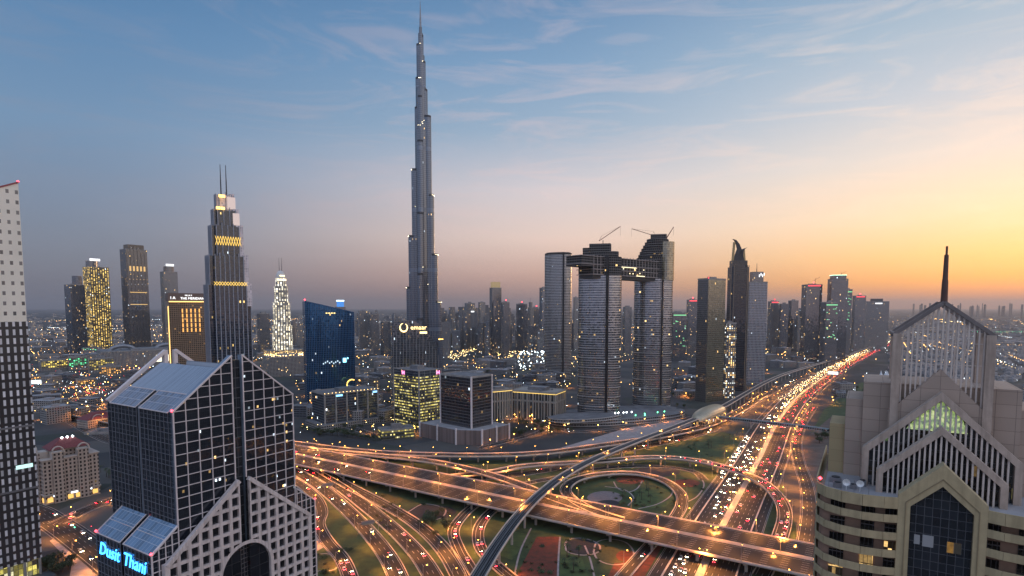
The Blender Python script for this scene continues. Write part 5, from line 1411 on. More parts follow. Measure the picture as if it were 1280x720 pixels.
red_lamp(r, -w / 2, -d / 2, h + 2, 1.2)
LIT2 = facade('lit_strip', 4.5, 3.9, .55, .4, (.02, .02, .025), (.05, .05, .055), lit=.55, est=2.0, cool=(.9, .95, .9), coolf=.5)
bldg('tower', 'dark narrow tower with columns of lit windows beside the gilded slab', 902, 920, 404, 1120, LIT2, .9, 30)
HRN = facade('horn_tower_glass', 2.0, 3.8, .10, .14, (.008, .014, .024), (.025, .03, .04), lit=.03, est=1.4, ior=1.6)
c, a, w = site(905, 933, 1230)
r = empty('horned_tower', (c.x, c.y, 0), a + R(20), 'dark tower crowned by two curved horns, the taller one at the left', 'tower')
w *= .82; d = w * .8; hs = hz(334, 1230); m = MB()
m.prism([(-w * .5, -d * .38), (-w * .38, -d * .5), (w * .38, -d * .5), (w * .5, -d * .38), (w * .5, d * .38), (w * .38, d * .5), (-w * .38, d * .5), (-w * .5, d * .38)], 0, hs, 0, 1)
m.prism([(-w * .42, -d * .34), (w * .42, -d * .34), (w * .42, d * .34), (-w * .42, d * .34)], hs, hz(326, 1230), 0, 1); m.build('shaft', [HRN, DARKST], r)
m = MB()
for x in (-w * .5, -w * .38, w * .38, w * .5): m.box(x - .6, -d * .5 - .7 if abs(x) < w * .45 else -d * .4, 0, x + .6, -d * .37, hs + 3)
m.build('corner_fins', pbr('bronze_fin', (.20, .16, .12), .5, .4), r)
m = MB(); z0 = hz(326, 1230)
zA, zB = hz(299, 1230), hz(309.5, 1230)
def horn(pts, wd):
    for (x0, z0_, t0), (x1, z1_, t1) in zip(pts[:-1], pts[1:]):
        for y0_, y1_ in ((-3, 3),):
            q = [(x0 - t0, y0_, z0_), (x0 + t0, y0_, z0_), (x1 + t1, y0_, z1_), (x1 - t1, y0_, z1_)]
            m.face(q); q2 = [(x, y1_, z) for x, y_, z in q]; m.face(q2[::-1]); m.face([q[1], q2[1], q2[2], q[2]]); m.face([q2[0], q[0], q[3], q2[3]])
hh = zA - z0
horn([(w * .02, z0, w * .30), (w * .0, z0 + hh * .35, w * .18), (w * .02, z0 + hh * .55, w * .11), (-w * .08, z0 + hh * .78, w * .08), (-w * .22, z0 + hh * .95, w * .05), (-w * .36, z0 + hh, w * .01)], 0)
hb = zB - z0
horn([(w * .10, z0 + hb * .3, w * .12), (w * .16, z0 + hb * .7, w * .08), (w * .28, z0 + hb * .9, w * .06), (w * .46, zB, w * .01)], 0)
m.build('horns', DARKST, r)
m = MB()
for x, zt_ in ((-w * .34, z0 + hh * .86), (w * .34, z0 + hb * .86)):
    m.beam((x, 0, z0), (x * .8, 0, zt_), w * .10, 4); m.beam((x, 0, z0 + hb * .45), (0, 0, z0 + hb * .45), 1.2, 1.2)
m.build('gilded_struts', pbr('gilt_metal', (.35, .26, .13), .45, .5), r)
GRY = facade('grey_punched', 3.0, 3.7, .36, .34, (.05, .055, .065), (.25, .25, .27), lit=.06, est=1.6, coolf=.4)
r, w, d, h = bldg('tower', 'pale grey gridded tower with a square top block and a needle mast', 930, 958, 353, 1330, GRY, .8, 18, roof=None)
m = MB(); m.prism(rect(w * .62, d * .62), h, h + 24, 0, 1); m.build('top_block', [fac(2), ROOF], r)
m = MB(); m.tube([(0, 0, h + 24), (0, 0, h + 44)], [.9, .3], 6); m.build('mast', DARKST, r)
m = MB()
for k in range(4): m.box(2 + k * 3.4, -d * .31 - .5, h + 12 + (k % 2) * 3, 4 + k * 3.4, -d * .31 - .1, h + 18 + (k % 2) * 3)
m.build('lit_sign', MATS['crown_white'], r)
for x0, x1, yt, Y, f_, rot, lab, red in (
        (836, 858, 391, 1900, 2, 20, 'dark tower with green lit upper floors right of the sky bridge', 0), (857, 871, 375, 2100, 0, 15, 'slim tower with a red lit top between the sky bridge and the gilded slab', 1),
        (958, 972, 377, 2300, 1, 25, 'hazy slim tower with a red top right of the needle mast tower', 1), (972, 984, 380, 2250, 0, 15, 'low dark tower of the cluster beyond the needle mast tower', 0), (983, 996, 376, 2350, 2, 30, 'wedge topped glass tower beyond the needle mast tower', 0),
        (1000, 1026, 356, 1900, 2, 22, 'broad dark tower with a crane on top, first of the roadside group on the right', 1), (1024, 1046, 378, 1750, 0, 30, 'shorter dark slab standing before the tower with the green crown', 0), (1032, 1058, 349, 1850, 2, 18, 'tall tower with a green lit crown by the highway', 0),
        (1052, 1062, 362, 1980, 1, 15, 'slim grey tower tucked right of the green crowned tower', 0), (1063, 1080, 370, 2250, 1, 18, 'grey tower with a red top left of the broad far slab', 1), (1079, 1111, 377, 2400, 3, 8, 'broad grey slab with a white light at the top, last by the highway', 0)):
    r, w, d, h = bldg('tower', lab, x0, x1, yt, Y, fac(f_), .8, rot)
    if red: red_lamp(r, 0, -d * .3, h + 8, 2.4); m = MB(); m.box(-w * .4, -d / 2 - .5, h - 5, w * .4, -d / 2 - .3, h - 1); m.build('red_strip', emis('red_strip_m', (1.0, .06, .08), 1.6), r)
    if 'green' in lab:
        m = MB(); g = 3.0 if 'crown' in lab and 'by the' in lab else 1.0
        if g > 2: m.prism(rect(w * .8, d * .8), h, h + 12); m.build('crown_block', fac(2), r); m = MB(); m.box(-w * .42, -d * .42, h + 12, w * .42, d * .42, h + 13.5); m.build('green_crown_light', emis('green_white', (.55, 1.0, .7), 2.5), r)
        else:
            for k in range(14): x, z = rnd.uniform(-.45, .45) * w, h - rnd.uniform(6, 110); m.box(x - 2, -d / 2 - .6, z, x + 2, -d / 2 - .3, z + 2)
            m.box(-w * .46, -d / 2 - .6, h - 9, w * .46, -d / 2 - .3, h - 6); m.build('green_light', emis('green_floor', (.3, 1.0, .45), .9), r)
    if 'crane' in lab or 'crown by' in lab:
        m = MB(); m.tube([(w * .2, 0, h), (w * .2, 0, h + 22)], .5, 5); m.beam((w * .1, 0, h + 14), (w * .5, 0, h + 26), .7, .7); m.build('roof_mast', pbr('mast_red', (.3, .05, .04), .6), r)
    if 'white light' in lab:
        m = MB(); m.box(-w * .1, -d / 2 - .8, h - 10, w * .2, -d / 2 - .4, h - 5); m.prism(rect(w * .5, d * .5), h, h + 12); m.build('top_light', MATS['crown_white'] if False else emis('top_white', (.8, .95, 1.0), .0001), r); m = MB(); m.box(-w * .1, -d / 2 - 1.0, h - 10, w * .2, -d / 2 - .85, h - 5); m.build('lit_sign', MATS['crown_white'], r)

# ---- towers right behind the tallest tower and towards the bridge
special = [(612, 627, 360, 2150, 2, 'slender tower with a gold lantern crown in the skyline right of the tallest tower', 'gold'), (626, 637, 378, 2050, 0, 'tower with a red beacon beside the gold lantern tower', 'red'), (645, 659, 380, 2300, 2, 'stepped tower with a red beacon, alone left of the sky bridge', 'red'),
           (663, 676, 385, 2400, 0, 'tower with a red lit top just left of the finished oval tower', 'red'), (674, 686, 360, 2000, 4, 'glass tower half hidden by the finished oval tower', None), (581, 594, 379, 2600, 1, 'blocky grey tower with white lights at its shoulder', 'white'), (598, 607, 378, 2700, 3, 'square beige tower in the skyline right of the tallest tower', None),
           (448, 462, 389, 2300, 1, 'grey tower pair, the left one, behind the blue glass building', None), (460, 474, 393, 2250, 0, 'dark tower pair, the right one, between the blue building and the tallest tower', None), (476, 489, 402, 2100, 2, 'squat dark tower left of the gold lettered building', None),
           (716, 722, 372, 2300, 3, 'thin tower seen through the gap beneath the sky bridge at the left', None), (778, 789, 384, 2100, 1, 'tower seen through the main gap beneath the sky bridge', None), (322, 338, 392, 2100, 0, 'dark slab between the stepped tower and the floodlit white tower', None)]
for x0, x1, yt, Y, f_, lab, ex in special:
    r, w, d, h = bldg('tower', lab, x0, x1, yt, Y, fac(f_), .85, rnd.uniform(8, 35))
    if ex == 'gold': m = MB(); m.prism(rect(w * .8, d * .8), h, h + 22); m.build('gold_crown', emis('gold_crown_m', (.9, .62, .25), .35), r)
    if ex == 'red': red_lamp(r, 0, -d * .3, h + 8, 2.6)
    if ex == 'white': m = MB(); m.box(0, -d / 2 - .6, h - 40, w * .4, -d / 2 - .3, h - 34); m.build('lit_sign', MATS['crown_white'], r)
# ---- hazy skyline, individual towers
FT = []
kinds = (('far_tower', 'hazy grey high-rise in the far skyline beyond the tallest tower'), ('far_tower', 'hazy slender tower in the far skyline right of the tallest tower'))
def far(x0, x1, ylo, yhi, Y0, Y1, n_, label, grp):
    for _ in range(n_):
        x = rnd.uniform(x0, x1); Y = rnd.uniform(Y0, Y1); wpx = rnd.uniform(22, 46) * F / Y; yt = rnd.uniform(ylo, yhi)
        c, a, w = site(x - wpx / 2, x + wpx / 2, Y); h = max(30, hz(yt, Y, x)); rr = rnd.uniform(0, 1.4)
        m = MB(); p = rect(w * .8, w * .8 * rnd.uniform(.6, 1.0)); m.prism(p, 0, h, 0, 1)
        if rnd.random() < .5: m.prism(rect(w * .4, w * .4), h, h + rnd.uniform(6, 22), 0, 1)
        if rnd.random() < .3: m.tube([(0, 0, h), (0, 0, h + rnd.uniform(20, 45))], [.9, .4], 4)
        o = m.build('far_tower', [fac(rnd.choice((0, 1, 3, 4, 1))), ROOF], None, loc=(c.x, c.y, 0), rz=a + rr)
        tag(o, label, 'tower', grp)
far(553, 690, 383, 402, 2300, 3600, 46, 'hazy grey high-rise in the dense skyline right of the tallest tower', 'far towers right of the tallest tower')
far(553, 690, 402, 420, 1900, 2600, 26, 'shorter hazy block low in the dense skyline right of the tallest tower', 'far blocks right of the tallest tower')
far(430, 510, 390, 408, 2600, 4200, 16, 'hazy block on the skyline left of the tallest tower', 'far towers left of the tallest tower')
far(320, 390, 396, 410, 2300, 3200, 8, 'hazy block low on the skyline around the floodlit white tower', 'far blocks by the white tower')
far(836, 905, 388, 408, 1900, 3400, 14, 'hazy tower in the skyline right of the sky bridge', 'far towers right of the sky bridge')
far(955, 1010, 384, 402, 2300, 3400, 12, 'hazy tower behind the roadside group on the right', 'far towers by the highway')
far(715, 795, 388, 404, 2300, 3600, 8, 'hazy tower seen through the gaps under the sky bridge', 'far towers under the sky bridge')
far(1135, 1275, 379, 383.5, 9000, 12000, 26, 'tiny hazy tower of the remote skyline on the horizon at the right', 'remote skyline at the right')

# ---- red domed hotel at the left
c = G(92, 624); HT = empty('domed_hotel', (c.x, c.y, 0), R(52), 'cream hotel with a dark red hipped roof, arched dormers and shopfront lights', 'hotel')
CRM = facade('cream_hotel_wall', 3.1, 3.5, .52, .42, (.05, .035, .03), (.44, .34, .27), lit=.05, est=.9, coolf=0, ior=1.5, frough=.85); weather(CRM, .5)
hw_, hd_ = 42, 30; hz_ = 40
m = MB(); m.prism([(-hw_ / 2, 0), (hw_ / 2, 0), (hw_ / 2, hd_), (-hw_ / 2, hd_)], 0, hz_, 0, 1); m.build('wall', [CRM, ROOFP], HT)
CRMP = pbr('cream_trim', (.50, .41, .34), .8, noise=.15)
m = MB()
for x0, x1 in ((-14, -6), (5, 13)):
    m.box(x0, -1.6, 0, x1, -.02, hz_ + 5)
for y0, y1 in ((8, 20),): m.box(-hw_ / 2 - 1.6, y0, 0, -hw_ / 2 - .02, y1, hz_ + 5)
m.build('bay', CRM, HT)
m = MB()
for z in (8, hz_ - .6): m.box(-hw_ / 2 - .8, -.8, z, hw_ / 2 + .8, hd_ + .8, z + .8)
m.build('cornice', CRMP, HT)
m = MB(); m.prism([(-12, 8), (14, 8), (14, 24), (-12, 24)], hz_ + .3, hz_ + 7, 0, 1); m.build('drum', [CRM, ROOFP], HT)
m = MB(); m.prism([(-15, 5), (17, 5), (17, 27), (-15, 27)], hz_ + 7, hz_ + 15, 0, 0, bottom=True, taper=(.35, 1, 16))
RDR = pbr('red_tiles', (.20, .045, .045), .75, noise=.3, nscale=.6); rf_ = m.build('roof', RDR, HT)
m = MB()
for x, y in ((-10, -1.7), (9, -1.7)):
    pts = [(x + 4.6 * math.cos(R(t)), y, hz_ + 5 + 6 * math.sin(R(t))) for t in range(0, 181, 15)]; m.tube(pts, .7, 6)
    m.box(x - 4, y + 1, hz_, x + 4, y + 9, hz_ + 6)
pts = [(-hw_ / 2 - 1.6, 14 + 5.5 * math.cos(R(t)), hz_ + 5 + 6 * math.sin(R(t))) for t in range(0, 181, 15)]; m.tube(pts, .7, 6); m.box(-hw_ / 2 - .4, 9, hz_, -hw_ / 2 + 8, 19, hz_ + 6)
m.build('arched_dormer', CRMP, HT)
m = MB()
for x in (-4, 0, 4): m.octa((1 + x, 12, hz_ + 16), 1.1)
m.build('roof_lamps', E_WHITE, HT)
m = MB()
for x in (-17, -10, -2, 4, 10, 17): m.box(x - 2, -.4, 1.5, x + 2, -.1, 5.5)
for y in (4, 14, 24): m.box(-hw_ / 2 - .4, y - 2, 1.5, -hw_ / 2 - .1, y + 2, 5.5)
m.build('shopfront', emis('shop_amber', (1.0, .55, .12), 1.3), HT)
m = MB()
for x in (-12, 1, 12): m.box(x - 2.6, -.5, 6, x + 2.6, -.2, 7.4)
m.build('shop_sign', emis('shop_white', (.8, .9, 1.0), 2.4), HT)
r, w, d, h = bldg('hotel', 'second dark red roofed hotel, smaller and farther, by the crossing', 88, 142, 524, 850, CRM, .6, 30, cat='hotel', roof=None)
m = MB(); m.prism(rect(w * 1.04, d * 1.06), h + 1.4, h + 10, 0, 0, bottom=True, taper=(.3, 0, 0)); m.build('roof', RDR, r)
m = MB(); m.tube([(-w * .2 + 7 * math.cos(R(t)), -d / 2 - 1, h + 2 + 6 * math.sin(R(t))) for t in range(0, 181, 15)], .7, 6); m.build('arched_dormer', CRMP, r)
for x0, x1, yt, Y, f_, lab in ((140, 200, 546, 740, 3, 'plain beige apartment block beside the cream hotel'), (96, 150, 540, 800, 3, 'drab apartment block behind the cream hotel')):
    bldg('apartment_block', lab, x0, x1, yt, Y, fac(f_), .6, -30, cat='apartment block')

# ---- mall, market and other low blocks
r, w, d, h = bldg('shopping_mall', 'broad grey mall roof below the gold lit tower', 110, 262, 437, 1750, fac(3), .5, 8, cat='mall')
for k in range(2): m = MB(); m.tube([(-w * .3 + w * .4 * k + 30 * math.cos(R(t)), 0, h - 2 + 14 * math.sin(R(t))) for t in range(0, 181, 20)], 6, 8); m.build('roof_vault', STEEL, r)
m = MB()
for x in (-w * .02, w * .07): m.box(x - 7, -d / 2 - .8, 14, x + 7, -d / 2 - .3, 34)
m.build('lit_screen', emis('mall_screen', (1.0, .9, .65), 2.0), r)
r, w, d, h = bldg('shopping_hall', 'grey shopping hall with scattered lamps on its roof left of the blue building', 322, 386, 446, 1500, fac(3), .9, 12, cat='mall')
m = MB()
for _ in range(60): m.octa((rnd.uniform(-.48, .48) * w, rnd.uniform(-.48, .48) * d, h + 3.5), 1.1)
m.build('roof_lamps', E_WARM, r)
mk = 0
for x0, x1, yt, Y, col in ((46, 82, 450, 1620, 'yellow'), (84, 108, 446, 1640, 'green'), (108, 140, 448, 1560, 'yellow'), (40, 60, 470, 1400, 'amber'), (60, 84, 466, 1380, 'yellow'), (92, 118, 474, 1300, 'amber'), (122, 150, 458, 1480, 'amber')):
    r, w, d, h = bldg('market_hall', 'low market hall glowing %s %s' % (col, ('at the far left', 'left of the gold lit tower', 'below the gold lit tower', 'near the left edge', 'in the second row from the back', 'beside the busy crossing', 'next to the mall')[mk]), x0, x1, yt, Y, fac(3), .5, rnd.uniform(-10, 20), cat='market'); mk += 1
    m = MB(); m.box(-w / 2, -d / 2 - .6, h * .25, w / 2, -d / 2 - .2, h * .9); m.build('glowing_front', facade('glow_' + col, 5, 4, .35, .4, (.1, .09, .05), (.08, .07, .05), lit=.6, est=1.5, coolf=0, warm=dict(yellow=(.95, .7, .12), green=(.1, .9, .35), amber=(1.0, .45, .08))[col]), r)
c = G(46, 488); r = empty('billboard', (c.x, c.y, 0), R(20), 'bright white billboard above the crossing at the left', 'billboard'); m = MB(); m.box(-1, -.6, 0, 1, .6, 14); m.build('post', STEEL, r); m = MB(); m.box(-9, -.9, 14, 9, -.3, 22); m.build('screen', emis('white_screen', (.85, .95, 1.0), 1.6), r)
c = G(1041, 473); r = empty('billboard', (c.x, c.y, 0), R(-28), 'white lit billboard beside the red side of the highway', 'billboard'); m = MB(); m.box(-1, -.6, 0, 1, .6, 10); m.build('post', STEEL, r); m = MB(); m.box(-11, -.9, 10, 11, -.3, 17); m.build('screen', MATS['white_screen'], r)
c = G(1105, 480); r = empty('tensile_tent', (c.x, c.y, 0), 0, 'white tensile tent with peaked canopies beside the stone building', 'tent')
m = MB()
for x, y, s_ in ((-8, 0, 10), (6, 4, 12), (2, -8, 9), (14, -4, 8)):
    for k in range(12):
        a0, a1 = 2 * math.pi * k / 12, 2 * math.pi * (k + 1) / 12; prev = [(s_, 14), (s_ * .5, 18), (s_ * .2, 24), (.3, 31)]
        for (r0, z0_), (r1, z1_) in zip(prev[:-1], prev[1:]): m.face([(x + r0 * math.cos(a0), y + r0 * math.sin(a0), z0_), (x + r0 * math.cos(a1), y + r0 * math.sin(a1), z0_), (x + r1 * math.cos(a1), y + r1 * math.sin(a1), z1_), (x + r1 * math.cos(a0), y + r1 * math.sin(a0), z1_)])
m.build('canopy', WHITEP, r); m = MB()
m.box(-20, -14, 0, 24, 14, 13.5); m.build('hall', fac(3), r)
# construction site with floodlights
c = G(666, 462); CS = empty('building_site', (c.x, c.y, 0), R(10), 'open steel frame building site crowded with white floodlights', 'building site')
m = MB()
for x in range(-50, 51, 20):
    for y in (-25, 0, 25): m.box(x - 1, y - 1, 0, x + 1, y + 1, 48 + 8 * math.cos(x / 30))
for z in (14, 28, 42):
    for y in (-25, 0, 25): m.box(-51, y - .8, z, 51, y + .8, z + 1.4)
    for x in range(-50, 51, 20): m.box(x - .8, -25, z + .02, x + .8, 25, z + 1.38)
m.build('steel_frame', STEEL, CS)
m = MB()
for _ in range(70): m.octa((rnd.uniform(-52, 52), rnd.uniform(-30, -22), rnd.choice((10, 20, 30, 36, 46, 52)) + rnd.uniform(-4, 4)), rnd.uniform(.9, 2.1))
m.build('flood_lamps', emis('flood_white', (.8, .95, 1.0), 9.0), CS)
# low-rise mid city blocks
def low(x0, x1, ya, yb, n_, label, grp, hs=(8, 26), ws=(22, 50)):
    for _ in range(n_):
        g = G(rnd.uniform(x0, x1), rnd.uniform(ya, yb)); w, d, h = rnd.uniform(*ws), rnd.uniform(*ws) * .7, rnd.uniform(*hs)
        if any((g - q).length < 30 for q in LOWP): continue
        LOWP.append(g.copy()); m = MB(); m.prism(rect(w, d), 0, h, 0, 1); m.prism(rect(w * .3, d * .3), h, h + 3, 1, 1)
        o = m.build('low_block', [fac(rnd.choice((1, 3, 0, 3))), rnd.choice((ROOF, ROOFP))], None, loc=g, rz=rnd.choice((0, .5, 1.0, -.4)) + rnd.uniform(-.1, .1)); tag(o, label, 'building', grp)
LOWP = []
low(380, 488, 452, 530, 50, 'low block between the blue glass building and the yellow office', 'low blocks by the blue building')
low(560, 700, 452, 490, 60, 'low flat roofed block behind the dark cube office', 'low blocks behind the cube office')
low(840, 900, 430, 500, 22, 'low flat roofed block between the sky bridge and the gilded slab', 'low blocks right of the sky bridge')
low(950, 1010, 430, 462, 16, 'low flat roofed block between the needle mast tower and the roadside group', 'low blocks by the roadside group')
low(0, 210, 416, 452, 60, 'low flat roofed block in the lit district at the far left', 'low blocks at the far left', ws=(30, 80))
low(280, 480, 412, 450, 60, 'low flat roofed block in the district around the floodlit white tower', 'low blocks by the white tower', ws=(30, 80))
low(45, 185, 470, 545, 30, 'low block around the crossing at the left', 'low blocks at the crossing')
low(1050, 1078, 478, 520, 7, 'low block beside the highway left of the stone building', 'low blocks by the stone building')
# villas at the right, seen past and through the stone building
VIL = facade('villa_wall', 3.5, 3.5, .6, .5, (.03, .03, .035), (.34, .32, .31), lit=.12, est=2.0, coolf=.5)
base = MB(); base.prism(rect(16, 13), 0, 7.5, 0, 1); base.prism(rect(7, 6), 7.5, 10, 0, 1)
vo = None; vn = 0; cand = []
for gx in range(-6, 70):
    for gy in range(0, 95):
        x, y = 560 + gx * 30 + rnd.uniform(-6, 6), 520 + gy * 34 + rnd.uniform(-7, 7)
        if gx % 5 == 0 or gy % 7 == 0 or rnd.random() < .18: continue
        zp = y * CP + H * SP; pxx = CX + F * x / zp; pyy = 384 + F * H / y
        if pxx < 1112 or pxx > 1300 or pyy < 386: continue
        # keep off the highway
        t_ = min(abs((p - Vector((x, y, 0))).length) for p in SZR.p[::3])
        if t_ < 75: continue
        cand.append((y, x))
cand.sort()
for i, (y, x) in enumerate(cand[:290]):
    if vo is None: vo = tag(base.build('villa', [VIL, ROOFP], None, loc=(x, y, 0)), 'pale flat roofed villa in the rows beyond the stone building', 'villa', 'villas beyond the stone building')
    else: copy_tree(vo, (x, y, 0), rnd.choice((0, 1.57)) + .4)
m = MB()
def qbox(m, x, y, w, d, h, a):
    c_, s_ = math.cos(a), math.sin(a); m.prism([(x + px_ * c_ - py_ * s_, y + px_ * s_ + py_ * c_) for px_, py_ in rect(w, d)], 0, h, 0, 1)
for y, x in cand[290:]: qbox(m, x, y, 16, 13, 7.5 + rnd.uniform(0, 4), .4)
for _ in range(2600):
    Y = 2600 * (6.0 ** rnd.random()); p_ = rnd.uniform(-40, 1320); g = P(p_, 386, Y); qbox(m, g.x, Y, rnd.uniform(20, 60), rnd.uniform(20, 50), rnd.uniform(6, 22), rnd.uniform(0, 1.5))
o = tag(m.build('far_city', [facade('far_city_wall', 4, 3.6, .5, .5, (.03, .03, .035), (.28, .26, .25), lit=.25, est=2.5, coolf=.3), ROOFP]), 'low city fabric fading to the horizon', 'city', kind='stuff')

# ================================================================== street lamps
SOD = emis('sodium_bulb', (1.0, .46, .07), 24.0)
def lamp_proto(double, hgt, label, group, energy):
    r = empty('street_lamp', (0, 0, 0), 0, label, 'street lamp', group)
    m = MB(); m.tube([(0, 0, 0), (0, 0, hgt)], [.2, .11], 6)
    arms = (-1, 1) if double else (1,)
    for s_ in arms: m.tube([(0, 0, hgt - .2), (s_ * 1.2, 0, hgt + .35), (s_ * 2.4, 0, hgt + .4)], .07, 5)
    m.build('pole', STEEL, r)
    for s_ in arms:
        m = MB(); m.box(s_ * 2.4 - .7, -.28, hgt + .34, s_ * 2.4 + .7, .28, hgt + .56); m.build('lamp_head', DARKST, r)
        m = MB(); m.octa((s_ * 2.4, 0, hgt + .1), .42); m.build('bulb', SOD, r)
    l = bpy.data.lights.new('lamp_light', 'SPOT'); l.energy = energy * LAMPK; l.color = (1.0, .345, .062); l.spot_size = R(158); l.spot_blend = .6; l.shadow_soft_size = .5
    lo = bpy.data.objects.new('lamp_light', l); COL.objects.link(lo); lo.parent = r; lo.location = (0 if double else 2.2, 0, hgt - .6)
    return r


LP = {}; LAMPK = 2.15
FARL, FARP = MB(), []
def lamps(path, spacing, off, label, group, hgt=11, double=False, energy=9000, start=8.0, end=None, every=1, base_z=0.0, face=1, far_=False):
    key = (hgt, double, energy)
    d = start; k = 0; L = path.L if end is None else min(end, path.L)
    while d < L:
        c, an = path.at(d, off); rz = an + (-math.pi / 2 if face > 0 else math.pi / 2)
        if double: rz = an - math.pi / 2
        if far_:
            FARL.tube([(c.x, c.y, c.z), (c.x, c.y, c.z + hgt)], .22, 5); FARL.beam((c.x - 1.5, c.y, c.z + hgt), (c.x + 1.5, c.y, c.z + hgt), .2, .2); FARL.octa((c.x, c.y, c.z + hgt - .4), .7, 1); FARP.append((c.x, c.y, c.z + hgt - 1, energy))
        elif k % every == 0:
            if key not in LP:
                LP[key] = lamp_proto(double, hgt, label, group, energy); LP[key].location = (c.x, c.y, c.z + base_z); LP[key].rotation_euler = (0, 0, rz)
            else: copy_tree(LP[key], (c.x, c.y, c.z + base_z), rz, label=label, group=group)
        d += spacing; k += 1


lamps(SZR, 46, 0, 'double armed amber street lamp on the median of the wide highway', 'lamps on the highway median', 13, True, 26000, start=60, end=1500)
lamps(SZR, 62, 0, 'distant double armed amber lamp on the far stretch of the highway', 'lamps on the far highway', 15, True, 60000, start=1510, end=3400, far_=True)
lamps(SZR, 70, -33.5, 'amber street lamp along the oncoming edge of the highway', 'lamps at the oncoming edge of the highway', 12, False, 15000, start=330, end=1500, face=1)
lamps(SZR, 80, 33.5, 'amber street lamp along the departing edge of the highway', 'lamps at the departing edge of the highway', 12, False, 15000, start=330, end=1500, face=-1)
lamps(F1A, 42, 13.9, 'amber street lamp on the nearer edge of the wide flyover', 'lamps on the near edge of the wide flyover', 11, False, 11000, start=350, face=-1)
lamps(F1A, 42, -13.6, 'amber street lamp on the median between the two decks of the wide flyover', 'lamps between the flyover decks', 11, False, 11000, start=370, face=1)
lamps(F1B, 48, -13.6, 'amber street lamp on the farther edge of the wide flyover', 'lamps on the far edge of the wide flyover', 11, False, 11000, start=350, face=1)
lamps(F2, 38, 7.8, 'amber street lamp on the back flyover', 'lamps on the back flyover', 10, False, 9000, face=-1)
lamps(F3, 34, 6.2, 'amber street lamp on the curving branch flyover', 'lamps on the branch flyover', 10, False, 9000, face=-1)
lamps(F4, 34, -5.9, 'amber street lamp on the sweeping ramp bridge', 'lamps on the ramp bridge', 10, False, 9000, face=1)
lamps(LR, 30, -5.4, 'amber street lamp on the loop ramp', 'lamps on the loop ramp', 10, False, 9000, face=1)
for pth, lab, grp in ((RA, 'amber street lamp on the slip road hugging the glass gabled tower', 'lamps on the slip road by the tower'), (RB, 'amber street lamp on the second slip road from the glass gabled tower', 'lamps on the second slip road'), (RC, 'amber street lamp on the third slip road from the glass gabled tower', 'lamps on the third slip road'),
                      (RD, 'amber street lamp on the slip road nearest the metro viaduct', 'lamps on the fourth slip road'), (RE, 'amber street lamp on the left descending ramp under the viaduct', 'lamps on the left descending ramp'), (RF, 'amber street lamp on the right descending ramp under the viaduct', 'lamps on the right descending ramp'), (RG, 'amber street lamp by the ramp below the loop', 'lamps below the loop'),
                      (CR1, 'amber street lamp on the collector road behind the loop', 'lamps on the collector road'), (CR2, 'amber street lamp on the narrow collector road beside the ramp bridge', 'lamps on the narrow collector road'), (SVR, 'amber street lamp along the service road at the right', 'lamps on the service road'),
                      (ST1, 'amber street lamp on the junction road at the lower left', 'lamps on the junction road'), (ST2, 'amber street lamp on the street before the cream hotel', 'lamps before the cream hotel'), (ST3, 'amber street lamp on the street behind the cream hotel', 'lamps behind the cream hotel'), (ST4, 'amber street lamp on the busy far left boulevard', 'lamps on the left boulevard'),
                      (ST5, 'amber street lamp on the boulevard before the mall', 'lamps on the mall boulevard'), (ST6, 'amber street lamp on the street at the foot of the bridge towers', 'lamps at the bridge towers'), (ST7, 'amber street lamp on the street behind the offices', 'lamps behind the offices'), (ST8, 'amber street lamp on the street beyond the gilded slab', 'lamps beyond the gilded slab')):
    wdt = {ST1: 11.5, RB: 6.9, RC: 6.9, RD: 6.4, CR1: 8, SVR: 7}.get(pth, 6)
    lamps(pth, 44, wdt, lab, grp, 10, False, 9000 if pth not in (ST4, ST5, ST3) else 20000, start=12, face=-1, end=900, far_=pth in (ST3, ST4, ST5, ST6, ST7, ST8))

rf = random.Random(21)
for x0, x1, y0, y1, n_, e_ in ((40, 190, 440, 530, 34, 30000), (380, 720, 452, 545, 70, 13000), (840, 1000, 438, 500, 26, 16000), (270, 390, 440, 480, 14, 24000), (1040, 1080, 470, 530, 6, 9000)):
    for _ in range(n_):
        g = G(rf.uniform(x0, x1), rf.uniform(y0, y1)); hgt = 10
        FARL.tube([(g.x, g.y, 0), (g.x, g.y, hgt)], .22, 5); FARL.beam((g.x - 1.5, g.y, hgt), (g.x + 1.5, g.y, hgt), .2, .2); FARL.octa((g.x, g.y, hgt - .4), .7, 1); FARP.append((g.x, g.y, hgt - 1, e_))
far_o = tag(FARL.build('distant_street_lamps', [STEEL, SOD]), 'amber lamps of the distant streets', 'lamps', kind='stuff')
_l = {}
for x, y, z, e in FARP:
    if e not in _l:
        l = bpy.data.lights.new('lamp_light', 'SPOT'); l.energy = e * LAMPK; l.color = (1.0, .345, .062); l.spot_size = R(158); l.spot_blend = .6; l.shadow_soft_size = .5; _l[e] = l
    lo = bpy.data.objects.new('lamp_light', _l[e]); COL.objects.link(lo); lo.parent = far_o; lo.location = (x, y, z)
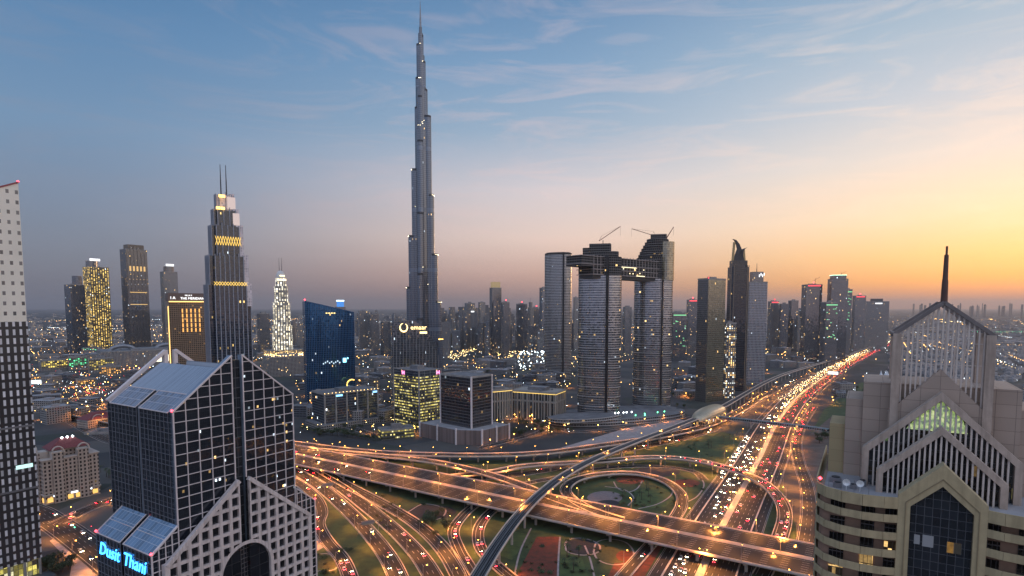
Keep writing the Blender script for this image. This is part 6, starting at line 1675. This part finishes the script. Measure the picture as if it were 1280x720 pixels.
# ================================================================== cars
PAINT = [pbr('car_white', (.6, .6, .6), .3), pbr('car_silver', (.32, .33, .34), .3, .5), pbr('car_black', (.02, .02, .022), .25), pbr('car_maroon', (.16, .02, .02), .3)]
RUB = pbr('tyre_rubber', (.02, .02, .02), .9); CGL = pbr('car_glass', (.015, .017, .02), .08, ior=1.8)
HEAD = emis('headlight', (1.0, .86, .58), 70.0, sample=True); TAIL = emis('taillight', (1.0, .015, .025), 90.0, sample=True)
PROTO = []
def car_proto(i, suv):
    m = MB(); hb, ht = (.85, 1.5) if not suv else (1.0, 1.85)
    prof_ = [(-2.3, .35), (2.3, .35), (2.32, .62), (2.1, hb - .12), (1.1, hb), (-1.9, hb), (-2.3, hb - .08)]
    def ext(pr, w, mat):
        n = len(pr)
        m.face([(x, -w, z) for x, z in pr], None, mat); m.face([(x, w, z) for x, z in pr][::-1], None, mat)
        for k in range(n):
            (x0, z0), (x1, z1) = pr[k], pr[(k + 1) % n]; m.face([(x0, -w, z0), (x0, w, z0), (x1, w, z1), (x1, -w, z1)], None, mat)
    ext(prof_, .92, 0)
    rp = [(-1.5, ht - .06), (.25, ht - .06), (.1, ht), (-1.35, ht)] if not suv else [(-2.0, ht - .06), (.4, ht - .06), (.25, ht), (-1.9, ht)]
    ext(rp, .72, 0)
    for x in (-1.4, 1.45):
        for y in (-.86, .86):
            pts = [(x + .33 * math.cos(2 * math.pi * k / 10), .33 + .33 * math.sin(2 * math.pi * k / 10)) for k in range(10)]
            m.face([(a, y - .08, b) for a, b in pts], None, 1); m.face([(a, y + .08, b) for a, b in pts][::-1], None, 1)
            for k in range(10): a, b = pts[k], pts[(k + 1) % 10]; m.face([(a[0], y - .08, a[1]), (a[0], y + .08, a[1]), (b[0], y + .08, b[1]), (b[0], y - .08, b[1])], None, 1)
    o = m.build('car', [PAINT[i], RUB])
    m = MB(); b0 = (-1.95, 1.05) if not suv else (-2.2, 1.1)
    t0 = (-1.5, .25) if not suv else (-2.0, .4)
    A = [(b0[0], -.84, hb), (b0[1], -.84, hb), (b0[1], .84, hb), (b0[0], .84, hb)]; B = [(t0[0], -.7, ht - .06), (t0[1], -.7, ht - .06), (t0[1], .7, ht - .06), (t0[0], .7, ht - .06)]
    for k in range(4): m.face([A[k], A[(k + 1) % 4], B[(k + 1) % 4], B[k]])
    m.build('window', CGL, o)
    for y in (-.66, .66):
        m = MB(); m.box(2.28, y - .2, .56, 2.36, y + .2, .76); m.build('headlight', HEAD, o)
        m = MB(); m.box(-2.36, y - .2, .66, -2.28, y + .2, .84); m.build('taillight', TAIL, o)
    return o
for i in range(4): PROTO.append(car_proto(i, i in (0, 2)))
NC = {'car': 0}
OCC = []
def put_car(path, d, off, fwd, label, group, lift):
    c, an = path.at(d, off); q = Vector((c.x, c.y, c.z + lift))
    i = rnd.choice((0, 0, 1, 2, 3)); rz = an if fwd else an + math.pi
    lab = label.replace('COLOUR', ('white', 'silver', 'black', 'maroon')[i])
    p = PROTO[i]
    if 'label' not in p.keys():
        p.location = q; p.rotation_euler = (0, 0, rz); tag(p, lab, 'car', group)
    else: copy_tree(p, q, rz, label=lab, group=group)
    NC['car'] += 1
def traffic(path, lanes, fwd, n_, d0, d1, label, group, lift, gap=9):
    slots = {}
    for _ in range(n_):
        for t in range(20):
            ln = rnd.choice(lanes); d = rnd.uniform(d0, d1)
            if all(abs(d - e) > gap for e in slots.get(ln, [])):
                slots.setdefault(ln, []).append(d); put_car(path, d, ln + rnd.uniform(-.3, .3), fwd, label, group, lift); break
lanesL = [-5.5 - 3.65 * k for k in range(4)]; lanesLL = [-24.0, -27.2]; lanesR = [5.5 + 3.65 * k for k in range(4)]; lanesRR = [24, 27.2]
traffic(SZR, lanesL, False, 52, 60, 520, 'COLOUR car with lit headlights coming along the near stretch of the highway', 'oncoming cars on the near highway', .1)
traffic(SZR, lanesL, False, 26, 520, 900, 'COLOUR car with lit headlights farther out on the highway', 'oncoming cars farther out on the highway', .1)
traffic(SZR, lanesLL, False, 26, 330, 560, 'COLOUR car queueing on the outer oncoming lanes before the ramp bridge', 'queue on the outer oncoming lanes', .1, 8)
traffic(SZR, lanesR + [21.0], True, 44, 80, 1100, 'COLOUR car driving away with red tail lights on the highway', 'departing cars on the highway', .1)
traffic(SVR, [-1.8, 1.8], True if SVR.p[0].y < SVR.p[-1].y else False, 16, 10, 330, 'COLOUR car with red tail lights on the service road at the right', 'cars on the service road', .14)
traffic(F4, [-1.9, 1.9], False, 26, F4.L * .42, F4.L * .93, 'COLOUR car in the red queue on the sweeping ramp bridge', 'queue on the ramp bridge', .02, 7)
traffic(F1A, [-9, -5.5, 5, 9], True, 14, 420, 1080, 'COLOUR car on the nearer carriageway of the wide flyover', 'cars on the near flyover deck', .02)
traffic(F1B, [-9, -5, 5, 9], False, 24, 420, 900, 'COLOUR car on the farther carriageway of the wide flyover', 'cars on the far flyover deck', .02)
traffic(RB, [-2.6, 2.6], True, 10, 40, RB.L - 30, 'COLOUR car on the second slip road from the glass gabled tower', 'cars on the second slip road', .18)
traffic(RC, [-2.6, 2.6], False, 9, 40, RC.L - 30, 'COLOUR car on the third slip road from the glass gabled tower', 'cars on the third slip road', .21)
traffic(RA, [-1.9, 1.9], False, 7, 30, RA.L - 30, 'COLOUR car on the slip road hugging the glass gabled tower', 'cars on the slip road by the tower', .15)
traffic(RE, [-1.5], False, 4, 20, RE.L - 40, 'COLOUR car on the left descending ramp under the viaduct', 'cars on the left descending ramp', .27)
traffic(RF, [-1.6, 1.6], False, 8, 20, RF.L - 40, 'COLOUR car on the right descending ramp under the viaduct', 'cars on the right descending ramp', .3)
traffic(RG, [-1.6], True, 4, 30, RG.L - 20, 'COLOUR car on the ramp below the loop', 'cars below the loop', .21)
traffic(CR1, [-4, 0, 4], False, 16, 60, CR1.L - 60, 'COLOUR car on the collector road behind the loop', 'cars on the collector road', .13)
traffic(ST1, [-6, 6], True, 9, 20, 330, 'COLOUR car on the junction road at the lower left', 'cars on the junction road', .11)
traffic(ST2, [-3.5, 3.5], True, 8, 10, 220, 'COLOUR car on the street before the cream hotel', 'cars before the cream hotel', .15)
traffic(ST4, [-5, -2, 5, 2], True, 10, 60, 520, 'COLOUR car on the busy far left boulevard', 'cars on the left boulevard', .15)

# ================================================================== trees
LEAF = bpy.data.materials.new('leaves'); LEAF.use_nodes = True
_b = LEAF.node_tree.nodes['Principled BSDF']; _t = N(LEAF.node_tree, 'ShaderNodeTexCoord'); _n = N(LEAF.node_tree, 'ShaderNodeTexNoise', ins={2: .9, 3: 3.0}); _o = N(LEAF.node_tree, 'ShaderNodeObjectInfo')
LEAF.node_tree.links.new(_t.outputs['Object'], _n.inputs[0])
LEAF.node_tree.links.new(MIX(LEAF.node_tree, _o.outputs['Random'], RAMP(LEAF.node_tree, _n.outputs[0], [(.35, (.022, .035, .012, 1)), (.65, (.06, .085, .025, 1))]), (.05, .055, .02)), _b.inputs['Base Color']); _b.inputs['Roughness'].default_value = .8
BARK = pbr('bark', (.09, .065, .045), .9, noise=.4, nscale=2)
def tree_proto(seed, hgt, wid):
    r2 = random.Random(seed); r = empty('tree', (0, 0, 0)); m = MB(); m.tube([(0, 0, 0), (.1, 0, hgt * .3), (.2, .1, hgt * .62)], [.26, .2, .08], 6)
    cl = []
    for k in range(9):
        a = r2.uniform(0, 6.28); rr = wid * r2.uniform(.15, .42); z = hgt * r2.uniform(.5, .86); e = (rr * math.cos(a), rr * math.sin(a), z); cl.append(e)
        m.tube([(.1, 0, hgt * r2.uniform(.28, .45)), (e[0] * .6, e[1] * .6, z * .85), e], [.1, .06, .03], 4)
    m.build('trunk', BARK, r); m = MB()
    for e in cl:
        for _ in range(46):
            v = Vector((r2.gauss(0, 1), r2.gauss(0, 1), r2.gauss(0, .75))).normalized() * wid * .26 * r2.random() ** .4; c = Vector(e) + v
            a = Vector((r2.uniform(-1, 1), r2.uniform(-1, 1), r2.uniform(-.4, .4))).normalized() * r2.uniform(.3, .6); b = a.cross(Vector((r2.uniform(-1, 1), r2.uniform(-1, 1), 1))).normalized() * r2.uniform(.25, .5)
            m.face([c - a, c - b, c + a, c + b])
    m.build('crown', LEAF, r); return r
def palm_proto(seed):
    r2 = random.Random(seed); r = empty('palm_tree', (0, 0, 0)); m = MB(); m.tube([(0, 0, 0), (.15, 0, 4), (.1, 0, 8)], [.28, .2, .17], 7); m.build('trunk', BARK, r); m = MB()
    for k in range(22):
        a = 2 * math.pi * k / 22 + r2.uniform(-.1, .1); up = r2.uniform(.1, 1.1); d = Vector((math.cos(a), math.sin(a), 0)); n = Vector((-d.y, d.x, 0)); prev = None
        for i in range(5):
            t = i / 4; p = Vector((.1, 0, 8)) + d * (3.1 * t) + Vector((0, 0, up * 2.0 * t - 2.6 * t * t)); w = .34 * (1 - t * .75)
            if prev: m.face([prev[0] - n * prev[1], prev[0] + n * prev[1], p + n * w, p - n * w])
            prev = (p, w)
    m.build('crown', LEAF, r); return r
TP = [tree_proto(1, 8.5, 8), tree_proto(2, 7, 7), tree_proto(3, 10, 9)]; PP = palm_proto(4); TU = set()
def trees(pts, label, group, palm=False):
    for g in pts:
        p = PP if palm else rnd.choice(TP)
        if p.name not in TU:
            TU.add(p.name); p.location = g; tag(p, label, 'palm' if palm else 'tree', group)
        else: copy_tree(p, g, rnd.uniform(0, 6.28), rnd.uniform(.75, 1.25), label, group)
def scat(x0, x1, y0, y1, n_): return [G(rnd.uniform(x0, x1), rnd.uniform(y0, y1)) for _ in range(n_)]
def line(a, b, n_, j=1.5): return [G(a[0] + (b[0] - a[0]) * k / (n_ - 1), a[1] + (b[1] - a[1]) * k / (n_ - 1)) + Vector((rnd.uniform(-j, j), rnd.uniform(-j, j), 0)) for k in range(n_)]
trees(line((380, 540), (470, 551), 16), 'dark street tree between the pale columned office and the back flyover', 'trees by the low office')
trees(scat(615, 700, 530, 549, 22), 'dark street tree in front of the colonnaded hotels', 'trees before the colonnaded hotels')
trees(scat(540, 690, 440, 455, 30), 'dark park tree among gold lamps beyond the offices', 'park trees beyond the offices')
trees(scat(1012, 1040, 545, 556, 8) + scat(1040, 1100, 482, 500, 22), 'dark tree on the verge right of the highway', 'trees right of the highway')
trees([G(62, 712) + Vector((rnd.uniform(-14, 14), rnd.uniform(-8, 8), 0)) for _ in range(9)], 'small tree planted at the foot of the pale topped tower', 'trees at the pale topped tower')
trees(scat(440, 500, 470, 500, 16), 'dark street tree around the blue glass building', 'trees by the blue building')
trees(scat(600, 720, 455, 500, 40), 'dark tree between the low blocks behind the colonnaded hotels', 'trees behind the colonnaded hotels')
trees(scat(480, 720, 500, 546, 55), 'dark street tree in the blocks around the cube office', 'trees around the cube office')
trees(scat(385, 480, 525, 547, 22), 'dark garden tree on the ground below the pale columned office', 'garden trees at the low office')
trees(scat(300, 385, 450, 480, 20) + scat(840, 870, 450, 520, 14), 'dark tree in the streets around the shopping hall and the bridge towers', 'street trees farther off')
trees(scat(520, 560, 640, 672, 8), 'small tree on the lawn between the slip roads', 'trees between the slip roads')
trees(line((905, 552), (928, 545), 5) + scat(860, 890, 556, 570, 5), 'palm on the lawn beside the collector road', 'palms by the collector road', True)
trees(scat(704, 740, 690, 716, 5) + scat(770, 840, 612, 632, 7), 'palm on the round garden lawns under the flyover', 'palms in the garden', True)
trees(scat(100, 160, 585, 604, 10), 'palm around the cream hotel', 'palms by the cream hotel', True)
SHR = empty('shrub', (0, 0, 0)); m = MB(); r2 = random.Random(9)
for _ in range(90):
    v = Vector((r2.gauss(0, .8), r2.gauss(0, .8), abs(r2.gauss(0, .5)) + .1)); a = Vector((r2.uniform(-1, 1), r2.uniform(-1, 1), r2.uniform(-1, 1))) * .35; b = a.cross(Vector((.3, .5, 1))).normalized() * .3; m.face([v - a, v - b, v + a, v + b])
m.build('foliage', LEAF, SHR); first = True
for pts, lab, grp in ((scat(760, 845, 598, 635, 30), 'low shrub on the round lawn inside the loop ramp', 'shrubs inside the loop'), (scat(640, 760, 672, 718, 34), 'low shrub among the flower beds under the flyover', 'shrubs among the flower beds'), (scat(396, 440, 680, 718, 14), 'low shrub on the lawn beside the glass gabled tower', 'shrubs by the tower'), (scat(450, 570, 618, 660, 34), 'low shrub between the slip roads', 'shrubs between the slip roads'), (scat(850, 900, 550, 615, 24), 'low shrub between the loop and the highway', 'shrubs by the highway')):
    for g in pts:
        if first: SHR.location = g; tag(SHR, lab, 'shrub', grp); first = False
        else: copy_tree(SHR, g, rnd.uniform(0, 6), rnd.uniform(.6, 1.5), lab, grp)
# string lights on the decorated tree bed by the left tower
ST_T = empty('lit_shrub', G(58, 704), 0, 'shrub wrapped in gold string lights at the foot of the pale topped tower', 'shrub')
m = MB(); r2 = random.Random(5)
for _ in range(260):
    v = Vector((r2.gauss(0, 1.6), r2.gauss(0, 1.6), abs(r2.gauss(0, 1.5)) + .3)); a = Vector((r2.uniform(-1, 1), r2.uniform(-1, 1), r2.uniform(-1, 1))) * .45; b = a.cross(Vector((.3, .5, 1))).normalized() * .4; m.face([v - a, v - b, v + a, v + b])
m.build('foliage', LEAF, ST_T); m = MB()
for _ in range(46): m.octa((r2.gauss(0, 1.7), r2.gauss(0, 1.7), abs(r2.gauss(0, 1.6)) + .6), .17)
m.build('string_lights', E_GOLD, ST_T)
# traffic lights at the junction
tp = None
for x, y in ((88, 668), (109, 668)):
    g = G(x, y)
    r = empty('traffic_light', g, R(40), 'traffic light showing %s at the lower left junction' % ('green' if x == 88 else 'red'), 'traffic light')
    m = MB(); m.tube([(0, 0, 0), (0, 0, 5.6)], .1, 6); m.tube([(0, 0, 5.5), (3, 0, 5.8)], .07, 6); m.build('post', DARKST, r)
    m = MB(); m.box(2.6, -.2, 4.7, 3.1, .2, 6.1); m.build('signal_box', DARKST, r); m = MB(); m.octa((2.85, -.3, 5.0 if x == 88 else 5.8), .3); m.build('lamp', emis('signal_green', (.1, 1, .5), 20) if x == 88 else E_RED, r)
# signal gantries over the slip roads
for (x, y, pth, w_) in ((409, 617, RB, 14), (441, 668, RB, 14)):
    i = min(range(len(pth.p)), key=lambda k: (pth.p[k] - G(x, y)).length); c = pth.p[i]; an = math.atan2(pth.n[i].y, pth.n[i].x)
    r = empty('road_sign', (c.x, c.y, 0), an, 'large direction sign on a gantry over the slip road, %s' % ('the farther one' if y < 640 else 'the nearer one'), 'road sign')
    m = MB()
    for s_ in (-1, 1): m.tube([(s_ * (w_ / 2 + 1), 0, 0), (s_ * (w_ / 2 + 1), 0, 8.4)], .22, 8)
    m.beam((-w_ / 2 - 1, 0, 8), (w_ / 2 + 1, 0, 8), .4, .6); m.build('gantry', STEEL, r)
    m = MB(); m.box(-5, -.25, 6.2, 5, -.12, 9.6); m.build('panel_back', pbr('sign_back', (.30, .27, .25), .5, .3), r)

# ================================================================== the lights of the city beyond (more than anyone could count)
rl = random.Random(3)
def lights(name, label, pts, mat, k=1.0):
    m = MB()
    for x, y, z in pts:
        Y = max(300, y); m.octa((x, y, z), (.3 + Y * .00028) * k * rl.choice((.55, .7, .8, 1.0, 1.25)))
    return tag(m.build(name, mat), label, 'lights', kind='stuff')
o1, o2, o3, o4 = [], [], [], []
A_ = math.atan2(.86, .5)
for _ in range(230):
    p0 = G(rnd.uniform(-60, 1340), 384.25 + 175 * F / (1500 * 5.5 ** rnd.random())); an = A_ + rnd.choice((0, 0, math.pi / 2)) + rnd.uniform(-.06, .06)
    n_ = rnd.randint(8, 26); sp = 38
    dst = o1 if rnd.random() < .62 else rnd.choice((o2, o3))
    for k in range(n_):
        x, y = p0.x + math.cos(an) * k * sp, p0.y + math.sin(an) * k * sp
        if y > 900: dst.append((x, y, rnd.uniform(9, 11)))
for _ in range(700):
    g = G(rnd.uniform(-20, 1300), 384.25 + 175 * F / (1100 * 7 ** rnd.random())); z = rnd.uniform(4, 14)
    rnd.choice((o1, o1, o2, o2, o3)).append((g.x, g.y, z))
for _ in range(420):      # lit left district
    g = G(rnd.uniform(-5, 175), rnd.uniform(412, 520)); rnd.choice((o1, o1, o1, o2, o3)).append((g.x, g.y, rnd.uniform(4, 12)))
for _ in range(420):
    g = G(rnd.uniform(370, 720), rnd.uniform(446, 545)); rnd.choice((o1, o2, o2, o3)).append((g.x, g.y, rnd.uniform(3, 10)))
for _ in range(330):      # park arcs with gold lamps
    t = rnd.random(); x = 552 + 100 * t; y = 438 + 7 * math.sin(t * 9) + rnd.uniform(-4, 6); g = G(x, y); o2.append((g.x, g.y, 6))
for k in range(40): g = G(1215 + k * 2.2, 417); o4.append((g.x, g.y, 12))
for k in range(24): g = G(105 + k * 2.2, 449 + rnd.uniform(-1, 1)); o4.append((g.x, g.y, 34))
for _ in range(60): g = G(rnd.uniform(40, 140), rnd.uniform(470, 500)); o3.append((g.x, g.y, 5))
lights('city_lights', 'amber street lights of the wide city', o1, emis('far_amber', (1.0, .50, .12), 16), 1.0)
lights('city_lights', 'golden lights of the wide city', o2, emis('far_gold', (1.0, .72, .30), 14), .85)
lights('city_lights', 'white lights of the wide city', o3, emis('far_white', (.8, .93, 1.0), 14), .85)
lights('city_lights', 'rows of green lights far out', o4, emis('far_green', (.15, 1.0, .45), 8), .8)
tl = []
for _ in range(260): g = G(rnd.uniform(0, 190), rnd.uniform(440, 520)); tl.append((g.x, g.y, 1.2))
for d in range(-400, 2900, 17):
    for off in (28, 25.5): c, an = SZR.at(1500 + (d - 340) * .8 + rnd.uniform(-6, 6), off - 20 * rnd.random()); tl.append((c.x, c.y, 1.2))
lights('city_lights', 'red tail lights of the distant traffic', tl, emis('far_red', (1.0, .05, .04), 10), .6)
hl = []
for d in range(0, 6400, 7): c, an = SZR.at(900 + d * .45 + rnd.uniform(-4, 4), -4 - 24 * rnd.random()); hl.append((c.x, c.y, 1.2))
lights('city_lights', 'pale headlights of the distant traffic', hl, emis('far_head', (1.0, .85, .5), 16), .6)

# ================================================================== haze
hm = bpy.data.materials.new('haze'); hm.use_nodes = True; nt = hm.node_tree; nt.nodes.clear()
pv = N(nt, 'ShaderNodeVolumePrincipled'); pv.inputs['Color'].default_value = (.90, .84, .82, 1); pv.inputs['Density'].default_value = HAZE_D; pv.inputs['Anisotropy'].default_value = 0.5
ou = N(nt, 'ShaderNodeOutputMaterial'); nt.links.new(pv.outputs[0], ou.inputs['Volume'])
MATS['haze'] = hm
m = MB(); m.box(-62000, -4000, -1.0, 62000, 62000, 850.0)
tag(m.build('haze', hm), kind='stuff')
print('CARS', NC, 'OBJECTS', len(bpy.data.objects))
